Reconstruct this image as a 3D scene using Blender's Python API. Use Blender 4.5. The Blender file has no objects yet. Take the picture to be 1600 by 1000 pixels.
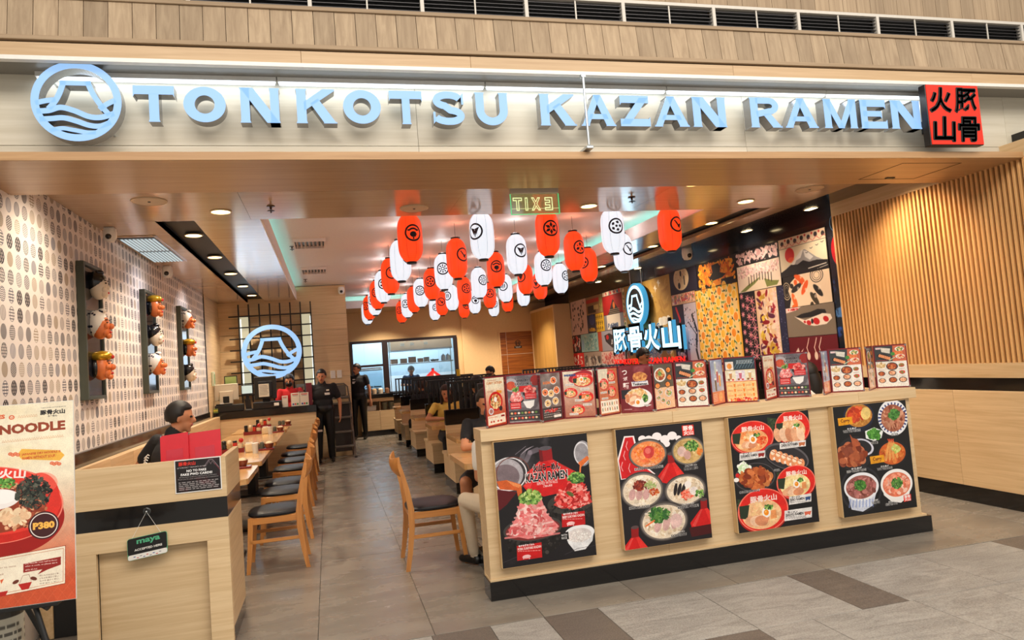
import bpy, bmesh, math, random
import numpy as np
from mathutils import Vector, Matrix
rnd = random.Random(7)
PI = math.pi
SC = bpy.context.scene
COL = SC.collection

# ------------------------------------------------------------------ camera
cam_d = bpy.data.cameras.new('camera')
cam = bpy.data.objects.new('camera', cam_d)
COL.objects.link(cam)
SC.camera = cam
yaw, pitch, roll = 0.2383379, 0.0618403, -0.07514866
f0 = Vector((math.sin(yaw), math.cos(yaw), 0)); r0 = Vector((math.cos(yaw), -math.sin(yaw), 0)); u0 = Vector((0, 0, 1))
f2 = f0*math.cos(pitch)+u0*math.sin(pitch); u2 = -f0*math.sin(pitch)+u0*math.cos(pitch)
r3 = r0*math.cos(roll)+u2*math.sin(roll); u3 = -r0*math.sin(roll)+u2*math.cos(roll)
cam.matrix_world = Matrix(((r3.x, u3.x, -f2.x, 0), (r3.y, u3.y, -f2.y, 0), (r3.z, u3.z, -f2.z, 1.55), (0, 0, 0, 1)))
cam_d.sensor_width = 36.0
cam_d.lens = 36.0*1064.76/1600
cam_d.shift_x = 33/1600
cam_d.clip_end = 200

# ------------------------------------------------------------------ world, exposure, large lights
W = bpy.data.worlds.new('world'); SC.world = W; W.use_nodes = True
bg = W.node_tree.nodes['Background']; bg.inputs[0].default_value = (1.0, 0.93, 0.84, 1); bg.inputs[1].default_value = 0.62
SC.view_settings.view_transform = 'Standard'; SC.view_settings.look = 'None'
SC.view_settings.exposure = 0.0; SC.view_settings.gamma = 1.0; SC.view_settings.use_curve_mapping = False

def area(name, loc, size, power, col, rot=(0, 0, 0), sy=None, spread=None):
    l = bpy.data.lights.new(name, 'AREA'); l.energy = power; l.color = col; l.size = size
    if sy: l.shape = 'RECTANGLE'; l.size_y = sy
    if spread: l.spread = spread
    o = bpy.data.objects.new(name, l); o.location = loc; o.rotation_euler = rot; COL.objects.link(o)
    return o
def spot(name, loc, power, col, angle=1.9, blend=0.8, rot=(0, 0, 0), r=0.05):
    l = bpy.data.lights.new(name, 'SPOT'); l.energy = power; l.color = col; l.spot_size = angle; l.spot_blend = blend; l.shadow_soft_size = r
    o = bpy.data.objects.new(name, l); o.location = loc; o.rotation_euler = rot; COL.objects.link(o)
    return o
WARM = (1.0, 0.84, 0.64); NEUT = (1.0, 0.92, 0.82); COOL = (0.80, 0.92, 1.0)
# mall corridor ceiling lights, high above and behind the viewer
area('mall_light', (0.8, -0.2, 5.6), 7.0, 400, NEUT, (math.radians(14), 0, 0), 2.4)
area('mall_light', (5.5, 0.6, 5.6), 4.0, 110, NEUT, (math.radians(25), 0, 0), 2.4)
# kitchen tubes, then an added fill that brightens the shelf fronts
area('kitchen_light', (2.0, 18.7, 2.9), 2.6, 130, COOL, (0, 0, 0), 1.0)
area('kitchen_light', (2.0, 17.22, 2.9), 2.2, 30, COOL, (math.radians(10), 0, 0), .2)

# ------------------------------------------------------------------ helpers
def newmat(name):
    m = bpy.data.materials.new(name); m.use_nodes = True
    nt = m.node_tree; b = nt.nodes['Principled BSDF']
    return m, nt, b
def srgb(r, g, b):
    f = lambda c: (c/255)/12.92 if c/255 <= .04045 else ((c/255+.055)/1.055)**2.4
    return (f(r), f(g), f(b), 1)
MATS = {}
def flat(name, c, rough=.5, metal=0, emit=0, coat=0, spec=.5, bump=0, bscale=60):
    """plain paint / plastic / metal with a little fine noise"""
    if name in MATS: return MATS[name]
    m, nt, b = newmat(name)
    c = srgb(*c)
    n = nt.nodes.new('ShaderNodeTexNoise'); n.inputs['Scale'].default_value = 35; n.inputs['Detail'].default_value = 3
    tc = nt.nodes.new('ShaderNodeTexCoord'); nt.links.new(tc.outputs['Object'], n.inputs['Vector'])
    mx = nt.nodes.new('ShaderNodeMix'); mx.data_type = 'RGBA'
    mx.inputs[6].default_value = (c[0]*.93, c[1]*.93, c[2]*.93, 1); mx.inputs[7].default_value = (min(1, c[0]*1.06), min(1, c[1]*1.06), min(1, c[2]*1.06), 1)
    nt.links.new(n.outputs[0], mx.inputs[0]); nt.links.new(mx.outputs[2], b.inputs['Base Color'])
    b.inputs['Roughness'].default_value = rough; b.inputs['Metallic'].default_value = metal
    b.inputs['Specular IOR Level'].default_value = spec
    if coat: b.inputs['Coat Weight'].default_value = coat; b.inputs['Coat Roughness'].default_value = .05
    if emit:
        b.inputs['Emission Color'].default_value = c; b.inputs['Emission Strength'].default_value = emit
    if bump:
        n2 = nt.nodes.new('ShaderNodeTexNoise'); n2.inputs['Scale'].default_value = bscale; nt.links.new(tc.outputs['Object'], n2.inputs['Vector'])
        bp = nt.nodes.new('ShaderNodeBump'); bp.inputs['Strength'].default_value = bump; bp.inputs['Distance'].default_value = .004
        nt.links.new(n2.outputs[0], bp.inputs['Height']); nt.links.new(bp.outputs[0], b.inputs['Normal'])
    MATS[name] = m
    return m
def wood(name, c1, c2, axis='x', rough=.45, scale=1.0, coat=0, contrast=1.0, rand=.06, bump=.05):
    """laminate / timber: grain stretched along one axis, tone varies from piece to piece"""
    if name in MATS: return MATS[name]
    m, nt, b = newmat(name)
    tc = nt.nodes.new('ShaderNodeTexCoord'); mp = nt.nodes.new('ShaderNodeMapping')
    s = {'x': (.9, 26, 26), 'y': (26, .9, 26), 'z': (26, 26, .9)}[axis]
    mp.inputs['Scale'].default_value = [v*scale for v in s]
    oi = nt.nodes.new('ShaderNodeObjectInfo')
    av = nt.nodes.new('ShaderNodeVectorMath'); av.operation = 'ADD'
    ml = nt.nodes.new('ShaderNodeMath'); ml.operation = 'MULTIPLY'; ml.inputs[1].default_value = 37
    nt.links.new(oi.outputs['Random'], ml.inputs[0])
    nt.links.new(tc.outputs['Object'], av.inputs[0]); nt.links.new(ml.outputs[0], av.inputs[1])
    nt.links.new(av.outputs[0], mp.inputs['Vector'])
    n = nt.nodes.new('ShaderNodeTexNoise'); n.inputs['Scale'].default_value = 1.6; n.inputs['Detail'].default_value = 6; n.inputs['Roughness'].default_value = .62
    n.inputs['Distortion'].default_value = .6
    nt.links.new(mp.outputs[0], n.inputs['Vector'])
    cr = nt.nodes.new('ShaderNodeValToRGB')
    cr.color_ramp.elements[0].position = .5-.22/contrast; cr.color_ramp.elements[1].position = .5+.2/contrast
    cr.color_ramp.elements[0].color = srgb(*c2); cr.color_ramp.elements[1].color = srgb(*c1)
    nt.links.new(n.outputs[0], cr.inputs[0])
    hs = nt.nodes.new('ShaderNodeHueSaturation')
    mr = nt.nodes.new('ShaderNodeMapRange'); mr.inputs[3].default_value = 1-rand; mr.inputs[4].default_value = 1+rand
    nt.links.new(oi.outputs['Random'], mr.inputs[0]); nt.links.new(mr.outputs[0], hs.inputs['Value'])
    nt.links.new(cr.outputs[0], hs.inputs['Color']); nt.links.new(hs.outputs[0], b.inputs['Base Color'])
    b.inputs['Roughness'].default_value = rough
    if coat: b.inputs['Coat Weight'].default_value = coat; b.inputs['Coat Roughness'].default_value = .12
    if bump:
        bp = nt.nodes.new('ShaderNodeBump'); bp.inputs['Strength'].default_value = bump; bp.inputs['Distance'].default_value = .002
        nt.links.new(n.outputs[0], bp.inputs['Height']); nt.links.new(bp.outputs[0], b.inputs['Normal'])
    MATS[name] = m
    return m
def glow(name, c, strength=1.0, rough=.5):
    if name in MATS: return MATS[name]
    m, nt, b = newmat(name)
    c = srgb(*c)
    b.inputs['Base Color'].default_value = (c[0]*.2, c[1]*.2, c[2]*.2, 1); b.inputs['Roughness'].default_value = rough
    b.inputs['Emission Color'].default_value = c; b.inputs['Emission Strength'].default_value = strength
    MATS[name] = m
    return m
def glass(name, tint=(235, 245, 250), rough=0.02, alpha=.12):
    if name in MATS: return MATS[name]
    m, nt, b = newmat(name)
    out = nt.nodes['Material Output']
    tr = nt.nodes.new('ShaderNodeBsdfTransparent'); tr.inputs[0].default_value = srgb(*tint)
    gl = nt.nodes.new('ShaderNodeBsdfGlossy'); gl.inputs['Roughness'].default_value = rough
    fr = nt.nodes.new('ShaderNodeFresnel'); fr.inputs[0].default_value = 1.45
    ad = nt.nodes.new('ShaderNodeMath'); ad.operation = 'ADD'; ad.inputs[1].default_value = alpha*.3; ad.use_clamp = True
    mx = nt.nodes.new('ShaderNodeMixShader')
    nt.links.new(fr.outputs[0], ad.inputs[0]); nt.links.new(ad.outputs[0], mx.inputs[0])
    nt.links.new(tr.outputs[0], mx.inputs[1]); nt.links.new(gl.outputs[0], mx.inputs[2]); nt.links.new(mx.outputs[0], out.inputs[0])
    MATS[name] = m
    return m

OFF = {}     # world offset of each parent (for parts given in world coordinates)
def off_of(o):
    v = Vector((0, 0, 0))
    while o is not None: v = v+Vector(o.location); o = o.parent
    return v
class MB:
    """collects simple shapes; build() links them as ONE mesh object"""
    def __init__(s): s.v = []; s.f = []; s.mi = []; s.uv = {}; s.cur = 0
    def add(s, vs, fs, uvs=None):
        k = len(s.v); s.v += [tuple(v) for v in vs]
        for i, f in enumerate(fs):
            if uvs is not None: s.uv[len(s.f)] = uvs[i]
            s.f.append(tuple(k+j for j in f)); s.mi.append(s.cur)
        return s
    def box(s, x0, x1, y0, y1, z0, z1, bev=0):
        if bev:
            c = min(bev, abs(x1-x0)/2.5, abs(y1-y0)/2.5, abs(z1-z0)/2.5)
            vs = []; 
            for sx in (0, 1):
                for sy in (0, 1):
                    for sz in (0, 1):
                        X = x1 if sx else x0; Y = y1 if sy else y0; Z = z1 if sz else z0
                        dx = -c if sx else c; dy = -c if sy else c; dz = -c if sz else c
                        vs += [(X, Y+dy, Z+dz), (X+dx, Y, Z+dz), (X+dx, Y+dy, Z)]
            def I(sx, sy, sz, k): return (sx*4+sy*2+sz)*3+k
            fs = []
            for a in (0, 1):
                q = [I(a, 0, 0, 0), I(a, 1, 0, 0), I(a, 1, 1, 0), I(a, 0, 1, 0)]; fs.append(q if a else q[::-1])
                q = [I(0, a, 0, 1), I(0, a, 1, 1), I(1, a, 1, 1), I(1, a, 0, 1)]; fs.append(q if a else q[::-1])
                q = [I(0, 0, a, 2), I(1, 0, a, 2), I(1, 1, a, 2), I(0, 1, a, 2)]; fs.append(q if a else q[::-1])
            for a in (0, 1):
                for b in (0, 1):
                    fs.append([I(a, b, 0, 0), I(a, b, 1, 0), I(a, b, 1, 1), I(a, b, 0, 1)] if a != b else [I(a, b, 0, 1), I(a, b, 1, 1), I(a, b, 1, 0), I(a, b, 0, 0)])
                    fs.append([I(a, 0, b, 0), I(a, 1, b, 0), I(a, 1, b, 2), I(a, 0, b, 2)] if a == b else [I(a, 0, b, 2), I(a, 1, b, 2), I(a, 1, b, 0), I(a, 0, b, 0)])
                    fs.append([I(0, a, b, 1), I(1, a, b, 1), I(1, a, b, 2), I(0, a, b, 2)] if a != b else [I(0, a, b, 2), I(1, a, b, 2), I(1, a, b, 1), I(0, a, b, 1)])
                    for d in (0, 1):
                        t = [I(a, b, d, 0), I(a, b, d, 1), I(a, b, d, 2)]; fs.append(t if (a+b+d) % 2 else t[::-1])
            return s.add(vs, fs)
        v = [(x0, y0, z0), (x1, y0, z0), (x1, y1, z0), (x0, y1, z0), (x0, y0, z1), (x1, y0, z1), (x1, y1, z1), (x0, y1, z1)]
        return s.add(v, [(0, 3, 2, 1), (4, 5, 6, 7), (0, 1, 5, 4), (1, 2, 6, 5), (2, 3, 7, 6), (3, 0, 4, 7)])
    def quad(s, a, b, c, d, uv=((0, 0), (1, 0), (1, 1), (0, 1))):
        return s.add([a, b, c, d], [(0, 1, 2, 3)], [uv])
    def hexa(s, p):   # 8 points: bottom 4 ccw, top 4 ccw
        return s.add(p, [(0, 3, 2, 1), (4, 5, 6, 7), (0, 1, 5, 4), (1, 2, 6, 5), (2, 3, 7, 6), (3, 0, 4, 7)])
    def prism(s, poly, f, d0, d1):
        """poly in 2-D, f(u,v,d)->3-D, extruded d0..d1"""
        n = len(poly)
        v = [f(u, w, d0) for u, w in poly]+[f(u, w, d1) for u, w in poly]
        fs = [tuple(range(n))[::-1], tuple(range(n, 2*n))]+[(i, (i+1) % n, n+(i+1) % n, n+i) for i in range(n)]
        return s.add(v, fs)
    def strip(s, L, Rr, f, d0, d1, closed=False):
        """band between two 2-D polylines, extruded"""
        n = len(L); k = len(s.v)
        for d in (d0, d1):
            s.v += [tuple(f(u, w, d)) for u, w in L]+[tuple(f(u, w, d)) for u, w in Rr]
        F = []
        m = n if closed else n-1
        for i in range(m):
            j = (i+1) % n
            a, b, c, e = i, j, n+j, n+i
            F += [(a, b, c, e), (2*n+e, 2*n+c, 2*n+b, 2*n+a), (b, a, 2*n+a, 2*n+b), (e, c, 2*n+c, 2*n+e)]
        if not closed: F += [(0, n, 3*n, 2*n), (2*n-1, n-1, 3*n-1, 4*n-1)]
        for q in F: s.f.append(tuple(k+j for j in q)); s.mi.append(s.cur)
        return s
    def tube(s, pts, r, n=8, cap=True):
        pts = [Vector(p) for p in pts]; m = len(pts)
        rs = r if isinstance(r, (list, tuple)) else [r]*m
        k = len(s.v); up = None
        for i, p in enumerate(pts):
            d = (pts[min(i+1, m-1)]-pts[max(i-1, 0)]).normalized()
            if up is None: up = Vector((0, 0, 1)) if abs(d.z) < .9 else Vector((1, 0, 0))
            a = d.cross(up).normalized(); b = a.cross(d).normalized(); up = b
            for j in range(n):
                t = 2*PI*j/n; s.v.append(tuple(p+(a*math.cos(t)+b*math.sin(t))*rs[i]))
        for i in range(m-1):
            for j in range(n):
                j2 = (j+1) % n
                s.f.append((k+i*n+j, k+i*n+j2, k+(i+1)*n+j2, k+(i+1)*n+j)); s.mi.append(s.cur)
        if cap:
            s.f.append(tuple(k+j for j in range(n))[::-1]); s.mi.append(s.cur)
            s.f.append(tuple(k+(m-1)*n+j for j in range(n))); s.mi.append(s.cur)
        return s
    def lathe(s, prof, c=(0, 0, 0), n=20, sx=1, sy=1):
        k = len(s.v); m = len(prof)
        for r, z in prof:
            for j in range(n):
                t = 2*PI*j/n; s.v.append((c[0]+r*sx*math.cos(t), c[1]+r*sy*math.sin(t), c[2]+z))
        for i in range(m-1):
            for j in range(n):
                j2 = (j+1) % n
                s.f.append((k+i*n+j, k+i*n+j2, k+(i+1)*n+j2, k+(i+1)*n+j)); s.mi.append(s.cur)
        if prof[0][0] > 1e-5: s.f.append(tuple(k+j for j in range(n))[::-1]); s.mi.append(s.cur)
        if prof[-1][0] > 1e-5: s.f.append(tuple(k+(m-1)*n+j for j in range(n))); s.mi.append(s.cur)
        return s
    def ell(s, c, r, n=14, m=9, M=None):
        pr = [(math.sin(PI*i/m), -math.cos(PI*i/m)) for i in range(m+1)]
        k = len(s.v)
        s.lathe([(max(a, 1e-4), b) for a, b in pr], n=n)
        for i in range(k, len(s.v)):
            v = Vector(s.v[i]); v = Vector((v.x*r[0], v.y*r[1], v.z*r[2]))
            if M is not None: v = M @ v
            s.v[i] = tuple(v+Vector(c))
        return s
    def xf(s, M, k0=0):
        for i in range(k0, len(s.v)): s.v[i] = tuple(M @ Vector(s.v[i]))
        return s
    def mesh(s, name, mats, smooth=False, sub=None):
        me = bpy.data.meshes.new(name)
        vs = s.v if sub is None else [(v[0]-sub.x, v[1]-sub.y, v[2]-sub.z) for v in s.v]
        me.from_pydata(vs, [], s.f)
        for m in (mats if isinstance(mats, (list, tuple)) else [mats]): me.materials.append(m)
        if any(s.mi): me.polygons.foreach_set('material_index', s.mi)
        if s.uv:
            ul = me.uv_layers.new(name='UVMap')
            for p in me.polygons:
                if p.index in s.uv:
                    for li, uv in zip(p.loop_indices, s.uv[p.index]): ul.data[li].uv = uv
        if smooth:
            me.polygons.foreach_set('use_smooth', [True]*len(me.polygons))
            try: me.set_sharp_from_angle(angle=math.radians(38))
            except Exception: pass
        me.update()
        return me
    def build(s, name, mats, parent=None, world=False, smooth=False, at=None):
        """world=True: the coordinates given are world ones; at: put the object's origin there"""
        sub = Vector((0, 0, 0)); 
        if parent is not None and world: sub = off_of(parent)
        if at is not None: sub = Vector(at)
        me = s.mesh(name, mats, smooth, sub)
        o = bpy.data.objects.new(name, me); COL.objects.link(o)
        if parent is not None: o.parent = parent
        if at is not None: o.location = Vector(at) - (off_of(parent) if parent is not None else Vector((0, 0, 0)))
        return o
def fixnormals(o):
    bm = bmesh.new(); bm.from_mesh(o.data); bmesh.ops.recalc_face_normals(bm, faces=bm.faces[:]); bm.to_mesh(o.data); bm.free()
    return o
def tag(o, label=None, cat=None, group=None, kind=None):
    if label: o['label'] = label
    if cat: o['category'] = cat
    if group: o['group'] = group
    if kind: o['kind'] = kind
    return o
def thing(name, label, cat, loc=(0, 0, 0), rz=0, group=None):
    o = bpy.data.objects.new(name, None); COL.objects.link(o); o.location = loc; o.rotation_euler = (0, 0, rz)
    o.empty_display_size = .1
    return tag(o, label, cat, group)
def struct(name, loc=(0, 0, 0), label=None):
    o = bpy.data.objects.new(name, None); COL.objects.link(o); o.location = loc; o['kind'] = 'structure'
    if label: o['label'] = label
    return o
def dup(o, parent=None, loc=None, rz=None, label=None):
    c = o.copy(); COL.objects.link(c); c.parent = parent
    if loc is not None: c.location = loc
    if rz is not None: c.rotation_euler = (0, 0, rz)
    for ch in list(o.children): dup(ch, c)
    if label: c['label'] = label
    return c
def box(name, m, d, parent=None, bev=0.0, world=True, at=None):
    return MB().box(*d, bev=bev).build(name, m, parent, world=world, at=at)

# ------------------------------------------------------------------ lettering
_tc = {}
def glyphs(txt, bold=0.0, res=3):
    """2-D triangles of a text from the built-in font, x from 0, y baseline 0, size 1"""
    if any(ord(q) > 0x3000 for q in txt): bold = min(bold, .016)
    k = (txt, bold, res)
    if k in _tc: return _tc[k]
    cu = bpy.data.curves.new('t', 'FONT'); cu.body = txt; cu.size = 1; cu.offset = bold; cu.resolution_u = res
    ob = bpy.data.objects.new('t', cu); COL.objects.link(ob)
    dg = bpy.context.evaluated_depsgraph_get(); dg.update()
    me = bpy.data.meshes.new_from_object(ob.evaluated_get(dg)); me.calc_loop_triangles()
    V = np.array([v.co[:2] for v in me.vertices]) if len(me.vertices) else np.zeros((0, 2))
    T = np.array([t.vertices[:] for t in me.loop_triangles]) if len(me.loop_triangles) else np.zeros((0, 3), int)
    bpy.data.objects.remove(ob); bpy.data.curves.remove(cu); bpy.data.meshes.remove(me)
    if len(V): V = V-np.array([V[:, 0].min(), 0])
    _tc[k] = (V, T)
    return _tc[k]
def fit_text(txt, w, h, bold=0.0, res=4, shear=0):
    """2-D verts scaled to a w x h box centred on 0"""
    V, T = glyphs(txt, bold, res); V = V.copy()
    if not len(V): return V, T
    lo, hi = V.min(0), V.max(0); V = (V-(lo+hi)/2)/(hi-lo)*np.array([w, h])
    V[:, 0] += V[:, 1]*shear
    return V, T
def text_mesh(name, txt, w, h, mat, parent, f, depth=.0, bold=0.0, res=4, shear=0, fat=0):
    """text as a mesh; f(u,v,d) places it; depth: thickness of solid letters"""
    V, T = fit_text(txt, w, h, bold, res, shear)
    mb = MB()
    for q in range(8 if fat else 0):
        a = q*PI/4; mb.add([f(u+fat*math.cos(a), v+fat*math.sin(a), depth-.0002*q) for u, v in V], [tuple(t) for t in T])
    base = len(mb.v)
    mb.add([f(u, v, depth) for u, v in V], [tuple(t) for t in T])
    if depth:
        mb.add([f(u, v, 0) for u, v in V], [tuple(t)[::-1] for t in T])
        n = len(V); cnt = {}
        for t in T:
            for i in range(3):
                e = (t[i], t[(i+1) % 3]); cnt[e] = 1
        for (a, b) in list(cnt):
            if (b, a) not in cnt: mb.f.append(tuple(base+q for q in (a, b, n+b, n+a)[::-1])); mb.mi.append(0)
    return mb.build(name, mat, parent, world=True)

# ------------------------------------------------------------------ printed artwork (posters, menus, wallpaper): painted pixel by pixel
class Can:
    def __init__(s, w, h, bg=(255, 255, 255), seed=0):
        s.w, s.h = w, h; s.a = np.zeros((h, w, 3)); s.a[:] = bg; s.rg = np.random.RandomState(seed)
        s.T = lambda x, y: (x, y); s.k = 1.0
    def frame(s, tl, tr, bl):
        """use another (skewed) frame for coordinates: three corners in it"""
        tl, tr, bl = map(np.array, (tl, tr, bl)); M = np.linalg.inv(np.array([tr-tl, bl-tl], float).T)
        def T(x, y):
            u, v = M @ (np.array([x, y], float)-tl); return u*s.w, v*s.h
        s.T = T; s.k = s.w/float(np.hypot(*(tr-tl)))
    def _bb(s, x0, x1, y0, y1):
        x0 = int(max(0, math.floor(x0))); x1 = int(min(s.w, math.ceil(x1)+1)); y0 = int(max(0, math.floor(y0))); y1 = int(min(s.h, math.ceil(y1)+1))
        if x1 <= x0 or y1 <= y0: return None
        Y, X = np.mgrid[y0:y1, x0:x1]
        return x0, x1, y0, y1, X+.5, Y+.5
    def _mix(s, b, m, col, al=1):
        x0, x1, y0, y1 = b[:4]; m = np.clip(m, 0, 1)[..., None]*al
        s.a[y0:y1, x0:x1] = s.a[y0:y1, x0:x1]*(1-m)+np.array(col, float)*m
    def ell(s, x, y, rx, ry, col, rot=0, al=1, soft=1.0, ring=None):
        x, y = s.T(x, y); rx *= s.k; ry *= s.k; r = max(rx, ry)
        b = s._bb(x-r-2, x+r+2, y-r-2, y+r+2)
        if b is None: return
        X, Y = b[4]-x, b[5]-y; c, n = math.cos(rot), math.sin(rot)
        d = np.sqrt(((X*c+Y*n)/rx)**2+((-X*n+Y*c)/ry)**2)
        m = np.clip((1-d)*min(rx, ry)/soft+.5, 0, 1)
        if ring: m = m*np.clip((d-(1-ring))*min(rx, ry)/soft+.5, 0, 1)
        s._mix(b, m, col, al)
    def poly(s, pts, col, al=1, raw=False):
        p = np.array([q if raw else s.T(*q) for q in pts], float)
        b = s._bb(p[:, 0].min(), p[:, 0].max(), p[:, 1].min(), p[:, 1].max())
        if b is None: return
        acc = 0
        for ox, oy in ((-.25, -.25), (.25, .25), (.25, -.25), (-.25, .25)):
            X, Y = b[4]+ox, b[5]+oy; ins = np.zeros(X.shape, bool)
            for i in range(len(p)):
                (x1, y1), (x2, y2) = p[i], p[(i+1) % len(p)]
                if y1 == y2: continue
                ins ^= ((y1 > Y) != (y2 > Y)) & (X < (x2-x1)*(Y-y1)/(y2-y1)+x1)
            acc = acc+ins*.25
        s._mix(b, acc, col, al)
    def rect(s, x0, y0, x1, y1, col, al=1): s.poly([(x0, y0), (x1, y0), (x1, y1), (x0, y1)], col, al)
    def line(s, pts, w, col, al=1, soft=1.0):
        w *= s.k
        for (a, b_) in zip(pts[:-1], pts[1:]):
            (x1, y1), (x2, y2) = s.T(*a), s.T(*b_)
            b = s._bb(min(x1, x2)-w, max(x1, x2)+w, min(y1, y2)-w, max(y1, y2)+w)
            if b is None: continue
            dx, dy = x2-x1, y2-y1; L = dx*dx+dy*dy+1e-9
            t = np.clip(((b[4]-x1)*dx+(b[5]-y1)*dy)/L, 0, 1)
            d = np.hypot(b[4]-x1-t*dx, b[5]-y1-t*dy)
            s._mix(b, (w/2-d)/soft+.5, col, al)
    def noise(s, cells, seed=0):
        rg = np.random.RandomState(seed); n = 0; a = np.zeros((s.h, s.w)); amp = 1
        for o in range(4):
            ch = max(2, int(cells*2**o)); cw = max(2, int(ch*s.w/s.h)); g = rg.rand(ch+1, cw+1)
            Y = np.linspace(0, ch-1e-3, s.h)[:, None]; X = np.linspace(0, cw-1e-3, s.w)[None, :]
            yi, xi = Y.astype(int), X.astype(int); fy, fx = Y-yi, X-xi; fy = fy*fy*(3-2*fy); fx = fx*fx*(3-2*fx)
            v = g[yi, xi]*(1-fy)*(1-fx)+g[yi+1, xi]*fy*(1-fx)+g[yi, xi+1]*(1-fy)*fx+g[yi+1, xi+1]*fy*fx
            a += v*amp; n += amp; amp *= .5
        return a/n
    def smoke(s, col, lo, hi, cells, seed, al=1, box=None):
        m = np.clip((s.noise(cells, seed)-lo)/(hi-lo), 0, 1)*al
        if box:
            (x0, y0), (x1, y1) = s.T(box[0], box[1]), s.T(box[2], box[3])
            Y, X = np.mgrid[0:s.h, 0:s.w]
            cx, cy, rx, ry = (x0+x1)/2, (y0+y1)/2, abs(x1-x0)/2, abs(y1-y0)/2
            m = m*np.clip(1.6*(1-np.sqrt(((X-cx)/rx)**2+((Y-cy)/ry)**2)), 0, 1)
        s.a = s.a*(1-m[..., None])+np.array(col, float)*m[..., None]
    def bits(s, x, y, rx, ry, cols, n, size, rot=0, asp=2.2, jit=16):
        """food: many small irregular pieces inside an ellipse"""
        for i in range(n):
            t = s.rg.rand()*2*PI; q = math.sqrt(s.rg.rand())
            c = np.array(cols[s.rg.randint(len(cols))])+s.rg.randint(-jit, jit+1)
            z = size*(.6+.8*s.rg.rand())
            s.ell(x+rx*q*math.cos(t), y+ry*q*math.sin(t), z, z/(1+s.rg.rand()*(asp-1)), np.clip(c, 0, 255), s.rg.rand()*PI)
    def text(s, txt, cx, cy, w, h, col, bold=.02, ang=0, outline=None, shear=0):
        if outline: s.text(txt, cx, cy, w*1.03, h*1.12, outline[0], bold+outline[1], ang, None, shear)
        if any(ord(q) > 0x3000 for q in txt) and h*s.k > 9 and not getattr(s, '_f', 0):
            s._f = 1; e = h*.028
            for ox, oy in ((-e, 0), (e, 0), (0, e)): s.text(txt, cx+ox, cy+oy, w, h, col, bold, ang, None, shear)
            s._f = 0
        V, T = fit_text(txt, w*s.k, h*s.k, bold, 2, shear)
        if not len(V): return
        ca, sa = math.cos(ang), math.sin(ang); x0, y0 = s.T(cx, cy)
        P = np.stack([x0+V[:, 0]*ca+V[:, 1]*sa, y0-V[:, 1]*ca+V[:, 0]*sa], 1)*2
        bx0, by0 = int(P[:, 0].min())-2, int(P[:, 1].min())-2; bx0 -= bx0 % 2; by0 -= by0 % 2
        bw, bh = int(P[:, 0].max())-bx0+4, int(P[:, 1].max())-by0+4; bw += bw % 2; bh += bh % 2
        M = np.zeros((bh, bw)); P -= (bx0, by0)
        for t in T:
            a, b, c = P[t]
            x0_, x1_ = int(min(a[0], b[0], c[0])), int(max(a[0], b[0], c[0]))+1; y0_, y1_ = int(min(a[1], b[1], c[1])), int(max(a[1], b[1], c[1]))+1
            X = np.arange(x0_, x1_+1)[None, :]+.5; Y = np.arange(y0_, y1_+1)[:, None]+.5
            e = [(q[0]-p[0])*(Y-p[1])-(q[1]-p[1])*(X-p[0]) for p, q in ((a, b), (b, c), (c, a))]
            ins = ((e[0] >= 0) & (e[1] >= 0) & (e[2] >= 0)) | ((e[0] <= 0) & (e[1] <= 0) & (e[2] <= 0))
            M[y0_:y1_+1, x0_:x1_+1] = np.maximum(M[y0_:y1_+1, x0_:x1_+1], ins)
        M = (M[::2, ::2]+M[1::2, ::2]+M[::2, 1::2]+M[1::2, 1::2])/4
        X0, Y0 = bx0//2, by0//2; h_, w_ = M.shape
        xs, ys = max(0, X0), max(0, Y0); xe, ye = min(s.w, X0+w_), min(s.h, Y0+h_)
        if xe <= xs or ye <= ys: return
        s._mix((xs, xe, ys, ye), M[ys-Y0:ye-Y0, xs-X0:xe-X0], col)
    def words(s, x0, y0, x1, y1, rows, col, al=.8):
        """rows of tiny print too small to read"""
        for r in range(rows):
            y = y0+(y1-y0)*(r+.5)/rows; x = x0
            h = (y1-y0)/rows*.42
            while x < x1-(x1-x0)*.06:
                l = (x1-x0)*(.05+.1*s.rg.rand()); s.rect(x, y-h/2, min(x1, x+l), y+h/2, col, al); x += l+(x1-x0)*.025
    def grit(s, amt=.16, lo=0):
        n = s.rg.rand(s.h, s.w); n = (n+np.roll(n, 1, 0)+np.roll(n, 1, 1))/3; m = s.noise(24, 77)
        lum = s.a.mean(2); k = np.clip((lum-40)/60, 0, 1)*(lum < 235)
        s.a = s.a*(1+(((n-.5)*amt*2+(m-.5)*amt*1.6)*k)[..., None])
        return s
    def image(s, name):
        im = bpy.data.images.new(name, s.w, s.h, alpha=False)
        px = np.ones((s.h, s.w, 4), np.float32); px[..., :3] = np.clip(s.a/255, 0, 1)[::-1]
        im.pixels.foreach_set(px.ravel()); im.update(); im.pack()
        return im
def printmat(name, can, rough=.35, coat=0.0, emit=0, rep=False, spec=.5):
    m, nt, b = newmat(name)
    t = nt.nodes.new('ShaderNodeTexImage'); t.image = can.image(name); t.interpolation = 'Linear'; t.extension = 'REPEAT' if rep else 'EXTEND'
    u = nt.nodes.new('ShaderNodeUVMap'); u.uv_map = 'UVMap'
    nt.links.new(u.outputs[0], t.inputs[0]); nt.links.new(t.outputs[0], b.inputs['Base Color'])
    b.inputs['Roughness'].default_value = rough; b.inputs['Specular IOR Level'].default_value = spec
    if coat: b.inputs['Coat Weight'].default_value = coat; b.inputs['Coat Roughness'].default_value = .04
    if emit: nt.links.new(t.outputs[0], b.inputs['Emission Color']); b.inputs['Emission Strength'].default_value = emit
    MATS[name] = m
    return m

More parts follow.
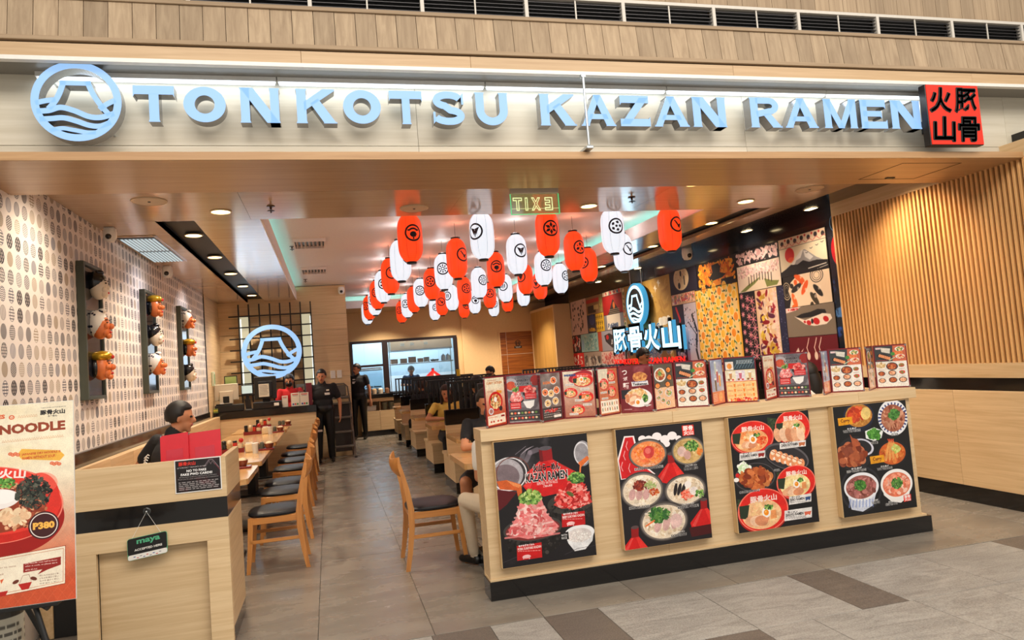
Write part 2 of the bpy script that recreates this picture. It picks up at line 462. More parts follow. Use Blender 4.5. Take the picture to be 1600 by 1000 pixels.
# ------------------------------------------------------------------ shared materials
OAK = wood('oak laminate', (226, 199, 158), (203, 172, 128), 'x', .42, 1.0)
OAKY = wood('oak laminate running back', (224, 194, 150), (200, 165, 118), 'y', .42, 1.0)
OAKZ = wood('oak laminate upright', (218, 188, 142), (196, 162, 112), 'z', .45, 1.0)
CEILW = wood('ceiling laminate', (205, 176, 142), (186, 152, 118), 'x', .17, .7, coat=.4)
BLACK = flat('black laminate', (16, 15, 16), .16, coat=.3)
BLACKM = flat('black matt', (18, 18, 19), .55)
DARKTRIM = flat('dark metal trim', (40, 38, 38), .4, .3)
WHITEP = flat('white paint', (225, 216, 208), .6)
CREAM = flat('cream wall paint', (224, 190, 140), .75)
STEEL = flat('stainless steel', (190, 196, 200), .3, .9)
WHITEPL = flat('white plastic', (232, 230, 224), .4)
GREYPL = flat('grey plastic', (120, 122, 122), .45)
RED = flat('red plastic', (190, 24, 26), .3)
GLASS = glass('clear glass')
# ================================================================== THE SHELL
ZC = 3.0
PLANK = wood('weathered cladding board', (178, 156, 128), (146, 124, 99), 'z', .7, .8, rand=.16, bump=.2)
PLANKR = wood('weathered rail', (172, 148, 120), (144, 122, 96), 'x', .7, .8, rand=.05)
TILE = None
def tilemat():
    m, nt, b = newmat('porcelain floor tile')
    tc = nt.nodes.new('ShaderNodeTexCoord'); oi = nt.nodes.new('ShaderNodeObjectInfo')
    av = nt.nodes.new('ShaderNodeVectorMath'); av.operation = 'ADD'; ml = nt.nodes.new('ShaderNodeMath'); ml.operation = 'MULTIPLY'; ml.inputs[1].default_value = 53
    nt.links.new(oi.outputs['Random'], ml.inputs[0]); nt.links.new(tc.outputs['Object'], av.inputs[0]); nt.links.new(ml.outputs[0], av.inputs[1])
    mp = nt.nodes.new('ShaderNodeMapping'); mp.inputs['Scale'].default_value = (1.2, 3, 3); nt.links.new(av.outputs[0], mp.inputs[0])
    n = nt.nodes.new('ShaderNodeTexNoise'); n.inputs['Scale'].default_value = 1.4; n.inputs['Detail'].default_value = 7; n.inputs['Roughness'].default_value = .6; nt.links.new(mp.outputs[0], n.inputs[0])
    cr = nt.nodes.new('ShaderNodeValToRGB'); cr.color_ramp.elements[0].position = .32; cr.color_ramp.elements[1].position = .7
    cr.color_ramp.elements[0].color = srgb(120, 112, 102); cr.color_ramp.elements[1].color = srgb(144, 136, 124)
    nt.links.new(n.outputs[0], cr.inputs[0]); nt.links.new(cr.outputs[0], b.inputs['Base Color'])
    rr = nt.nodes.new('ShaderNodeMapRange'); rr.inputs[3].default_value = .18; rr.inputs[4].default_value = .36
    nt.links.new(n.outputs[0], rr.inputs[0]); nt.links.new(rr.outputs[0], b.inputs['Roughness'])
    return m
TILE = tilemat()
def granite(name, c1, c2, vein):
    m, nt, b = newmat(name)
    tc = nt.nodes.new('ShaderNodeTexCoord'); oi = nt.nodes.new('ShaderNodeObjectInfo')
    av = nt.nodes.new('ShaderNodeVectorMath'); av.operation = 'ADD'; ml = nt.nodes.new('ShaderNodeMath'); ml.operation = 'MULTIPLY'; ml.inputs[1].default_value = 19
    nt.links.new(oi.outputs['Random'], ml.inputs[0]); nt.links.new(tc.outputs['Object'], av.inputs[0]); nt.links.new(ml.outputs[0], av.inputs[1])
    n = nt.nodes.new('ShaderNodeTexNoise'); n.inputs['Scale'].default_value = 120; n.inputs['Detail'].default_value = 3; nt.links.new(av.outputs[0], n.inputs[0])
    mp = nt.nodes.new('ShaderNodeMapping'); mp.inputs['Rotation'].default_value = (0, 0, .6); mp.inputs['Scale'].default_value = (2, 9, 2); nt.links.new(av.outputs[0], mp.inputs[0])
    w = nt.nodes.new('ShaderNodeTexNoise'); w.inputs['Scale'].default_value = 1.3; w.inputs['Detail'].default_value = 8; w.inputs['Roughness'].default_value = .7; w.inputs['Distortion'].default_value = 1.2
    nt.links.new(mp.outputs[0], w.inputs[0])
    ad = nt.nodes.new('ShaderNodeMix'); ad.data_type = 'FLOAT'; ad.inputs[0].default_value = vein
    nt.links.new(n.outputs[0], ad.inputs[2]); nt.links.new(w.outputs[0], ad.inputs[3])
    cr = nt.nodes.new('ShaderNodeValToRGB'); cr.color_ramp.elements[0].position = .36; cr.color_ramp.elements[1].position = .66
    cr.color_ramp.elements[0].color = srgb(*c2); cr.color_ramp.elements[1].color = srgb(*c1)
    nt.links.new(ad.outputs[0], cr.inputs[0]); nt.links.new(cr.outputs[0], b.inputs['Base Color'])
    b.inputs['Roughness'].default_value = .5
    bp = nt.nodes.new('ShaderNodeBump'); bp.inputs['Strength'].default_value = .25; bp.inputs['Distance'].default_value = .002
    nt.links.new(n.outputs[0], bp.inputs['Height']); nt.links.new(bp.outputs[0], b.inputs['Normal'])
    return m
GRANL = granite('light flamed granite', (178, 174, 166), (122, 118, 112), .55)
GRAND = granite('dark flamed granite', (120, 110, 100), (86, 78, 71), .35)
GROUT = flat('grout', (70, 66, 60), .8)

fl = struct('floor', (0, 0, 0), 'grey porcelain tiled restaurant floor meeting flamed granite mall paving')
box('subfloor', GROUT, (-8, 10, -4, 20, -.08, -.004), fl)
P = .6635
xs = [-.1515+P*i for i in range(-3, 10)]
ys = [4.05]+[4.672+.6655*i for i in range(0, 20)]
cache = {}
def tile(x0, x1, y0, y1, m, nm, z=0.0, g=.0014):
    k = (round(x1-x0, 3), round(y1-y0, 3), m.name)
    if k not in cache:
        w, d = (x1-x0)/2-g*1.3, (y1-y0)/2-g*1.3
        cache[k] = MB().box(-w, w, -d, d, -.012, 0, bev=.0012).mesh(nm, m)
    o = bpy.data.objects.new(nm, cache[k]); COL.objects.link(o); o.parent = fl; o.location = ((x0+x1)/2, (y0+y1)/2, z)
    return o
def hidden(x, y):
    return (x > 1.9 and y > 5.4) or (x < -1.5)
for i in range(len(xs)-1):
    for j in range(len(ys)-1):
        if hidden(xs[i], ys[j]): continue
        tile(xs[i], xs[i+1], ys[j], ys[j+1], TILE, 'floor_tile')
fill = MB()
for a in ((1.84, 5.6, 5.35, 17.0), (-1.92, -1.478, 4.05, 17)): fill.box(*a, -.01, -.002)
fill.build('under_seating_floor', TILE, fl, world=True)
# granite paving of the mall walk: a bond of light slabs with dark ones set in
rows = [(3.385, 4.047, [(-1.9, -.9, 0), (-.9, .49, 0), (.49, .838, 1), (.838, 1.172, 0), (1.172, 1.518, 1), (1.518, 2.19, 0), (2.19, 2.86, 0), (2.86, 3.18, 1), (3.18, 3.85, 0), (3.85, 4.55, 0), (4.55, 4.88, 1), (4.88, 5.6, 0), (5.6, 6.3, 0)]),
        (2.725, 3.385, [(-1.2, 0, 0), (0, .6, 0), (.6, 1.2, 0), (1.2, 1.86, 0), (1.86, 2.184, 1), (2.184, 2.526, 0), (2.526, 3.2, 0), (3.2, 3.7, 0), (3.7, 4.37, 0), (4.37, 5.05, 0), (5.05, 5.7, 0)]),
        (2.06, 2.725, [(-1.2, 0, 0), (0, 1, 0), (1, 1.6, 0), (1.6, 2.3, 0), (2.3, 2.62, 1), (2.62, 3.3, 0), (3.3, 4, 0), (4, 4.7, 1), (4.7, 5.4, 0)]),
        (1.4, 2.06, [(-1.2, .3, 0), (.3, 1.6, 0), (1.6, 2.9, 0), (2.9, 4.2, 0), (4.2, 5.4, 0)])]
for y0, y1, r in rows:
    for x0, x1, d in r: tile(x0, x1, y0, y1, GRAND if d else GRANL, 'paving_slab', -.001)
sl = MB(); sl.box(-8, 10, -4, 1.398, -.012, -.001); sl.box(-8, -1.92, 1.4, 4.05, -.012, -.001); sl.box(6.3, 10, 1.4, 4.05, -.012, -.001); sl.box(5.4, 6.3, 1.4, 2.72, -.012, -.001); sl.box(5.7, 6.3, 2.72, 3.38, -.012, -.001); sl.box(-1.92, -1.2, 1.4, 3.38, -.012, -.001)
sl.build('outer_paving', GRANL, fl, world=True)

# ---- wallpaper with eggs of woven patterns
def wallpaper():
    n = 8; cp = 56; rp = 54
    c = Can(n*cp, n*rp, (236, 226, 217), 5)
    inks = [(44, 40, 42), (104, 98, 98), (146, 134, 126), (158, 138, 112), (84, 82, 90), (128, 126, 134)]
    for i in range(n):
        for j in range(n):
            k = c.rg.randint(8); ink = inks[c.rg.randint(len(inks))]
            if k in (0, 1): ink = inks[0]
            x, y = (i+.5)*cp, (j+.5)*rp; rx, ry = 19, 22.5
            t = Can(44, 50, (236, 226, 217)); lt = (236, 226, 217)
            if k == 0:     # checks
                t.a[:] = ink
                for a in range(5):
                    for b in range(6): t.ell(4+a*9+(b % 2)*4.5, 4+b*8.5, 3.1, 4.2, lt)
            elif k == 1:
                t.a[:] = ink
                for a in range(8):
                    for b in range(5):
                        if (a+b) % 2: t.ell(3+a*6, 6+b*10, 2.2, 4.6, lt)
            elif k == 2:
                for b in range(10): t.line([(0, b*5+2), (44, b*5+2)], 2.0, ink)
            elif k == 3:
                for a in range(9): t.line([(a*5+2, 0), (a*5+2, 50)], 2.6, ink)
            elif k == 4:
                t.a[:] = ink
                for b in range(-5, 12): t.line([(0, b*6), (44, b*6+22)], 1.3, lt)
            elif k == 5:
                for b in range(9):
                    t.line([(q*5.5, b*6+(3 if q % 2 else 0)) for q in range(9)], 2.2, ink)
            elif k == 6:
                for b in range(-5, 12):
                    t.line([(0, b*7), (44, b*7+25)], 1.8, ink); t.line([(0, b*7+25), (44, b*7)], 1.8, ink)
            else:
                t.line([(14, 0), (14, 50)], 2, ink); t.line([(30, 0), (30, 50)], 2, ink)
                for b in range(6): t.line([(0, b*9+3), (44, b*9+3)], 3.2, ink)
            Y, X = np.mgrid[0:50, 0:44]
            d = np.sqrt(((X+.5-22)/rx)**2+((Y+.5-25)/ry)**2)
            m = np.clip((1-d)*rx+.5, 0, 1)[..., None]; ring = (np.clip((1-d)*rx+.5, 0, 1)*np.clip((d-.9)*rx+.5, 0, 1))[..., None]*.55
            px = t.a*(1-ring)+np.array(ink)*ring
            xx, yy = int(x-22), int(y-25)
            c.a[yy:yy+50, xx:xx+44] = c.a[yy:yy+50, xx:xx+44]*(1-m)+px*m
    return c
WPAP = printmat('egg pattern wallpaper', wallpaper(), .62, rep=True)
wl = struct('wall_left', (-1.915, 4.05, 0), 'left wall with egg patterned wallpaper over a black band')
m = MB()
XL = -1.915; py_, pz_ = .1195*8, .1165*8
uvq = lambda y0, y1, z0, z1: ((y0/py_, z0/pz_), (y1/py_, z0/pz_), (y1/py_, z1/pz_), (y0/py_, z1/pz_))
m.quad((XL, 4.06, 1.095), (XL, 11.82, 1.095), (XL, 11.82, 3.12), (XL, 4.06, 3.12), uv=uvq(4.06-.02, 11.82-.02, 1.095-.04, 3.12-.04))
m.add([(XL-.1, 4.06, 1.095), (XL-.1, 11.82, 1.095), (XL-.1, 11.82, 3.12), (XL-.1, 4.06, 3.12)], [(3, 2, 1, 0)], [((0, 0),)*4])
m.build('wallpaper', WPAP, wl, world=True)
box('plaster', WHITEP, (XL-.2, XL-.002, 4.06, 11.82, 0, 3.12), wl)
box('black_band', BLACK, (XL, XL+.03, 4.3, 11.8, .955, 1.09), wl, .003)
box('wall_edge_trim', DARKTRIM, (XL, XL+.012, 11.8, 11.83, .9, 3.0), wl)
box('oak_panel', OAKY, (XL-.1, XL, 11.82, 13.4, 0, 3.05), wl)
# back-left wall of oak laminate with fine horizontal grooves
wb = struct('wall_back', (0, 13.35, 0), 'oak laminate wall behind the cash counter')
zz = [0, .45, .9, 1.2, 1.5, 1.8, 2.1, 2.4, 2.7, 3.25]
for i in range(len(zz)-1):
    box('wall_panel', OAK, (XL, .4, 13.35, 13.45, zz[i]+.0015, zz[i+1]-.0015), wb, .002)
box('wall_core', DARKTRIM, (XL, .398, 13.36, 17, 0, 3.25), wb)
# kitchen wall with the long window opening
wk = struct('wall_back.001', (2, 17, 0), 'cream back wall with the kitchen window')
m = MB()
m.box(.4, .58, 17, 17.12, 0, 3.3); m.box(.58, 3.15, 17, 17.12, 0, .96); m.box(.58, 3.15, 17, 17.12, 2.27, 3.3); m.box(3.15, 3.33, 17, 17.12, 0, 3.3)
m.build('plaster', CREAM, wk, world=True)
box('plaster', CREAM, (3.33, 5.7, 16.93, 17.12, 0, 3.3), wk)
# right wall: ribbed part near the store line, black gloss part with the art panels, end pier
wr = struct('wall_right', (5.45, 5, 0), 'right wall with upright oak slats over an oak rail and black band')
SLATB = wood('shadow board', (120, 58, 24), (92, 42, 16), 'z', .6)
SLAT = wood('oak slat', (226, 178, 116), (208, 154, 92), 'z', .5, rand=.04)
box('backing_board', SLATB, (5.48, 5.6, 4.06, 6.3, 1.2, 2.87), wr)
box('wall_end_panel', OAKZ, (5.452, 5.6, 6.29, 6.302, 1.2, 2.96), wr)
sm = MB().box(-.016, .014, -.0115, .0115, 0, 1.635, bev=.003).mesh('slat', SLAT)
y = 6.285
while y > 4.07:
    o = bpy.data.objects.new('slat', sm); COL.objects.link(o); o.parent = wr; o.location = (5.466-5.45, y-.0-5, 1.222); y -= .0458
box('top_rail', OAKY, (5.45, 5.6, 4.06, 6.302, 2.857, 3.0), wr, .002)
box('oak_rail', OAKY, (5.45, 5.6, 4.05, 6.302, 1.1, 1.226), wr, .002)
box('black_band', BLACK, (5.46, 5.6, 4.05, 6.302, .99, 1.1), wr)
for y0, y1 in ((4.05, 5.05), (5.05, 6.302)): box('oak_panel', OAKY, (5.45, 5.6, y0+.001, y1-.001, .145, .99), wr, .002)
box('kick', BLACK, (5.46, 5.6, 4.05, 6.302, 0, .145), wr)
box('wall_core', DARKTRIM, (5.6, 5.75, 4.05, 17, 0, 3.1), wr)
box('black_gloss_lining', BLACK, (5.588, 5.601, 6.302, 15.1, 0, 3.0), wr)
GOLDP = wood('gold wave textured panel', (214, 168, 92), (186, 138, 66), 'z', .5, .5, bump=.6)
box('gold_panel', GOLDP, (5.19, 5.6, 15.12, 16.93, 0, 2.73), wr)
box('panel_frame', CREAM, (5.17, 5.6, 15.05, 15.12, 0, 2.79), wr, .004)
box('panel_frame', CREAM, (5.17, 5.6, 15.12, 16.93, 2.73, 2.79), wr, .004)
# mall side piers either side of the opening
wf = struct('wall_front', (5.6, 4.05, 0), 'oak clad mall pier beside the opening')
box('oak_panel', OAKZ, (5.6, 9, 4.05, 4.3, .145, 2.85), wf); box('kick', BLACK, (5.6, 9, 4.06, 4.3, 0, .145), wf)
wf2 = struct('wall_front.001', (-2.3, 4.05, 0), 'oak clad mall pier left of the opening')
box('oak_panel', OAKZ, (-5, -1.92, 4.05, 4.3, .145, 2.85), wf2); box('kick', BLACK, (-5, -1.92, 4.06, 4.3, 0, .145), wf2)

# ---- ceiling
ce = struct('ceiling', (0, 5, ZC), 'glossy laminate ceiling strip behind the fascia')
ceL = struct('ceiling.001', (-1.2, 8, ZC), 'left laminate ceiling strip with a black light slot'); ceR = struct('ceiling.002', (4.6, 8, ZC), 'right laminate ceiling strip with a black light slot')
ceB = struct('ceiling.003', (1.7, 16.3, ZC), 'far ceiling strip'); ceT = struct('ceiling.004', (1.7, 11, 3.26), 'raised white tray ceiling above the lanterns')
LIP = wood('fascia underside laminate', (196, 156, 112), (172, 130, 88), 'x', .35, .7, coat=.15)
box('lip_soffit', LIP, (-3, 6, 4.17, 4.9, 2.85, 2.9), ce, .002)
box('lip_back', CEILW, (-1.92, 5.6, 4.88, 4.9, 2.9, 3.02), ce)
def cp(x0, x1, y0, y1, p=None): box('ceiling_panel', CEILW, (x0, x1, y0+.0015, y1-.0015, ZC, ZC+.04), p or ce)
for a, b in ((-1.915, -.6), (-.6, 1.2), (1.2, 3.1), (3.1, 5.05)): cp(a+.001, b-.001, 4.9, 6.42)
yy = [6.42, 8.0, 10.0, 12.0, 13.35]
for a, b in zip(yy[:-1], yy[1:]): cp(-1.915, -1.385, a, b, ceL); cp(-1.08, -.52, a, b, ceL)
yy = [6.42, 8.5, 10.5, 12.5, 14.5, 17]
for a, b in zip(yy[:-1], yy[1:]): cp(3.98, 4.48, a, b, ceR); cp(4.79, 5.05, a, b, ceR)
cp(-.52, 3.98, 15.7, 17.0, ceB)
m = MB(); m.box(-1.385, -1.08, 6.42, 13.35, ZC+.06, ZC+.08); m.box(-1.4, -1.385, 6.4, 13.35, ZC, ZC+.08); m.box(-1.08, -1.065, 6.4, 13.35, ZC+.041, ZC+.08); m.box(-1.385, -1.08, 6.4, 6.42, ZC+.041, ZC+.08); m.build('light_slot', BLACKM, ceL, world=True); m = MB()
m.box(4.48, 4.79, 6.42, 17, ZC+.06, ZC+.08); m.box(4.465, 4.48, 6.4, 17, ZC+.041, ZC+.08); m.box(4.79, 4.805, 6.4, 17, ZC+.041, ZC+.08)
m.build('light_slot', BLACKM, ceR, world=True)
box('black_margin', BLACK, (5.05, 5.6, 4.9, 17, ZC, ZC+.03), ceR)
TRAYW = flat('tray white paint', (232, 218, 212), .55, spec=.35)
m = MB(); m.box(-.8, 4.3, 6.3, 15.9, 3.26, 3.3); m.build('tray_ceiling', TRAYW, ceT, world=True)
for d, p_ in (((-.521, -.50, 6.425, 15.68, ZC-.002, 3.17), ceL), ((3.96, 3.981, 6.425, 15.68, ZC-.002, 3.17), ceR), ((-.50, 3.96, 15.68, 15.701, ZC-.002, 3.17), ceB), ((-.54, 4.0, 6.4, 6.42, ZC+.041, 3.26), ce)): box('tray_edge', TRAYW, d, p_)
for d, p_ in (((-.82, -.8, 6.3, 15.9, ZC+.04, 3.3), ceL), ((4.3, 4.32, 6.3, 15.9, ZC+.04, 3.3), ceR), ((-.8, 4.3, 15.9, 15.92, ZC+.04, 3.3), ceB)): box('cove_back', TRAYW, d, p_)
TEAL = glow('cove light strip', (130, 232, 236), 12.0)
for d, p_ in (((-.72, -.7, 6.5, 13.3, 3.05, 3.07), ceL), ((4.16, 4.18, 6.5, 15.6, 3.05, 3.07), ceR), ((-.5, 3.9, 15.8, 15.82, 3.05, 3.07), ceB)): box('cove_strip', TEAL, d, p_)
box('fascia_fill', DARKTRIM, (-1.92, 5.6, 4.5, 17.2, 3.32, 3.36), ceT)

# ---- fascia over the opening (front of the shop) and mall bulkhead above
FASC = wood('pale fascia laminate', (214, 208, 192), (196, 188, 168), 'x', .5, .6)
ff = struct('wall_front.002', (1.5, 4.3, 3), 'illuminated fascia panel that carries the shop sign')
for a, b in ((-5, -1.9), (-1.9, .66), (.66, 3.1), (3.1, 5.55), (5.55, 9)):
    box('fascia_panel', FASC, (a+.001, b-.001, 4.36, 4.42, 3.0, 3.42), ff, .001)
    box('fascia_panel', FASC, (a+.001, b-.001, 4.355, 4.42, 2.895, 2.995), ff, .001)
box('bottom_rail', wood('bottom rail', (168, 140, 108), (140, 112, 84), 'x', .5), (-5, 9, 4.2, 4.42, 2.866, 2.893), ff)
box('shutter_slot', BLACKM, (-5, 9, 4.19, 4.42, 2.852, 2.866), ff)
box('recess_top', flat('dark recess paint', (126, 124, 118), .3), (-5, 9, 4.16, 4.42, 3.42, 3.45), ff)
box('white_rail', WHITEPL, (-5, 9, 4.13, 4.17, 3.408, 3.432), ff)
for a, b in ((-5, -3.4), (-3.4, -.05), (-.05, 1.0), (1.0, 2.9), (2.9, 5.0), (5.0, 9)): box('top_board', wood('top board laminate', (202, 172, 134), (182, 150, 112), 'x', .45), (a+.0008, b-.0008, 4.14, 4.3, 3.432, 3.512), ff, .001)
box('shadow_gap', BLACKM, (-5, 9, 4.16, 4.3, 3.512, 3.527), ff)
bh = struct('wall_front.003', (1.5, 4.3, 3.6), 'mall bulkhead clad with upright weathered boards')
box('lower_rail', PLANKR, (-5, 9, 4.13, 4.3, 3.524, 3.55), bh, .002)
box('upper_rail', PLANKR, (-5, 9, 4.165, 4.35, 3.785, 3.81), bh, .002)
x = -2.38
k = 0
while x < 6.6:
    hx = .0618
    m = MB(); m.hexa([(-hx, 0, 0), (hx, 0, 0), (hx, .02, 0), (-hx, .02, 0), (-hx, .028, .245), (hx, .028, .245), (hx, .048, .245), (-hx, .048, .245)])
    o = m.build('cladding_board', PLANK, bh); o.location = (x+.0635-1.5, 4.15+rnd.uniform(-.0015, .0015)-4.3, 3.545-3.6); x += .1271
box('board_backing', flat('board gap', (92, 72, 52), .8), (-5, 9, 4.2, 4.35, 3.55, 3.785), bh)
x = .3
while x < 6.6:
    o = MB().box(-.0618, .0618, 0, .02, 0, .4).build('cladding_board', PLANK, bh); o.location = (x-1.5, 4.32-4.3, 4.03-3.6); x += .1271
box('rail', PLANKR, (-5, 9, 4.28, 4.4, 4.0, 4.035), bh)
box('board_backing', BLACKM, (-5, 9, 4.38, 4.45, 3.8, 4.6), bh)
# far mall surfaces so that reflections and side views meet something
box('trim_1', PLANKR, (-8, 10, 4.34, 4.6, 4.4, 6.2)); bpy.data.objects['trim_1']['kind'] = 'structure'

# linear air grilles above the boards
GRW = flat('grille white enamel', (206, 200, 190), .45); GRB = flat('grille dark slat', (64, 62, 64), .4, .4)
gx = [-1.4+.0, -.7, 0.0, .705, 1.41, 2.115, 2.82, 3.525, 4.23, 4.935, 5.64, 6.345]
gx = [.725+.7045*i for i in range(-3, 8)]
fr = MB(); W_ = .7045
fr.box(0, W_, -.012, .03, 0, .022).box(0, W_, -.012, .03, .158, .18).box(0, .012, -.012, .03, .022, .158).box(W_-.012, W_, -.012, .03, .022, .158)
frm = fr.mesh('frame', GRW); slm = MB().hexa([(.012, 0, 0), (W_-.012, 0, 0), (W_-.012, .03, .012), (.012, .03, .012), (.012, 0, .004), (W_-.012, 0, .004), (W_-.012, .03, .016), (.012, .03, .016)]).mesh('slat', GRB)
mum = MB().box(W_/2-.005, W_/2+.005, -.006, .0, .022, .158).mesh('mullion', GRW); bkm = MB().box(.01, W_-.01, .05, .055, .02, .16).mesh('backing', BLACKM)
names = ['first', 'second', 'third', 'fourth', 'fifth', 'sixth', 'seventh', 'eighth', 'ninth', 'tenth', 'eleventh', 'twelfth']
for i, x in enumerate(gx):
    t = thing('air_grille', 'long white framed slotted air grille above the cladding boards, %s from the left' % names[i], 'vent', (x, 4.22, 3.81), 0, 'air grilles above the cladding')
    for nm, me in (('frame', frm), ('mullion', mum), ('backing', bkm)):
        o = bpy.data.objects.new(nm, me); COL.objects.link(o); o.parent = t
    for q in range(5):
        o = bpy.data.objects.new('slat', slm); COL.objects.link(o); o.parent = t; o.location = (0, 0, .03+q*.026)
# ================================================================== SIGNS
LETF = glow('pale blue lit letter face', (160, 203, 250), .95)
LETS = flat('letter return metal', (150, 152, 156), .25, .8)
def arc(cx, cy, rx, ry, a0, a1, n=20): return [(cx+rx*math.cos(math.radians(a0+(a1-a0)*i/n)), cy+ry*math.sin(math.radians(a0+(a1-a0)*i/n))) for i in range(n+1)]
def band(path, w):
    L, R_ = [], []; n = len(path)
    for i in range(n):
        a = Vector(path[max(i-1, 0)]); b = Vector(path[min(i+1, n-1)]); d = (b-a).normalized(); nn = Vector((-d.y, d.x)); p = Vector(path[i])
        wi = w[i] if isinstance(w, (list, tuple)) else w
        L.append(tuple(p+nn*wi/2)); R_.append(tuple(p-nn*wi/2))
    return L, R_
T_ = .275
def letter_shapes(ch):
    """pieces of wide roman capitals in a 1 x 1 box: ('p', polygon) or ('s', left, right, closed)"""
    h = T_; v = T_*.86; S = []
    def P(*p): S.append(('p', list(p)))
    def foot(x0, x1, y, s):   # small wedge serifs at the end of a stem
        e = .022
        P((x0-e, y), (x0, y), (x0, y+s*.06), ) if s > 0 else P((x0-e, y), (x0, y+s*.06), (x0, y))
        P((x1, y), (x1+e, y), (x1, y+s*.06)) if s > 0 else P((x1, y), (x1, y+s*.06), (x1+e, y))
    def stem(x, y0=0, y1=1, w=None):
        w = w or h*.86; P((x, y0), (x+w, y0), (x+w, y1), (x, y1)); 
        if y0 == 0: foot(x, x+w, 0, 1)
        if y1 == 1: foot(x, x+w, 1, -1)
    def diag(x0, y0, x1, y1, w): P((x0, y0), (x0+w, y0), (x1+w, y1), (x1, y1))
    if ch == 'T': P((0, 1-v), (1, 1-v), (1, 1), (0, 1)); stem(.5-h*.43, 0, 1-v+.01); P((0, 1-v-.07), (.03, 1-v), (0, 1-v+.02)); P((1, 1-v-.07), (1, 1-v+.02), (.97, 1-v))
    elif ch == 'O':
        S.append(('s', arc(.5, .5, .5, .5, 0, 354, 40), arc(.5, .5, .5-h*.95, .5-v, 0, 354, 40), True))
    elif ch == 'N': stem(.02, 0, 1, h*.8); stem(.98-h*.8, 0, 1, h*.8); P((.02, 1), (.02+h*1.15, 1), (.98, 0), (.98-h*1.15, 0))
    elif ch == 'K': stem(.02); P((.2, .36), (.2, .62), (.68, 1), (.98, 1), (.98, .96)); P((.36, .58), (.56, .72), (1.0, .0), (.7, .0)); foot(.7, 1.0, 0, 1)
    elif ch == 'S':
        path = arc(.5, .735, .36, .17, 20, 90, 8)+arc(.47, .735, .33, .17, 95, 255, 14)+arc(.53, .265, .34, .17, 85, -95, 16)+arc(.5, .265, .40, .17, -95, -165, 8)
        L, R_ = band(path, [v*.9]*len(path)); S.append(('s', L, R_, False)); P((.9, .62), (.96, .62), (.96, .98), (.9, .9)); P((.03, .02), (.09, .1), (.09, .38), (.03, .38))
    elif ch == 'U':
        path = [(.03+h*.43, 1), (.03+h*.43, .5)]+arc(.5, .45, .47-h*.43, .45-v*.45, 180, 360, 20)+[(.97-h*.43, .5), (.97-h*.43, 1)]
        L, R_ = band(path, h*.86); S.append(('s', L, R_, False)); foot(.03, .03+h*.86, 1, -1); foot(.97-h*.86, .97, 1, -1)
    elif ch == 'A':
        P((0, 0), (.2, 0), (.6, 1), (.4, 1)); P((.74, 0), (1, 0), (.6, 1), (.38, 1)); P((.2, .22), (.8, .22), (.74, .38), (.26, .38)); foot(0, .2, 0, 1); foot(.74, 1, 0, 1)
    elif ch == 'Z': P((.02, 1-v), (.98, 1-v), (.98, 1), (.02, 1)); P((0, 0), (1, 0), (1, v), (0, v)); P((0, .06), (.3, .06), (.98, .94), (.68, .94)); P((.02, .7), (.06, 1-v), (.02, 1-v)); P((1, v), (.96, v), (1, .3))
    elif ch == 'R':
        stem(.02); S.append(('s', *band([(.2, 1-v*.42), (.62, 1-v*.42)]+arc(.62, .72, .22, .28-v*.42, 90, -90, 12)+[(.2, .44+v*.0)], v*.84), False)); P((.42, .44), (.66, .46), (1.0, 0), (.72, 0)); foot(.72, 1.0, 0, 1)
    elif ch == 'M': stem(.0, 0, 1, h*.72); stem(1-h*.72, 0, 1, h*.72); P((0, 1), (.2, 1), (.6, 0), (.42, 0)); P((.8, 1), (1, 1), (.58, 0), (.42, 0))
    elif ch == 'E': stem(.02); P((.1, 1-v), (.96, 1-v), (.96, 1), (.1, 1)); P((.1, .42), (.8, .42), (.8, .42+v*.8), (.1, .42+v*.8)); P((.1, 0), (.99, 0), (.99, v), (.1, v)); P((.96, .7), (.96, 1-v), (.92, 1-v)); P((.99, v), (.95, v), (.99, .3)); P((.8, .36), (.8, .62), (.77, .58), (.77, .4))
    return S
def put(mb, shapes, f, d0, d1):
    for s in shapes:
        if s[0] == 'p': mb.prism(s[1], f, d0, d1)
        else: mb.strip(s[1], s[2], f, d0, d1, s[3])
def lit_shape(parent, shapes, f, d_face, d_back, face, side, n1='letter_face', n2='letter_return'):
    """lit face plate in front, metal return behind it"""
    a = MB(); put(a, shapes, f, d_face, d_face+.004); fixnormals(a.build(n1, face, parent, world=True))
    b = MB(); put(b, shapes, f, d_face+.004, d_back); fixnormals(b.build(n2, side, parent, world=True))
word = [('T', -1.005, -.772), ('O', -.735, -.473), ('N', -.421, -.164), ('K', -.098, .167), ('O', .184, .443), ('T', .47, .705), ('S', .74, .982), ('U', 1.021, 1.275),
        ('K', 1.462, 1.739), ('A', 1.755, 2.024), ('Z', 2.037, 2.285), ('A', 2.294, 2.579), ('N', 2.587, 2.88), ('R', 3.048, 3.327), ('A', 3.337, 3.633), ('M', 3.671, 3.977), ('E', 3.987, 4.253), ('N', 4.263, 4.566)]
occ = {}
for i, (ch, x0, x1) in enumerate(word):
    x1 = x1-.028 if i > 0 else x1-.012
    z0, z1 = 3.088, 3.302+.006*(i > 12)
    occ[ch] = occ.get(ch, 0)+1
    nth = ['', 'first ', 'second ', 'third '][occ[ch]] if sum(1 for w in word if w[0] == ch) > 1 else ''
    t = thing('sign_letter', 'raised pale blue lit capital %s on the fascia, %s%s of the shop name' % (ch, nth, ch), 'sign letter', ((x0+x1)/2, 4.3, z0), 0, 'lit capitals of the fascia sign')
    f = lambda u, v, d, x0=x0, x1=x1: (x0+(x1-x0)*u, 4.2+d, z0+(z1-z0)*v)
    lit_shape(t, letter_shapes(ch), f, 0, .085, LETF, LETS)
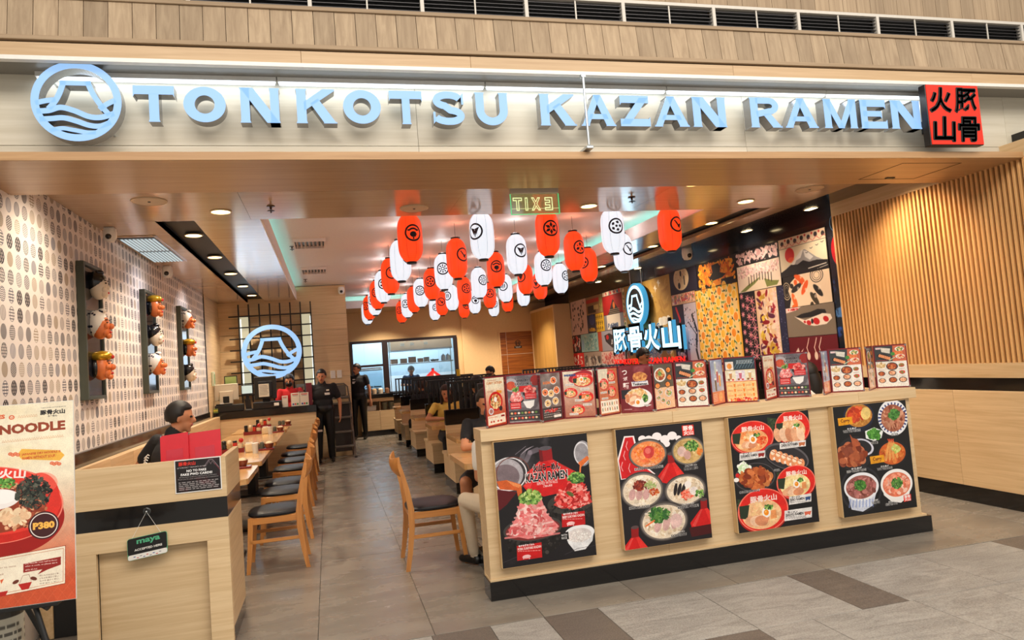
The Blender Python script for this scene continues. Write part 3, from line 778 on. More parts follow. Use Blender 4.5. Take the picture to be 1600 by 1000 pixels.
def logo_shapes():
    S = [('s', arc(0, 0, 1, 1, 0, 354, 60), arc(0, 0, .83, .83, 0, 354, 60), True)]
    def B(path, w): L, R_ = band(path, w); S.append(('s', L, R_, False))
    def cat(pts, n=6):   # Catmull-Rom through points
        o = []
        for i in range(len(pts)-1):
            p0, p1, p2, p3 = pts[max(i-1, 0)], pts[i], pts[i+1], pts[min(i+2, len(pts)-1)]
            for k in range(n):
                t = k/n; o.append(tuple(.5*((2*p1[q])+(-p0[q]+p2[q])*t+(2*p0[q]-5*p1[q]+4*p2[q]-p3[q])*t*t+(-p0[q]+3*p1[q]-3*p2[q]+p3[q])*t**3) for q in (0, 1)))
        return o+[pts[-1]]
    B([(-.36, .455), (.33, .455)], .115)
    B(cat([(-.27, .5), (-.37, .2), (-.48, -.02), (-.62, -.2)]), .125)
    B(cat([(.25, .5), (.36, .2), (.52, -.08), (.72, -.34)]), .125)
    B(cat([(-.9, -.06), (-.68, .0), (-.46, .03)]), .12)
    B(cat([(.5, -.2), (.66, -.07), (.86, .04)]), .12)
    B(cat([(-.88, -.26), (-.62, -.24), (-.36, -.16), (-.06, -.24), (.25, -.38), (.52, -.4), (.82, -.3)]), .13)
    B(cat([(-.82, -.46), (-.55, -.44), (-.3, -.42), (-.02, -.5), (.25, -.6), (.5, -.62), (.74, -.52)]), .125)
    B(cat([(-.6, -.74), (-.35, -.68), (-.1, -.72), (.2, -.78), (.4, -.78)]), .1)
    return S
t = thing('sign_emblem', 'round pale blue lit mountain and waves emblem at the start of the fascia sign', 'sign', (-1.29, 4.3, 2.97))
f = lambda u, v, d: (-1.298+.232*u, 4.2+d, 3.203+.232*v)
lit_shape(t, logo_shapes(), f, 0, .085, LETF, LETS, 'emblem_face', 'emblem_return')
for a in (45, 135, 225, 315): MB().tube([(-1.298+.21*math.cos(math.radians(a)), 4.285, 3.203+.21*math.sin(math.radians(a))), (-1.298+.21*math.cos(math.radians(a)), 4.36, 3.203+.21*math.sin(math.radians(a)))], .006, 6).build('stand_off', STEEL, t, world=True)
# tube lights along the top of the fascia recess
TUBE = glow('tube light', (226, 240, 255), 3.0)
jx = [-1.548, -.207, 1.13, 2.465, 3.805, 4.9]
for i in range(5):
    t = thing('tube_light', 'slim white tube light under the fascia recess, %s from the left' % names[i], 'lamp', ((jx[i]+jx[i+1])/2, 4.33, 3.4), 0, 'tube lights over the fascia sign')
    box('tube', TUBE, (jx[i]+.012, jx[i+1]-.012, 4.315, 4.34, 3.376, 3.392), t, .004)
    box('housing', WHITEPL, (jx[i]+.004, jx[i+1]-.004, 4.31, 4.345, 3.392, 3.42), t)
    area('tube_glow', ((jx[i]+jx[i+1])/2, 4.30, 3.37), jx[i+1]-jx[i]-.03, 1.5, (.86, .94, 1.0), (math.radians(12), 0, 0), .03)
# bracket in front of the letters
t = thing('sign_bracket', 'thin upright steel bracket rod crossing the sign before the first A', 'bracket', (1.757, 4.13, 2.91))
m = MB(); m.tube([(1.757, 4.13, 3.41), (1.759, 4.13, 2.93)], .009, 8); m.build('rod', STEEL, t, world=True)
box('foot', STEEL, (1.735, 1.785, 4.115, 4.36, 2.905, 2.925), t, .003); box('cap', STEEL, (1.74, 1.775, 4.12, 4.15, 3.39, 3.412), t, .003)
# red box sign with four brush characters
REDL = glow('red lit acrylic', (250, 44, 14), .9)
t = thing('red_box_sign', 'square lit red box sign with four black brush characters on the fascia', 'sign', (4.76, 4.15, 2.93))
box('case', flat('sign case', (28, 22, 24), .3), (4.5, 4.995, 4.104, 4.165, 2.928, 3.398), t, .003); box('bracket', BLACKM, (4.7, 4.8, 4.165, 4.36, 3.1, 3.2), t)
box('lit_face', REDL, (4.506, 4.989, 4.098, 4.105, 2.934, 3.392), t)
INK = flat('black brush ink', (14, 10, 10), .6)
for ch, cx, cz in (('火', 4.625, 3.275), ('豚', 4.86, 3.275), ('山', 4.63, 3.05), ('骨', 4.86, 3.05)):
    text_mesh('brush_character', ch, .2, .19, INK, t, lambda u, v, d, cx=cx, cz=cz: (cx+u, 4.0965-d, cz+v), .0012, .016, 4, .12, .007)
# exit sign (seen from behind: mirrored), outlined letters on an edge-lit acrylic plate
t = thing('exit_sign', 'hanging edge-lit acrylic EXIT sign seen from behind with mirrored outlined letters', 'sign', (1.655, 5.05, 2.9))
box('mount', flat('pale mount', (190, 176, 160), .4), (1.455, 1.852, 5.03, 5.07, 2.845, 2.9), t, .004)
box('mount_stem', DARKTRIM, (1.44, 1.86, 5.035, 5.065, 2.9, 3.0), t)
EXG = glow('exit letter outline', (240, 246, 176), 1.1)
m, nt, b = newmat('edge lit acrylic'); b.inputs['Base Color'].default_value = srgb(170, 200, 150); b.inputs['Alpha'].default_value = .22; b.inputs['Roughness'].default_value = .1
b.inputs['Emission Color'].default_value = srgb(150, 190, 110); b.inputs['Emission Strength'].default_value = .16; ACR = m
box('acrylic_plate', ACR, (1.458, 1.85, 5.046, 5.054, 2.684, 2.845), t)
EDG = glow('acrylic edge', (90, 230, 140), .9)
m = MB(); m.box(1.456, 1.852, 5.045, 5.055, 2.681, 2.685).box(1.454, 1.458, 5.045, 5.055, 2.681, 2.845).box(1.85, 1.854, 5.045, 5.055, 2.681, 2.845); m.build('plate_edge', EDG, t, world=True)
box('scratched_line', EXG, (1.46, 1.848, 5.044, 5.0455, 2.726, 2.728), t)
for i, ch in enumerate('TIXE'):
    cu = bpy.data.curves.new('t', 'FONT'); cu.body = ch; cu.size = 1; cu.fill_mode = 'NONE'; cu.bevel_depth = .028; cu.bevel_resolution = 0; cu.resolution_u = 2; cu.offset = .03
    ob = bpy.data.objects.new('t', cu); COL.objects.link(ob); dg = bpy.context.evaluated_depsgraph_get(); dg.update()
    me = bpy.data.meshes.new_from_object(ob.evaluated_get(dg)); bpy.data.objects.remove(ob); bpy.data.curves.remove(cu)
    V = np.array([v.co for v in me.vertices]); lo, hi = V.min(0), V.max(0)
    w = {'T': .075, 'I': .022, 'X': .078, 'E': .066}[ch]; cx = {'T': 1.51, 'I': 1.582, 'X': 1.66, 'E': 1.765}[ch]
    for v in me.vertices:
        q = (np.array(v.co)-(lo+hi)/2)/(hi-lo+1e-6)
        v.co = (cx-q[0]*w-1.655, 5.044-5.05+q[2]*.004, 2.763+q[1]*.105-2.9)
    me.materials.clear(); me.materials.append(EXG)
    o = bpy.data.objects.new('exit_letter', me); COL.objects.link(o); o.parent = t
# downlights
DLE = glow('downlight lens', (255, 226, 170), 9.0); DLR = flat('downlight ring', (214, 196, 160), .35)
def downlight(x, y, z, where, power, r=.075, col=WARM, ring=DLR, em=DLE):
    t = thing('downlight', 'round recessed downlight ' + where, 'lamp', (x, y, z), 0, 'round ceiling downlights')
    MB().lathe([(r*1.16, -.001), (r*1.2, -.006), (r*1.02, -.012), (r, -.004)], (x, y, z), 28).build('ring', ring, t, world=True, smooth=True)
    MB().lathe([(.001, -.005), (r, -.005)], (x, y, z), 28).build('lens', em, t, world=True)
    spot('ceiling_beam', (x, y, z-.03), power, col, 2.2, .9, r=.06)
PW = 125
downlight(-.808, 6.074, ZC, 'in the ceiling between the speaker and the left slot', PW)
for i, y in enumerate((7.251, 8.561, 9.921, 11.297, 12.585)): downlight(-1.232, y, ZC+.045, 'in the left black slot, %s from the front' % names[i], PW)
downlight(2.556, 6.134, ZC, 'in the ceiling right of the exit sign', PW)
downlight(4.249, 6.075, ZC, 'in the ceiling near the start of the right slot', PW)
downlight(3.252, 5.361, ZC, 'close behind the fascia soffit right of centre', 50)
for i, y in enumerate((7.35, 8.9, 10.8, 12.8)): downlight(4.63, y, ZC+.045, 'in the right black slot, %s from the front' % names[i], PW)
# wall washers over slats and art wall
m = MB()
for i, y in enumerate((5.2, 6.57, 7.784, 9.3, 11.0, 12.8)):
    if i > 0:
        t = thing('downlight', 'narrow white light in the black ceiling margin, %s from the front' % names[i-1], 'lamp', (5.37, y, ZC), 0, 'lights in the black margin')
        box('lens', DLE, (5.335, 5.405, y-.13, y+.0, ZC-.008, ZC+.0), t, .002); box('ring', DLR, (5.325, 5.415, y-.14, y+.01, ZC-.004, ZC+.002), t)
    spot('wall_wash', (5.05 if i else 4.95, y, ZC-.04), 40 if i else 110, (1, .74, .46) if i == 0 else WARM, 1.9, 1, (0, math.radians(-28), 0))
for y, pw in ((5.15, 52), (7.9, 30), (10.2, 30)): spot('wall_wash', (-1.3, y, 2.93), pw, (1, .86, .68) if y < 6 else (.95, .93, 1), 1.9, 1, (0, math.radians(35), 0))
# added spots with no fittings, put in to brighten the far back wall
for x, y in ((4.3, 15.6), (2.9, 16.2), (1.3, 16.2)): spot('ceiling_beam', (x, y, 2.95), 240, WARM, 2.2, .9)
# speakers, sprinklers, grilles, cameras
SPK = flat('speaker grille', (206, 184, 158), .6)
for x, y, w in ((-1.277, 5.689, 'above the wallpapered wall'), (.843, 6.097, 'over the front lanterns'), (4.652, 5.624, 'near the slatted wall')):
    t = thing('ceiling_speaker', 'flat round ceiling speaker ' + w, 'speaker', (x, y, ZC), 0, 'round ceiling speakers')
    MB().lathe([(.13, 0), (.13, -.008), (.118, -.012), (.118, -.008), (.001, -.007)], (x, y, ZC), 30).build('grille', SPK, t, world=True, smooth=True)
    MB().lathe([(.012, -.007), (.01, -.012), (.001, -.012)], (x, y, ZC), 10).build('logo_dot', DARKTRIM, t, world=True)
BRS = flat('dark bronze', (84, 60, 44), .3, .8)
for x, y, z, w in ((-.391, 5.926, ZC, 'left of the front lanterns'), (2.868, 5.832, ZC, 'right of the exit sign'), (-.37, 9.2, 3.26, 'behind the nearest tray vent'), (-.3, 12.4, 3.26, 'behind the second tray vent')):
    t = thing('sprinkler', 'small bronze sprinkler head ' + w, 'sprinkler', (x, y, z), 0, 'ceiling sprinklers')
    MB().lathe([(.034, 0), (.034, -.006), (.01, -.009), (.008, -.03), (.012, -.032)], (x, y, z), 14).build('body', BRS, t, world=True, smooth=True)
    MB().lathe([(.03, -.04), (.03, -.044), (.006, -.046), (.005, -.06)], (x, y, z), 12).build('deflector', BRS, t, world=True)
for x, y, w in ((-.14, 8.95, 'nearest'), (-.13, 11.3, 'middle'), (-.12, 14.2, 'farthest')):
    t = thing('ceiling_vent', 'white four-way ceiling vent on the tray, %s of the three' % w, 'vent', (x, y, 3.26), 0, 'vents on the tray ceiling')
    m = MB(); z = 3.26
    for s, d in ((.27, 0), (.2, .0)):
        pass
    m.hexa([(x-.27, y-.33, z-.002), (x+.27, y-.33, z-.002), (x+.27, y+.33, z-.002), (x-.27, y+.33, z-.002), (x-.27, y-.33, z), (x+.27, y-.33, z), (x+.27, y+.33, z), (x-.27, y+.33, z)])
    m.box(x-.2, x+.2, y-.26, y-.24, z-.04, z).box(x-.2, x+.2, y+.24, y+.26, z-.04, z).box(x-.2, x-.18, y-.24, y+.24, z-.04, z).box(x+.18, x+.2, y-.24, y+.24, z-.04, z)
    m.build('frame', TRAYW, t, world=True)
    box('throat', DARKTRIM, (x-.18, x+.18, y-.24, y+.24, z-.006, z-.003), t)
    for q in range(7):
        xx = x-.15+q*.05
        MB().hexa([(xx-.012, y-.235, z-.034), (xx-.008, y-.235, z-.034), (xx-.008, y+.235, z-.034), (xx-.012, y+.235, z-.034), (xx+.008, y-.235, z-.008), (xx+.012, y-.235, z-.008), (xx+.012, y+.235, z-.008), (xx+.008, y+.235, z-.008)]).build('blade', TRAYW, t, world=True)
t = thing('ceiling_air_grille', 'large silver louvred air grille beside the wallpapered wall', 'vent', (-1.73, 7.75, ZC))
box('frame', CEILW, (-1.905, -1.53, 7.0, 8.5, ZC-.008, ZC), t, .002); box('throat', DARKTRIM, (-1.88, -1.555, 7.05, 8.45, ZC-.012, ZC-.008), t)
LOUV = glow('louvre with added glow', (206, 220, 224), .8)  # emission stands in for light falling on the louvre blades
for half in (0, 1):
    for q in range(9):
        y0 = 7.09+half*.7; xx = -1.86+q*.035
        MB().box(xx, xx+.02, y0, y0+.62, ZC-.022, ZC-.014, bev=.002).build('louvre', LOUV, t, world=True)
def camera_dome(x, y, z, label, s=1.0, rz=0):
    t = thing('security_camera', label, 'camera', (x, y, z), rz)
    MB().box(-.035*s, .035*s, -.03*s, .03*s, -.012*s, 0, bev=.004).build('bracket', WHITEPL, t)
    MB().lathe([(.001, -.11*s), (.03*s, -.105*s), (.045*s, -.08*s), (.048*s, -.04*s), (.045*s, -.012*s)], n=18).build('body', WHITEPL, t, smooth=True)
    MB().ell((.0, -.03*s, -.07*s), (.024*s, .024*s, .024*s)).build('lens', BLACK, t, smooth=True)
camera_dome(.326, 13.25, 3.2, 'small white dome camera at the top of the oak wall by the kitchen', 1.3)
camera_dome(-1.82, 6.62, 3.0, 'white bullet sensor in the corner above the wallpaper', 1.2)
camera_dome(-1.82, 8.85, 3.0, 'dark strapped white camera under the air grille on the wallpaper', 1.3)
camera_dome(5.2, 8.95, 3.0, 'white emergency lamp in front of the black wall margin', 1.6)
# access hatch outline in the lip
t = thing('access_hatch', 'thin dark outlined access hatch in the fascia soffit at the far right', 'hatch', (4.7, 4.55, 2.85))
for d in ((4.42, 4.43, 4.3, 4.76), (4.98, 4.99, 4.3, 4.76), (4.43, 4.98, 4.3, 4.308), (4.43, 4.98, 4.752, 4.76)): box('seam', BLACKM, (*d, 2.8485, 2.851), t)
box('catch', DARKTRIM, (4.66, 4.74, 4.7, 4.73, 2.842, 2.8495), t, .002)

# ================================================================== PAPER LANTERNS
def lanternmat(name, c, e, rib):
    m, nt, b = newmat(name)
    cc = srgb(*c)
    tc = nt.nodes.new('ShaderNodeTexCoord'); sp = nt.nodes.new('ShaderNodeSeparateXYZ'); nt.links.new(tc.outputs['Object'], sp.inputs[0])
    sn = nt.nodes.new('ShaderNodeMath'); sn.operation = 'MULTIPLY'; sn.inputs[1].default_value = 2*PI/.0165; nt.links.new(sp.outputs[2], sn.inputs[0])
    s2 = nt.nodes.new('ShaderNodeMath'); s2.operation = 'SINE'; nt.links.new(sn.outputs[0], s2.inputs[0])
    mr = nt.nodes.new('ShaderNodeMapRange'); mr.inputs[1].default_value = .55; mr.inputs[2].default_value = 1; mr.inputs[3].default_value = 0; mr.inputs[4].default_value = .5; nt.links.new(s2.outputs[0], mr.inputs[0])
    mx = nt.nodes.new('ShaderNodeMix'); mx.data_type = 'RGBA'; mx.inputs[6].default_value = cc; mx.inputs[7].default_value = srgb(*rib); nt.links.new(mr.outputs[0], mx.inputs[0])
    b.inputs['Base Color'].default_value = (cc[0]*.3, cc[1]*.3, cc[2]*.3, 1); nt.links.new(mx.outputs[2], b.inputs['Emission Color'])
    b.inputs['Emission Strength'].default_value = e; b.inputs['Roughness'].default_value = .5
    return m
LW = lanternmat('lit white paper', (240, 245, 253), .95, (190, 202, 222))
LR = lanternmat('lit red paper', (255, 70, 22), 1.0, (218, 34, 8))
LCAP = flat('lantern cap black', (24, 18, 20), .4)
SEAMW = flat('grey paper seam', (150, 165, 190), .6); SEAMR = flat('dark red paper seam', (170, 20, 10), .6)
EMB = flat('black emblem ink', (26, 18, 34), .6)
LH, LR_ = .49, .124
def lprof(z):      # radius at height z (0..LH)
    t = abs(z/LH-.5)*2
    return LR_*(1-.62*t**5-.06*t*t)
prof = [(lprof(LH*i/22), LH*i/22) for i in range(23)]
body_me = {}
for k_, mt in (('w', LW), ('o', LR)):
    body_me[k_] = MB().lathe(prof, n=28).mesh('paper_body', mt, True)
seam_me = {}
for k_, mt in (('w', SEAMW), ('o', SEAMR)):
    m = MB()
    for q in range(8):
        a = 2*PI*q/8+.2
        m.tube([((lprof(LH*i/14)+.0006)*math.cos(a), (lprof(LH*i/14)+.0006)*math.sin(a), LH*i/14) for i in range(15)], .0011, 4)
    seam_me[k_] = m.mesh('seams', mt)
capm = MB().lathe([(.052, LH-.006), (.056, LH-.002), (.056, LH+.012), (.05, LH+.014), (.001, LH+.014)], n=20).mesh('top_cap', LCAP)
botm = MB().lathe([(.001, -.014), (.046, -.014), (.05, -.01), (.05, .004), (.046, .006)], n=20).mesh('bottom_cap', LCAP)
def emblem(kind):
    """family-crest style round emblem wrapped on the paper"""
    P2 = []      # polygons in a unit disc
    S2 = [(arc(0, 0, 1, 1, 0, 352, 44), arc(0, 0, .79, .79, 0, 352, 44), True)]
    def pet(n, r0, r1, w, rot=0, tip=1):
        for q in range(n):
            a = 2*PI*q/n+rot; c, s_ = math.cos(a), math.sin(a)
            pts = [(r0, 0), ((r0+r1)/2, w), (r1, w*.25*tip), (r1, -w*.25*tip), ((r0+r1)/2, -w)]
            P2.append([(x*c-y*s_, x*s_+y*c) for x, y in pts])
    if kind == 0: pet(6, .08, .74, .2, PI/6)
    elif kind == 1: P2.extend([[(-.6, .5), (0, .28), (-.12, -.5)], [(.6, .5), (.12, -.5), (0, .3)], [(-.08, .1), (.08, .1), (.05, -.66), (-.05, -.66)]])
    elif kind == 2: pet(5, .3, .66, .24); P2.append(arc(0, 0, .16, .16, 0, 330, 11))
    elif kind == 3: S2.append((arc(0, .1, .6, .5, 20, 160, 16), arc(0, .08, .42, .3, 20, 160, 16), False)); P2.append(arc(0, -.18, .4, .34, 0, 345, 18)); pet(3, .5, .75, .14, -PI/2)
    elif kind == 4: pet(8, .34, .7, .13); S2.append((arc(0, 0, .3, .3, 0, 345, 20), arc(0, 0, .18, .18, 0, 345, 20), True))
    elif kind == 5: P2.extend([[(-.5, .5), (-.3, .55), (.45, -.35), (.3, -.55)], [(.05, -.1), (.5, .15), (.55, -.05), (.3, -.4), (0, -.35)]])
    elif kind == 6:
        for q in (-1, 0, 1): P2.append([(q*.34-.08, -.5+abs(q)*.12), (q*.34+.08, -.5+abs(q)*.12), (q*.34+.11, .5-abs(q)*.15), (q*.34-.02, .6-abs(q)*.15), (q*.34-.1, .45-abs(q)*.12)])
    else: pet(3, .1, .7, .22, PI/2); pet(3, .3, .62, .1, PI/2+PI/3)
    return P2, S2
emb_me = {}
def embmesh(kind, tone):
    if (kind, tone) in emb_me: return emb_me[kind, tone]
    P2, S2 = emblem(kind); m = MB()
    R_ = .085; zc = LH*.56
    def f(u, v, d):
        a = u*R_/LR_; z = zc+v*R_; r = lprof(z)+.0012
        return (r*math.sin(a), -r*math.cos(a), z)
    for p in P2:     # subdivide polygons as fans of short edges
        q = []
        for i in range(len(p)):
            a, b = p[i], p[(i+1) % len(p)]
            for k in range(3): q.append((a[0]+(b[0]-a[0])*k/3, a[1]+(b[1]-a[1])*k/3))
        cx = sum(x for x, y in q)/len(q); cy = sum(y for x, y in q)/len(q)
        n = len(q); m.add([f(cx, cy, 0)]+[f(x, y, 0) for x, y in q], [(0, i+1, (i+1) % n+1) for i in range(n)])
    for L, R2, cl in S2:
        n = len(L); m.add([f(*p, 0) for p in L]+[f(*p, 0) for p in R2], [(i, (i+1) % n, n+(i+1) % n, n+i) for i in range(n if cl else n-1)])
    emb_me[kind, tone] = m.mesh('emblem', tone)
    return emb_me[kind, tone]
LAN = [('o', .854, 6.612, .28, 3), ('w', .903, 8.014, .75, 4), ('o', .896, 9.316, .2, 5), ('w', .885, 10.467, .1, 2), ('o', .875, 11.57, -.1, 4), ('w', .913, 12.8, -.5, 6), ('o', .875, 13.839, -.6, 2), ('w', .902, 15.134, 1.5, 0),
 ('o', 1.581, 8.013, .65, 5), ('w', 1.602, 9.118, -.05, 4), ('o', 1.634, 10.426, -.2, 2), ('w', 1.618, 11.608, -.1, 4), ('o', 1.626, 12.662, 2.5, 7), ('w', 1.636, 13.841, -.3, 7), ('o', 1.671, 15.28, -.4, 2),
 ('w', 1.578, 6.604, -.55, 1), ('o', 2.341, 9.119, .1, 3), ('w', 2.413, 10.551, .6, 4), ('o', 2.384, 11.622, .35, 2), ('w', 2.355, 12.687, -.7, 6), ('o', 2.344, 13.8, -.1, 5), ('w', 2.387, 15.061, .3, 2),
 ('o', 3.033, 14.95, .5, 7), ('w', 3.033, 13.8, .2, 3), ('o', 3.078, 12.622, .1, 7), ('w', 3.101, 11.519, -.3, 6), ('w', 2.298, 7.882, .45, 1), ('o', 3.129, 10.35, -.6, 1), ('w', 3.732, 15.0, .2, 4),
 ('o', 3.75, 13.841, .3, 4), ('w', 3.745, 12.613, .8, 5), ('o', 2.259, 6.569, .35, 0), ('w', 3.059, 9.202, .4, 4), ('o', 3.697, 11.374, -.55, 1), ('o', 3.004, 7.787, .6, 7), ('w', 3.76, 10.477, .8, 2),
 ('w', 2.968, 6.542, .35, 2), ('o', 3.688, 9.045, -.6, 2), ('w', 3.76, 8.035, .65, 5), ('o', 3.617, 6.534, .7, 5)]
def rank(v, cuts): return sum(v > c for c in cuts)
rowc = [7.2, 8.55, 9.9, 11.05, 12.15, 13.2, 14.4]; colc = [1.25, 1.98, 2.7, 3.4]
coln = ['leftmost', 'second', 'middle', 'fourth', 'rightmost']
WIRE = MB().tube([(0, 0, LH+.01), (0, 0, LH+.19)], .0022, 5).build('wire', LCAP)
COL.objects.unlink(WIRE)
for (c, x, y, e, kind) in LAN:
    zb = 2.582; k = 1.0
    if y < 7: k = 6.68/y
    x, y = x*k, y*k; zb = 1.55+(zb-1.55)*k
    r, q = rank(y, rowc), rank(x, colc)
    t = thing('paper_lantern', '%s paper lantern with round crest, %s column, %s row from the front' % ('white' if c == 'w' else 'glowing red', coln[q], names[r]), 'lantern', (x, y, zb),
              -math.atan2(x, y)+math.asin(max(-1, min(1, e)))+(.0 if abs(e) < 1.4 else 2.0), 'paper lanterns under the tray ceiling')
    tone = EMB
    for nm, me in (('paper_body', body_me[c]), ('seams', seam_me[c]), ('top_cap', capm), ('bottom_cap', botm), ('emblem', embmesh(kind, tone)), ('wire', WIRE.data)):
        o = bpy.data.objects.new(nm, me); COL.objects.link(o); o.parent = t
    l = bpy.data.lights.new('lantern_bulb', 'POINT'); l.energy = 1.5 if c == 'w' else 1.2; l.color = (.95, .97, 1) if c == 'w' else (1, .32, .18); l.shadow_soft_size = .03
    lo = bpy.data.objects.new('lantern_bulb', l); COL.objects.link(lo); lo.parent = t; lo.location = (0, 0, LH+.05)
# ================================================================== POSTER ART
GRN = [(70, 120, 50), (110, 160, 70), (50, 90, 40), (150, 190, 100)]
PORK = [(232, 130, 130), (240, 170, 165), (214, 90, 92), (250, 205, 200)]
BEEF = [(205, 40, 38), (232, 90, 84), (170, 24, 26), (244, 160, 150)]
NOOD = [(240, 200, 140), (250, 222, 170), (226, 170, 100)]
FRY = [(172, 76, 34), (198, 104, 50), (140, 56, 26), (214, 132, 74)]
CHA = [(232, 170, 130), (246, 200, 165), (214, 140, 100)]
def egg(c, x, y, r): c.ell(x, y, r, r*1.12, (250, 244, 236)); c.ell(x, y+r*.08, r*.58, r*.62, (240, 140, 30)); c.ell(x-r*.15, y-r*.1, r*.18, r*.18, (255, 200, 110))
def conepot(c, x, y, s, lid=True):   # red conical pot lid with an open chimney
    c.poly([(x-.22*s, y-.55*s), (x+.22*s, y-.6*s), (x+.95*s, y+.35*s), (x+.9*s, y+.75*s), (x, y+.95*s), (x-.85*s, y+.75*s), (x-.95*s, y+.42*s)], (206, 20, 22))
    c.poly([(x+.05*s, y-.55*s), (x+.22*s, y-.6*s), (x+.95*s, y+.35*s), (x+.9*s, y+.7*s), (x+.55*s, y+.8*s)], (228, 46, 40))
    c.poly([(x-.2*s, y-.5*s), (x-.1*s, y-.5*s), (x-.6*s, y+.7*s), (x-.82*s, y+.6*s)], (240, 110, 100), .5)
    c.poly([(x-.24*s, y-1.15*s), (x+.22*s, y-1.2*s), (x+.22*s, y-.56*s), (x-.22*s, y-.5*s)], (150, 16, 20))
    c.ell(x-.01*s, y-1.17*s, .235*s, .1*s, (90, 70, 72))
def stonebowl(c, x, y, rx, ry, cols, top):
    c.ell(x, y, rx, ry, (70, 64, 62)); c.ell(x, y+ry*.02, rx*.95, ry*.93, (120, 112, 106)); c.ell(x, y+.03*ry, rx*.88, ry*.85, cols[0])
    c.bits(x, y, rx*.8, ry*.75, cols, 160, rx*.09); top(c, x, y, rx, ry)
def redbowl(c, x, y, rx, ry, cols, k):
    c.ell(x, y+ry*.14, rx, ry*.95, (168, 18, 16)); c.ell(x, y, rx, ry, (222, 34, 26)); c.ell(x, y, rx, ry, (250, 120, 100), ring=.05)
    c.ell(x-rx*.05, y+ry*.22, rx*.78, ry*.68, cols[0]); c.bits(x-rx*.05, y+ry*.22, rx*.7, ry*.6, cols, 120, rx*.08)
    c.text('豚骨火山', x, y-ry*.62, rx*1.05, ry*.3, (255, 225, 215), .03, .0)
    c.poly([(x-rx*.95, y-ry*.25), (x-rx*.55, y-ry*.3), (x-rx*.62, y+ry*.45), (x-rx*.9, y+ry*.4)], (38, 52, 34))
    for q in range(3): c.ell(x-rx*.3+q*rx*.16, y+ry*.5, rx*.22, ry*.2, CHA[q % 3], -.3)
    egg(c, x+rx*(.02+.1*(k % 2)), y+ry*.12, rx*.17); c.bits(x+rx*.22, y-ry*.14, rx*.14, ry*.12, GRN, 30, rx*.05)
    if k == 0: c.bits(x+rx*.42, y+ry*.2, rx*.26, ry*.26, [(224, 70, 30), (240, 110, 60)], 60, rx*.05)
    else: c.poly([(x+rx*.3, y+ry*.05), (x+rx*.5, y), (x+rx*.55, y+ry*.45), (x+rx*.3, y+ry*.5)], (232, 150, 90))
def paint_pork_tower(c, sx=1.0):
    pass
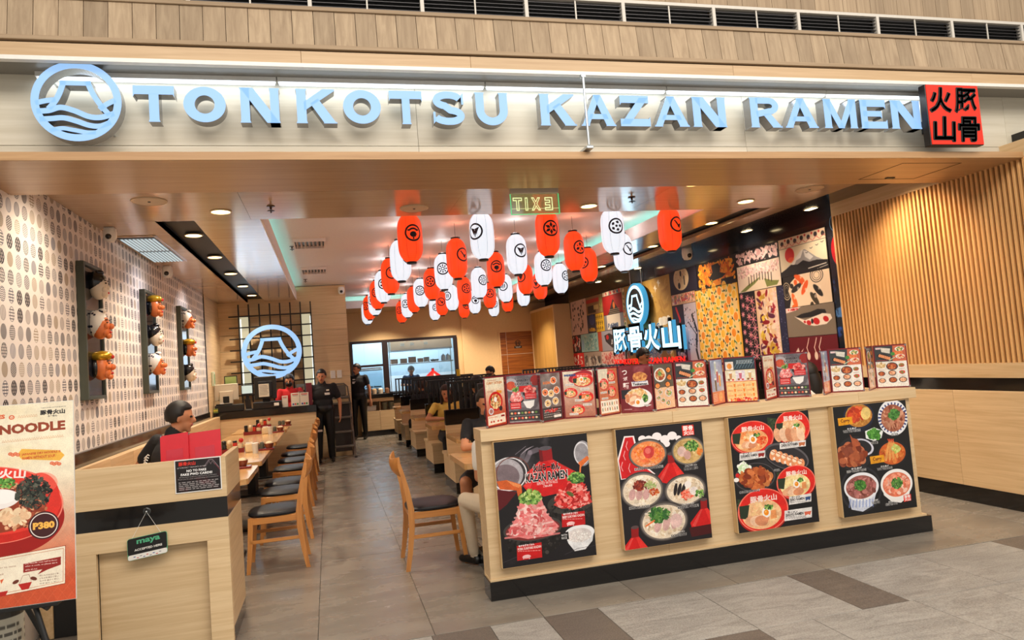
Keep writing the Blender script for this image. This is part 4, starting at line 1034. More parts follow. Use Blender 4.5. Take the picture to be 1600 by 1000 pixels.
def poster1():
    c = Can(512, 650, (22, 19, 24), 1); c.frame((122, 122), (705, 66), (178, 918))
    c.smoke((150, 140, 148), .52, .85, 5, 3, .6, (120, 80, 760, 600)); c.smoke((190, 185, 190), .45, .8, 6, 9, .8, (380, 40, 520, 200)); c.smoke((120, 112, 118), .5, .8, 7, 5, .6, (140, 560, 300, 900))
    for q in range(5): c.line([(268+q*9, 260-q*6), (290+q*8, 200-q*8), (330+q*9, 165-q*4)], 5, (160, 150, 160), .55, 2)
    c.line([(322, 240), (345, 190), (390, 172)], 30, (140, 128, 140), .6, 3); c.line([(255, 200), (318, 150)], 4, (150, 140, 150), .7)
    c.poly([(405, 245), (488, 236), (560, 282), (640, 322), (655, 360), (600, 440), (430, 474), (330, 440), (298, 400), (302, 340)], (206, 22, 26))
    c.poly([(450, 240), (488, 236), (640, 322), (600, 400), (520, 330)], (232, 60, 56), .6); c.poly([(405, 245), (420, 245), (340, 430), (306, 400), (302, 340)], (246, 120, 110), .35)
    c.poly([(400, 168), (480, 160), (488, 238), (408, 252)], (150, 18, 26)); c.poly([(400, 168), (420, 166), (428, 250), (408, 252)], (110, 12, 20)); c.ell(440, 163, 41, 13, (88, 82, 90)); c.smoke((190, 186, 192), .35, .7, 8, 21, .8, (395, 70, 485, 170))
    # left pan pouring broth
    c.ell(200, 345, 120, 112, (60, 54, 58)); c.ell(195, 330, 108, 96, (168, 162, 168)); c.ell(190, 345, 90, 76, (120, 104, 110)); c.ell(215, 325, 112, 100, (225, 222, 226), ring=.07); c.ell(240, 320, 104, 98, (110, 60, 50), ring=.05)
    c.poly([(140, 370), (200, 362), (290, 392), (296, 440), (270, 470), (262, 430), (160, 420)], (206, 92, 40)); c.poly([(200, 364), (290, 396), (292, 420), (240, 400)], (236, 150, 90), .8); c.line([(284, 410), (292, 470), (300, 520)], 12, (214, 96, 40))
    c.poly([(135, 420), (265, 440), (200, 520), (150, 560)], (90, 12, 22))
    # right pan
    c.ell(680, 200, 54, 78, (150, 146, 152)); c.ell(672, 200, 50, 72, (214, 212, 218), ring=.14); c.poly([(648, 262), (708, 216), (722, 236), (668, 290)], (222, 110, 50)); c.line([(664, 280), (660, 330), (650, 370)], 10, (226, 120, 60))
    # beef bowl behind
    c.ell(598, 580, 150, 98, (30, 26, 26)); c.ell(598, 520, 146, 66, (58, 54, 50)); c.bits(598, 580, 140, 90, [(40, 36, 34), (24, 20, 20)], 120, 8)
    c.poly([(490, 530), (570, 440), (600, 380), (680, 390), (700, 450), (738, 520), (660, 552), (540, 556)], (206, 60, 56)); c.bits(612, 490, 110, 64, BEEF, 240, 15, asp=4); c.bits(636, 425, 58, 50, BEEF, 90, 13, asp=4); c.bits(632, 360, 52, 34, GRN, 130, 9)
    c.ell(596, 462, 26, 12, (60, 110, 50), .6, .8)
    # pork bowl in front
    c.ell(362, 722, 186, 132, (22, 19, 20)); c.bits(362, 740, 176, 112, [(34, 30, 30), (16, 14, 14), (52, 46, 44)], 200, 9); c.ell(362, 676, 182, 72, (64, 60, 58)); c.ell(362, 680, 168, 62, (120, 40, 40))
    c.poly([(282, 500), (416, 490), (446, 580), (525, 668), (460, 724), (330, 740), (216, 712), (214, 676), (262, 600)], (232, 130, 130))
    for q in range(9):
        y = 520+q*25; w = 66+q*13.5; c.line([(350-w+q*2, y+8), (350-w*.3, y-7+6*math.sin(q)), (352+w*.4, y+5), (352+w, y-8)], 11, PORK[(q*3) % 4], .85, 3)
    c.bits(352, 600, 90, 90, PORK, 90, 17, asp=4); c.bits(362, 688, 140, 36, PORK, 90, 17, asp=4); c.bits(346, 476, 66, 44, [(150, 180, 90), (190, 210, 130), (90, 130, 50)], 170, 10); c.bits(346, 500, 60, 14, GRN, 40, 8)
    # rice bowl
    c.poly([(560, 722), (748, 696), (735, 770), (690, 822), (622, 832), (582, 780)], (226, 226, 228)); c.ell(654, 716, 95, 48, (238, 238, 240)); c.ell(652, 730, 78, 42, (214, 206, 204)); c.bits(650, 740, 72, 34, [(240, 236, 232), (220, 210, 206)], 160, 5)
    c.line([(180, 880), (260, 850), (330, 880)], 2, (70, 64, 70)); c.line([(560, 850), (640, 815), (760, 800)], 2, (70, 64, 70))
    for x0, y0, x1, y1, t in ((262, 774, 418, 866, 'PORK SUKIYAKI KAZAN'), (541, 584, 691, 668, 'BEEF SUKIYAKI KAZAN')):
        c.poly([(x0, y0+6), (x1-4, y0-10), (x1, y1-6), (x0+2, y1+8)], (196, 20, 24)); c.text(t, (x0+x1)/2, y0+22, (x1-x0)*.93, 15, (250, 245, 240), .03, 0); c.text('味すき焼きごはん', (x0+x1)/2-18, y0+4, (x1-x0)*.62, 12, (240, 240, 240), .02, 0)
        c.words(x0+6, y0+36, x1-10, y0+46, 1, (240, 200, 190)); c.ell((x0+x1)/2-18, y1-16, 26, 11, (240, 190, 190)); c.rect((x0+x1)/2-40, y1-12, (x0+x1)/2-34, y1, (240, 190, 190)); c.rect((x0+x1)/2-4, y1-12, (x0+x1)/2+2, y1, (240, 190, 190))
    c.poly([(528, 716), (582, 704), (586, 752), (532, 764)], (12, 10, 12)); c.text('WITH', 556, 726, 38, 13, (240, 240, 240), .02, 0); c.text('RICE', 557, 744, 34, 13, (240, 240, 240), .02, 0)
    c.text('火山らーめん', 447, 285, 168, 44, (16, 12, 14), .045, 0, ((250, 235, 232), .02)); c.text('KAZAN RAMEN', 449, 343, 260, 50, (18, 14, 16), .03, 0, ((250, 246, 244), .05))
    c.text('SERVED WITH RICE', 452, 385, 130, 17, (246, 236, 232), .015, 0); c.text('ごはん付き', 455, 405, 56, 14, (246, 236, 232), .02, 0)
    return c
def poster2():
    c = Can(512, 650, (26, 23, 28), 2); c.frame((887, 45), (1422, -5), (945, 800))
    c.smoke((130, 122, 132), .5, .85, 5, 13, .7, (880, 200, 1500, 800)); c.smoke((150, 140, 150), .45, .8, 6, 4, .6, (1180, 90, 1260, 240))
    c.poly([(940, 86), (1000, 84), (1040, 250), (1130, 330), (920, 360), (900, 230)], (250, 235, 235)); c.poly([(946, 96), (992, 92), (1030, 260), (1125, 335), (925, 355), (908, 240)], (206, 22, 30))
    for x, y in ((960, 150), (945, 210), (985, 200), (930, 280), (975, 290)): c.line([(x, y-30), (x-8, y), (x+2, y+26)], 4, (250, 220, 220), .8)
    for x, y, r in ((1050, 105, 24), (1090, 108, 26), (1140, 92, 30), (1190, 110, 30), (1235, 88, 30), (1275, 105, 20), (1200, 140, 22)): c.ell(x, y, r, r*.8, (250, 240, 240))
    def t1(c, x, y, rx, ry): c.bits(x, y, rx*.7, ry*.6, [(236, 110, 60), (250, 150, 100), (240, 130, 50)], 160, 7); c.ell(x+5, y-10, rx*.28, ry*.42, (206, 60, 56)); c.ell(x, y-18, rx*.15, ry*.2, (226, 110, 100))
    def t2(c, x, y, rx, ry): c.ell(x-40, y+6, 28, 30, (226, 190, 180)); c.ell(x-5, y+30, 22, 26, (206, 160, 150)); c.bits(x+20, y-30, 42, 34, GRN, 110, 7); c.bits(x+70, y+10, 20, 20, [(236, 130, 50)], 20, 8)
    def t3(c, x, y, rx, ry):
        for q in range(3): c.ell(x-60+q*42, y+26, 20, 32, (206, 160, 156), .3)
        c.bits(x-10, y-30, 42, 30, [(130, 40, 30), (160, 60, 40), (100, 30, 24)], 110, 7); c.bits(x+50, y-30, 36, 24, [(150, 170, 100), (190, 190, 130)], 60, 6); c.bits(x+72, y+14, 30, 26, [(190, 60, 30), (214, 110, 50)], 70, 5)
    def t4(c, x, y, rx, ry):
        for q in range(3): c.ell(x-62+q*24, y-4, 11, 36, (34, 26, 28), .25+q*.1)
        c.ell(x+16, y-34, 22, 20, (246, 236, 230)); c.bits(x+12, y+30, 36, 28, [(226, 80, 50), (240, 150, 130)], 60, 10, asp=4); c.ell(x+52, y+8, 26, 24, (240, 226, 220)); c.bits(x+90, y+28, 28, 26, GRN, 50, 6)
    def t5(c, x, y, rx, ry):
        for q in range(3): c.ell(x-36+q*52, y+22-q*8, 22, 44, (210, 168, 162), .35)
        c.ell(x+76, y+0, 36, 40, (226, 190, 184)); c.bits(x-30, y-40, 62, 44, [(60, 120, 50), (100, 150, 70), (40, 90, 40)], 170, 12, asp=5); c.line([(x-110, y+26), (x-60, y-6)], 9, (236, 120, 60))
    CR = [(232, 214, 190), (244, 230, 212), (214, 190, 160)]
    conepot(c, 1228, 312, 92)
    stonebowl(c, 1085, 200, 118, 86, [(240, 140, 80), (246, 170, 110), (226, 120, 60)], t1); stonebowl(c, 1335, 185, 106, 86, [(206, 170, 110), (226, 196, 140), (190, 150, 90)], t2)
    stonebowl(c, 1048, 430, 132, 106, CR, t3); stonebowl(c, 1315, 437, 132, 92, CR, t4)
    conepot(c, 1430, 612, 92); c.poly([(1335, 680), (1492, 660), (1492, 720), (1350, 740)], (70, 10, 16))
    stonebowl(c, 1180, 630, 150, 112, CR, t5); conepot(c, 1003, 775, 98)
    for x, y, t in ((1090, 290, 'KURENAI TOMATO KAZAN'), (1352, 300, 'KAZAN MISO'), (1030, 535, 'KUROMAYU KAZAN'), (1330, 545, 'KAIBUTSU GYOKAI'), (1270, 722, 'KAZAN SHOYU')):
        c.text(t, x, y, min(170, 8.5*len(t)), 15, (24, 20, 24), .03, 0, ((246, 244, 240), .05)); c.text('こんこつラーメン', x, y-19, 76, 11, (240, 236, 232), .02, 0)
    c.poly([(1297, 24), (1370, 18), (1376, 84), (1302, 92)], (226, 50, 36)); c.text('豚骨', 1335, 40, 62, 27, (252, 244, 240), .035, 0); c.text('火山', 1338, 70, 60, 27, (252, 244, 240), .035, 0)
    return c
def poster3():
    c = Can(512, 650, (18, 17, 21), 3); c.frame((150, 210), (645, 165), (225, 932))
    c.smoke((90, 86, 92), .55, .9, 6, 8, .5, (150, 150, 720, 930))
    for x, y in ((418, 250), (468, 600), (205, 320), (240, 760)): c.poly([(x-30, y-40), (x+40, y-30), (x+36, y+24), (x+4, y+46), (x-22, y+20)], (44, 58, 36)); c.bits(x, y, 26, 28, [(60, 76, 46), (34, 46, 30)], 40, 6)
    redbowl(c, 300, 335, 130, 92, [(244, 170, 110), (250, 196, 140), (236, 140, 80)], 0); redbowl(c, 548, 275, 110, 96, [(240, 180, 130), (250, 205, 160)], 1)
    for q in range(5): c.ell(455+q*36, 325, 24, 40, CHA[q % 3], -.25); 
    c.ell(515, 470, 148, 76, (20, 18, 20), .35); c.ell(512, 464, 142, 70, (92, 88, 92), .35); c.ell(512, 468, 132, 62, (46, 42, 46), .35)
    for q in range(6):
        x, y = 430+q*34, 448+q*13; c.ell(x, y+2, 24, 32, (232, 150, 100), .5); c.ell(x-5, y-14, 14, 14, (250, 220, 190), .5); c.line([(x-14, y-24), (x+14, y-8)], 4, (190, 90, 50)); c.ell(x+8, y+26, 12, 9, (250, 236, 220))
    c.ell(320, 592, 132, 86, (28, 26, 28)); c.ell(318, 586, 124, 78, (74, 70, 74), ring=.06)
    c.bits(250, 530, 34, 34, [(226, 240, 214), (200, 226, 180), (250, 250, 240)], 60, 12); c.bits(320, 592, 88, 56, FRY, 170, 19); c.ell(212, 572, 12, 12, (214, 30, 30)); c.ell(205, 600, 16, 12, (245, 240, 235))
    redbowl(c, 572, 628, 122, 94, [(244, 214, 150), (250, 226, 170)], 2); redbowl(c, 370, 795, 154, 118, [(246, 190, 140), (250, 206, 150)], 3)
    for q in range(3): c.ell(520+q*34, 690, 34, 20, CHA[q % 3], -.1); c.ell(300+q*30, 862, 40, 28, CHA[q % 3], .2)
    for x, y, w, h, t, col in ((300, 450, 156, 46, 'KARAMISO RAMEN', (150, 40, 36)), (550, 388, 164, 40, 'CHASHU SHOYU RAMEN', (190, 110, 70)), (598, 738, 140, 52, 'SHIO RAMEN', (50, 80, 130)), (586, 832, 172, 66, 'SHOYU RAMEN', (206, 100, 76))):
        c.poly([(x-w/2, y-h/2+8), (x+w/2, y-h/2-8), (x+w/2, y+h/2-8), (x-w/2, y+h/2+8)], (228, 224, 222)); c.text(t, x-w*.13, y, w*.64, 15, (30, 26, 28), .03, 0); c.words(x-w*.45, y+12, x+w*.3, y+h*.42, 2, (90, 86, 88)); c.text('ラーメン', x-w*.2, y-15, w*.36, 11, (40, 36, 38), .02, 0)
        c.poly([(x+w*.22, y-12), (x+w*.48, y-16), (x+w*.44, y+10), (x+w*.35, y+4), (x+w*.25, y+13)], col)
    for x, y, t in ((452, 548, 'GYOZA'), (285, 674, 'CHICKEN KARAAGE')): c.text(t, x, y, 8*len(t), 13, (30, 28, 30), .02, 0, ((230, 228, 226), .06))
    return c
def poster4():
    c = Can(512, 650, (17, 17, 20), 4); c.frame((798, 145), (1258, 100), (885, 838))
    def bowl(x, y, rx, ry, rim, ins, depth=.4): c.ell(x, y+ry*depth, rx*.92, ry*.9, tuple(int(v*.75) for v in rim)); c.ell(x, y, rx, ry, rim); c.ell(x, y, rx*.88, ry*.85, ins[0]); c.bits(x, y, rx*.8, ry*.76, ins, 150, rx*.11)
    bowl(962, 200, 96, 72, (28, 34, 56), [(186, 122, 50), (204, 142, 66)]); c.bits(945, 190, 48, 40, [(206, 66, 26), (224, 92, 40), (180, 48, 20)], 80, 14); c.ell(1005, 186, 30, 34, (232, 200, 120), .4)
    c.ell(1180, 215, 96, 98, (236, 236, 240))
    for q in range(26): a = 2*PI*q/26; c.line([(1180+70*math.cos(a), 215+72*math.sin(a)), (1180+92*math.cos(a), 215+94*math.sin(a))], 9, (58, 66, 120))
    c.ell(1180, 218, 76, 74, (166, 96, 70)); c.bits(1180, 218, 70, 68, [(176, 104, 76), (200, 140, 110), (140, 74, 52)], 200, 14, asp=4); c.bits(1186, 196, 34, 34, [(50, 104, 40), (80, 140, 60)], 120, 7)
    c.poly([(1003, 300), (1060, 276), (1118, 300), (1108, 345), (1060, 362), (1010, 346)], (232, 236, 232)); c.bits(1062, 318, 40, 28, [(90, 160, 60), (60, 124, 44)], 70, 11, asp=3)
    c.ell(942, 440, 108, 92, (34, 32, 36)); c.ell(990, 400, 70, 44, (206, 206, 220), .3, ring=.2); c.bits(925, 450, 76, 60, [(150, 70, 40), (176, 92, 56), (196, 116, 76), (124, 54, 32)], 150, 22); c.poly([(908, 316), (925, 340), (960, 352), (975, 390), (930, 400)], (170, 84, 50))
    bowl(1180, 444, 96, 72, (26, 24, 28), [(200, 92, 36), (214, 120, 52)])
    for q in range(4): c.line([(1140+q*24, 486-q*6), (1148+q*16, 420), (1160+q*7, 370)], 15, (226, 156, 84)); c.line([(1160+q*7, 372), (1150+q*11, 355)], 7, (214, 70, 40))
    c.bits(1200, 414, 26, 24, [(180, 190, 90), (200, 206, 120)], 40, 7)
    c.ell(988, 664, 128, 122, (40, 40, 46), ring=.1); c.poly([(884, 640), (1094, 640), (1062, 770), (1000, 806), (930, 790)], (206, 212, 228)); c.ell(988, 650, 108, 76, (236, 238, 244)); c.ell(986, 652, 94, 62, (150, 90, 80)); c.bits(986, 652, 86, 56, [(166, 96, 92), (190, 124, 116), (130, 70, 62)], 180, 13, asp=4); c.bits(978, 640, 36, 30, [(50, 104, 40), (90, 150, 60)], 110, 7)
    for q in range(8): c.line([(920+q*20, 730+6*(q % 2)), (915+q*21, 775)], 8, (120, 140, 196), .6)
    c.poly([(1114, 640), (1308, 640), (1290, 720), (1240, 762), (1180, 752), (1130, 710)], (240, 238, 236)); c.ell(1210, 640, 102, 80, (244, 242, 240)); c.ell(1210, 644, 88, 66, (226, 120, 88)); c.bits(1210, 644, 80, 58, [(230, 122, 92), (240, 150, 120), (250, 190, 170)], 170, 12); c.bits(1212, 636, 32, 32, [(60, 110, 46), (100, 150, 66)], 100, 7)
    for x, y in ((878, 236), (1084, 482)): c.poly([(x-48, y-20), (x+40, y-30), (x+48, y+16), (x-40, y+28)], (238, 162, 26)); c.text('Curry', x, y-2, 56, 24, (90, 30, 16), .03, 0); c.words(x-30, y+13, x+30, y+18, 1, (120, 50, 20))
    for x, y, t in ((920, 296, 'WITH TORI CHICKEN'), (1192, 324, 'GYU DON'), (1064, 374, 'EDAMAME'), (955, 548, 'FRIED CHICKEN WINGS'), (1132, 540, 'WITH TORI PRAWN'), (1080, 752, 'SUKI DON'), (1180, 766, 'NEGITORO DON')):
        c.text(t, x, y, 6.2*len(t), 13, (26, 24, 26), .02, 0, ((232, 230, 228), .07)); c.text('からあげ', x, y-15, 3.4*len(t), 10, (232, 230, 228), .02, 0)
    c.poly([(1255, 716), (1302, 708), (1306, 750), (1258, 758)], (224, 50, 40)); c.text('豚骨', 1280, 724, 38, 16, (250, 240, 236), .03, 0); c.text('火山', 1282, 742, 38, 16, (250, 240, 236), .03, 0)
    return c
def bigposter():
    c = Can(560, 800, (243, 232, 206), 6); c.frame((-131.7, 645.2), (116, 626), (-124.4, 968.5))
    n = c.noise(4, 3); Y = np.linspace(0, 1, c.h)[:, None, None]
    g = np.clip((Y-.35)/.55, 0, 1)**1.2; c.a = c.a*(1-g)+np.array((206, 84, 48))*g; c.a = c.a*(.96+.08*n[..., None])
    c.smoke((236, 214, 160), .5, .75, 7, 8, .5, (-130, 620, 118, 760))
    for i in range(-3, 22):     # quilted lattice low on the sheet
        c.line([(-140+i*16, 960), (-140+i*16+130, 800)], .5, (232, 130, 92), .5); c.line([(-140+i*16, 800), (-140+i*16+130, 960)], .5, (232, 130, 92), .35)
    BR = (150, 66, 42)
    c.text('DRY NOODLE', 22, 672.5, 164, 17.5, BR, .05, 0, None, 0)
    c.text('ES', 1.5, 652.5, 11, 7.5, (222, 92, 50), .05, 0); c.ell(17.5, 653.5, 4.6, 4, (224, 100, 60)); c.text('の', 17.5, 653.5, 5, 5, (250, 235, 210), .03)
    c.text('豚骨火山', 83, 644.5, 40, 8.5, (24, 22, 26), .05, 0); c.text('らーめん', 83, 651, 15, 3.4, (24, 22, 26), .05, 0); c.text('TONKOTSU KAZAN RAMEN', 84, 637, 40, 1.5, (60, 54, 50), .0, 0)
    for y0 in (652, 690):
        x = 28 if y0 == 652 else 2
        while x < (56 if y0 == 652 else 98): yy = y0+0-(x-28)*.09; c.line([(x, yy+2), (x+1.8, yy-1.5), (x+3.6, yy+2), (x, yy+2)], .5, (214, 160, 120), .8); x += 3.8
    c.poly([(26, 714), (33, 705), (94, 708), (103, 716), (95, 725), (33, 722)], (240, 182, 74)); c.text('JAPANESE DRY NOODLE IS', 64.5, 712.3, 64, 5, (196, 66, 34), .02, .0); c.text('RAMEN WITHOUT SOUP.', 61, 718.6, 54, 5, (196, 66, 34), .02, .0)
    for x, y in ((21, 713), (88, 729)): 
        for q in range(4): c.ell(x-6+q*4, y+1.5*(q % 2), 3.6, 3, (224, 104, 70)); c.ell(x-6+q*4, y+1.5*(q % 2), 1.8, 1.5, (240, 190, 150), ring=.4)
    # bowl
    c.ell(-18, 815, 122, 72, (160, 20, 16), .12); c.ell(-18, 795, 120, 68, (206, 36, 26), .12); c.ell(-16, 788, 116, 60, (236, 60, 46), .12); c.ell(-18, 795, 120, 68, (250, 140, 120), .12, ring=.02)
    c.ell(62, 790, 34, 50, (226, 50, 38)); c.ell(68, 760, 24, 18, (248, 120, 100), .2, .5)
    c.text('火山', 18, 745, 42, 17, (252, 240, 236), .05, .1); c.text('豚骨', -28, 741, 42, 17, (252, 240, 236), .05, .1)
    c.ell(-22, 800, 96, 44, (150, 60, 36), .1); c.bits(-10, 800, 84, 40, [(160, 70, 44), (206, 130, 90), (120, 46, 30), (226, 170, 130)], 260, 4); c.ell(-8, 786, 38, 18, (246, 240, 238)); c.ell(4, 782, 20, 12, (255, 252, 250))
    c.bits(6, 760, 18, 8, [(90, 150, 60), (140, 190, 90), (60, 110, 40)], 110, 2.4); c.bits(52, 776, 28, 26, [(34, 40, 34), (60, 66, 56), (20, 26, 22), (90, 92, 80)], 420, 3.6, asp=7); c.bits(20, 815, 26, 10, [(244, 214, 176), (232, 190, 150)], 60, 6, asp=3)
    c.ell(69.5, 829.5, 25.5, 24.5, (66, 26, 30)); c.ell(69.5, 829.5, 23, 22, (250, 246, 240), ring=.07); c.text('P380', 69.5, 829.5, 36, 13, (246, 186, 84), .06, 0)
    c.poly([(-120, 893), (106, 863), (106, 925), (-118, 957)], (160, 60, 40)); c.poly([(-119, 894), (105, 864), (105, 924), (-117, 956)], (248, 236, 214)); c.line([(-115, 897), (102, 868), (102, 921), (-113, 952), (-115, 897)], .7, (190, 110, 80))
    c.poly([(37, 890), (98, 881), (98, 894), (76, 901), (60, 908), (68, 900), (37, 904)], (150, 34, 30)); 
    for q, t in enumerate(('Dry Noodle loses half its flavor', 'when it cools, so please eat it', 'while it\'s hot.')): c.text(t, 66 if q < 2 else 50, 889.2-(.9 if q < 2 else -1.6)+q*4.2, 53 if q < 2 else 20, 3.2, (250, 236, 226), .02, 0)
    c.text('vinegar to taste', 6, 894.5, 38, 3.4, (150, 110, 90), .0, 0); c.text('half', 1, 905, 9, 3, (150, 110, 90), 0, 0)
    c.poly([(29, 922), (51, 919), (46, 930), (35, 931.5)], (190, 34, 28)); c.line([(31, 921), (36, 909), (46, 907), (50, 917)], .6, (150, 100, 90)); c.ell(25, 918, 5.5, 3, (110, 50, 36), -.4); c.ell(54, 914, 5.5, 3, (110, 50, 36), .4)
    c.poly([(-8, 934), (13, 931), (9, 939), (-2, 940)], (190, 34, 28)); c.poly([(0, 914), (6, 912), (2, 920)], (224, 100, 60))
    for q in range(4): c.text('同じものを温かく早い'[q:q+9], 79, 911+q*4.2-2, 31, 2.7, (110, 80, 70), .0, 0)
    return c
def menupage(kind, seed):
    c = Can(150, 210, (240, 232, 220), seed)
    def dish(x, y, r, cols, rim=(50, 46, 48)): c.ell(x, y, r, r*.72, rim); c.ell(x, y, r*.82, r*.56, cols[0]); c.bits(x, y, r*.72, r*.48, cols, 40, r*.18)
    if kind == 'kazan':
        c.a[:] = (96, 90, 96); c.smoke((170, 165, 172), .4, .8, 6, 3); c.ell(20, 40, 32, 30, (176, 170, 176)); c.ell(20, 44, 24, 20, (200, 80, 50)); c.ell(140, 26, 24, 24, (150, 30, 26))
        c.text('火山らーめん', 78, 22, 62, 14, (30, 24, 28), .04, 0, ((240, 236, 236), .03)); c.text('KAZAN RAMEN', 80, 38, 82, 13, (24, 20, 24), .03, 0, ((240, 236, 236), .05))
        c.poly([(60, 48), (100, 48), (104, 72), (56, 76)], (206, 24, 26)); c.ell(42, 112, 34, 14, (24, 20, 22)); c.poly([(28, 66), (52, 66), (76, 106), (62, 118), (16, 118), (8, 106)], (226, 110, 108)); c.bits(42, 94, 24, 22, PORK, 90, 6, asp=4); c.bits(40, 62, 14, 11, GRN, 50, 4)
        c.ell(108, 82, 34, 18, (30, 24, 26)); c.bits(110, 68, 30, 18, BEEF, 100, 6, asp=4); c.rect(10, 120, 62, 150, (206, 24, 28)); c.rect(84, 82, 140, 108, (206, 24, 28)); c.words(14, 124, 58, 136, 2, (250, 235, 230)); c.words(88, 86, 136, 96, 2, (250, 235, 230)); c.words(14, 138, 58, 148, 1, (255, 255, 255)); c.words(88, 98, 136, 106, 1, (255, 255, 255))
        c.poly([(72, 118), (130, 114), (124, 140), (106, 152), (88, 148)], (240, 240, 238)); c.rect(0, 158, 150, 204, (60, 54, 56)); c.rect(0, 180, 150, 182, (150, 146, 146))
        for q in range(8): c.ell(14+q*17, 169, 6, 5, [(220, 190, 140), (226, 90, 60), (240, 230, 220), (100, 140, 70)][q % 4]); c.ell(14+q*17, 192, 6, 5, [(230, 110, 90), (240, 220, 180), (190, 60, 50)][q % 3])
    elif kind == 'ramen':
        c.a[:] = (236, 222, 200); g = np.linspace(0, 1, c.h)[:, None, None]; c.a = c.a*(1-g*.7)+np.array((150, 60, 40))*g*.7
        c.ell(88, 28, 60, 26, (170, 26, 40), -.2); redbowl(c, 98, 42, 52, 30, NOOD, 1); egg(c, 92, 40, 11); c.text('辛味噌豚骨', 36, 18, 58, 11, (40, 70, 130), .04)
        redbowl(c, 34, 98, 34, 22, NOOD, 2); redbowl(c, 108, 120, 38, 24, [(236, 120, 60), (246, 160, 100)], 3); redbowl(c, 64, 176, 34, 22, NOOD, 2)
        for x, y in ((10, 56), (84, 80), (52, 130), (20, 192), (90, 152)): c.rect(x, y, x+44, y+10, (236, 232, 226)); c.words(x+2, y+2, x+42, y+9, 2, (120, 100, 96))
    elif kind == 'tsukemen':
        c.a[:] = (112, 20, 30); c.smoke((150, 70, 76), .45, .8, 5, 4); c.text('つけ麺', 26, 56, 22, 20, (250, 240, 236), .04); c.text('つ', 24, 26, 24, 22, (250, 240, 236), .06); c.text('麺', 26, 88, 30, 28, (250, 240, 236), .06)
        c.rect(0, 108, 50, 150, (34, 30, 36)); c.ell(84, 148, 66, 44, (242, 240, 240)); c.bits(78, 128, 42, 22, NOOD, 120, 8, asp=5); c.bits(52, 150, 34, 16, CHA, 50, 14, asp=2); egg(c, 78, 168, 15); c.bits(116, 152, 12, 16, GRN, 50, 5); c.ell(98, 52, 36, 24, (214, 140, 80)); c.bits(98, 50, 30, 18, [(226, 160, 90), (190, 110, 60)], 50, 8)
        c.poly([(54, 72), (136, 70), (138, 90), (56, 94)], (236, 236, 238)); c.text('Tsukemen', 96, 84, 72, 12, (20, 18, 22), .03); c.words(60, 70, 134, 77, 1, (40, 60, 140)); c.poly([(100, 178), (146, 184), (120, 192)], (240, 240, 240)); c.text('P400', 120, 185, 22, 6, (40, 40, 40), .0); c.words(8, 196, 46, 204, 1, (250, 230, 230))
    elif kind in ('sides',):
        c.a[:] = (238, 234, 226); c.rect(0, 0, 150, 80, (56, 60, 62)); c.poly([(90, 0), (150, 0), (150, 80), (84, 80)], (206, 104, 70)); c.poly([(30, 6), (78, 14), (74, 40), (34, 30)], (220, 214, 200)); c.ell(44, 56, 34, 14, (20, 18, 20), .3)
        for q in range(6): c.ell(24+q*9, 48+q*3.4, 6, 9, (230, 150, 100), .4)
        c.ell(88, 42, 11, 9, (70, 140, 60)); c.ell(122, 18, 22, 12, (240, 236, 230)); c.bits(122, 18, 16, 8, NOOD+GRN, 50, 4); c.ell(122, 56, 22, 12, (236, 230, 226)); c.bits(122, 56, 16, 8, BEEF+NOOD, 50, 4); c.bits(116, 38, 18, 6, [(236, 130, 70)], 30, 6); c.rect(6, 6, 30, 16, (230, 200, 200)); c.words(6, 70, 60, 78, 1, (230, 60, 50)); c.line([(70, 74), (96, 60)], 5, (190, 206, 170))
        for x, y, r, k in ((78, 106, 28, 0), (124, 102, 17, 1), (24, 142, 17, 0), (76, 140, 19, 2), (124, 138, 17, 1), (24, 178, 17, 2), (76, 176, 20, 0), (124, 176, 19, 2)): dish(x, y, r, [FRY, [(206, 70, 50), (120, 150, 80)], CHA][k], (240, 240, 240) if k == 1 else (46, 42, 44)); c.words(x-14, y-r*.95-3, x+14, y-r*.95, 1, (170, 90, 80))
        c.bits(24, 98, 20, 14, [(226, 200, 150), (206, 170, 110)], 40, 6)
        for y in (84, 122, 160): c.rect(0, y, 150, y+1.2, (214, 208, 196))
    elif kind == 'drinks':
        c.a[:] = (246, 206, 140); c.rect(0, 0, 150, 58, (44, 60, 70)); 
        for q in range(7): c.line([(46+q*14, 50), (70+q*14, 12)], 2, (150, 190, 206), .7)
        c.rect(4, 16, 44, 56, (240, 226, 214)); c.ell(24, 38, 12, 14, (240, 150, 60)); c.words(60, 10, 140, 30, 3, (236, 240, 240)); c.rect(0, 60, 150, 112, (236, 226, 196)); c.rect(52, 60, 98, 112, (228, 218, 226))
        for x, col in ((26, (200, 140, 90)), (75, (206, 110, 130)), (122, (214, 170, 120))): c.poly([(x-8, 72), (x+8, 72), (x+5, 102), (x-5, 102)], col); c.ell(x, 70, 9, 4, (250, 244, 236)); c.ell(x-10, 104, 6, 5, (150, 90, 50)); c.ell(x+10, 105, 6, 4, (220, 60, 50))
        c.rect(0, 112, 150, 115, (226, 90, 50))
        for q in range(9): x, y = 24+(q % 3)*46, 130+(q//3)*24; c.words(x-18, y, x+8, y+8, 2, (226, 110, 60)); c.poly([(x+12, y-4), (x+22, y-4), (x+20, y+10), (x+14, y+10)], (240, 130, 40))
        c.bits(75, 202, 74, 7, [(220, 50, 40), (240, 140, 60), (250, 220, 180)], 90, 5)
    elif kind == 'curry':
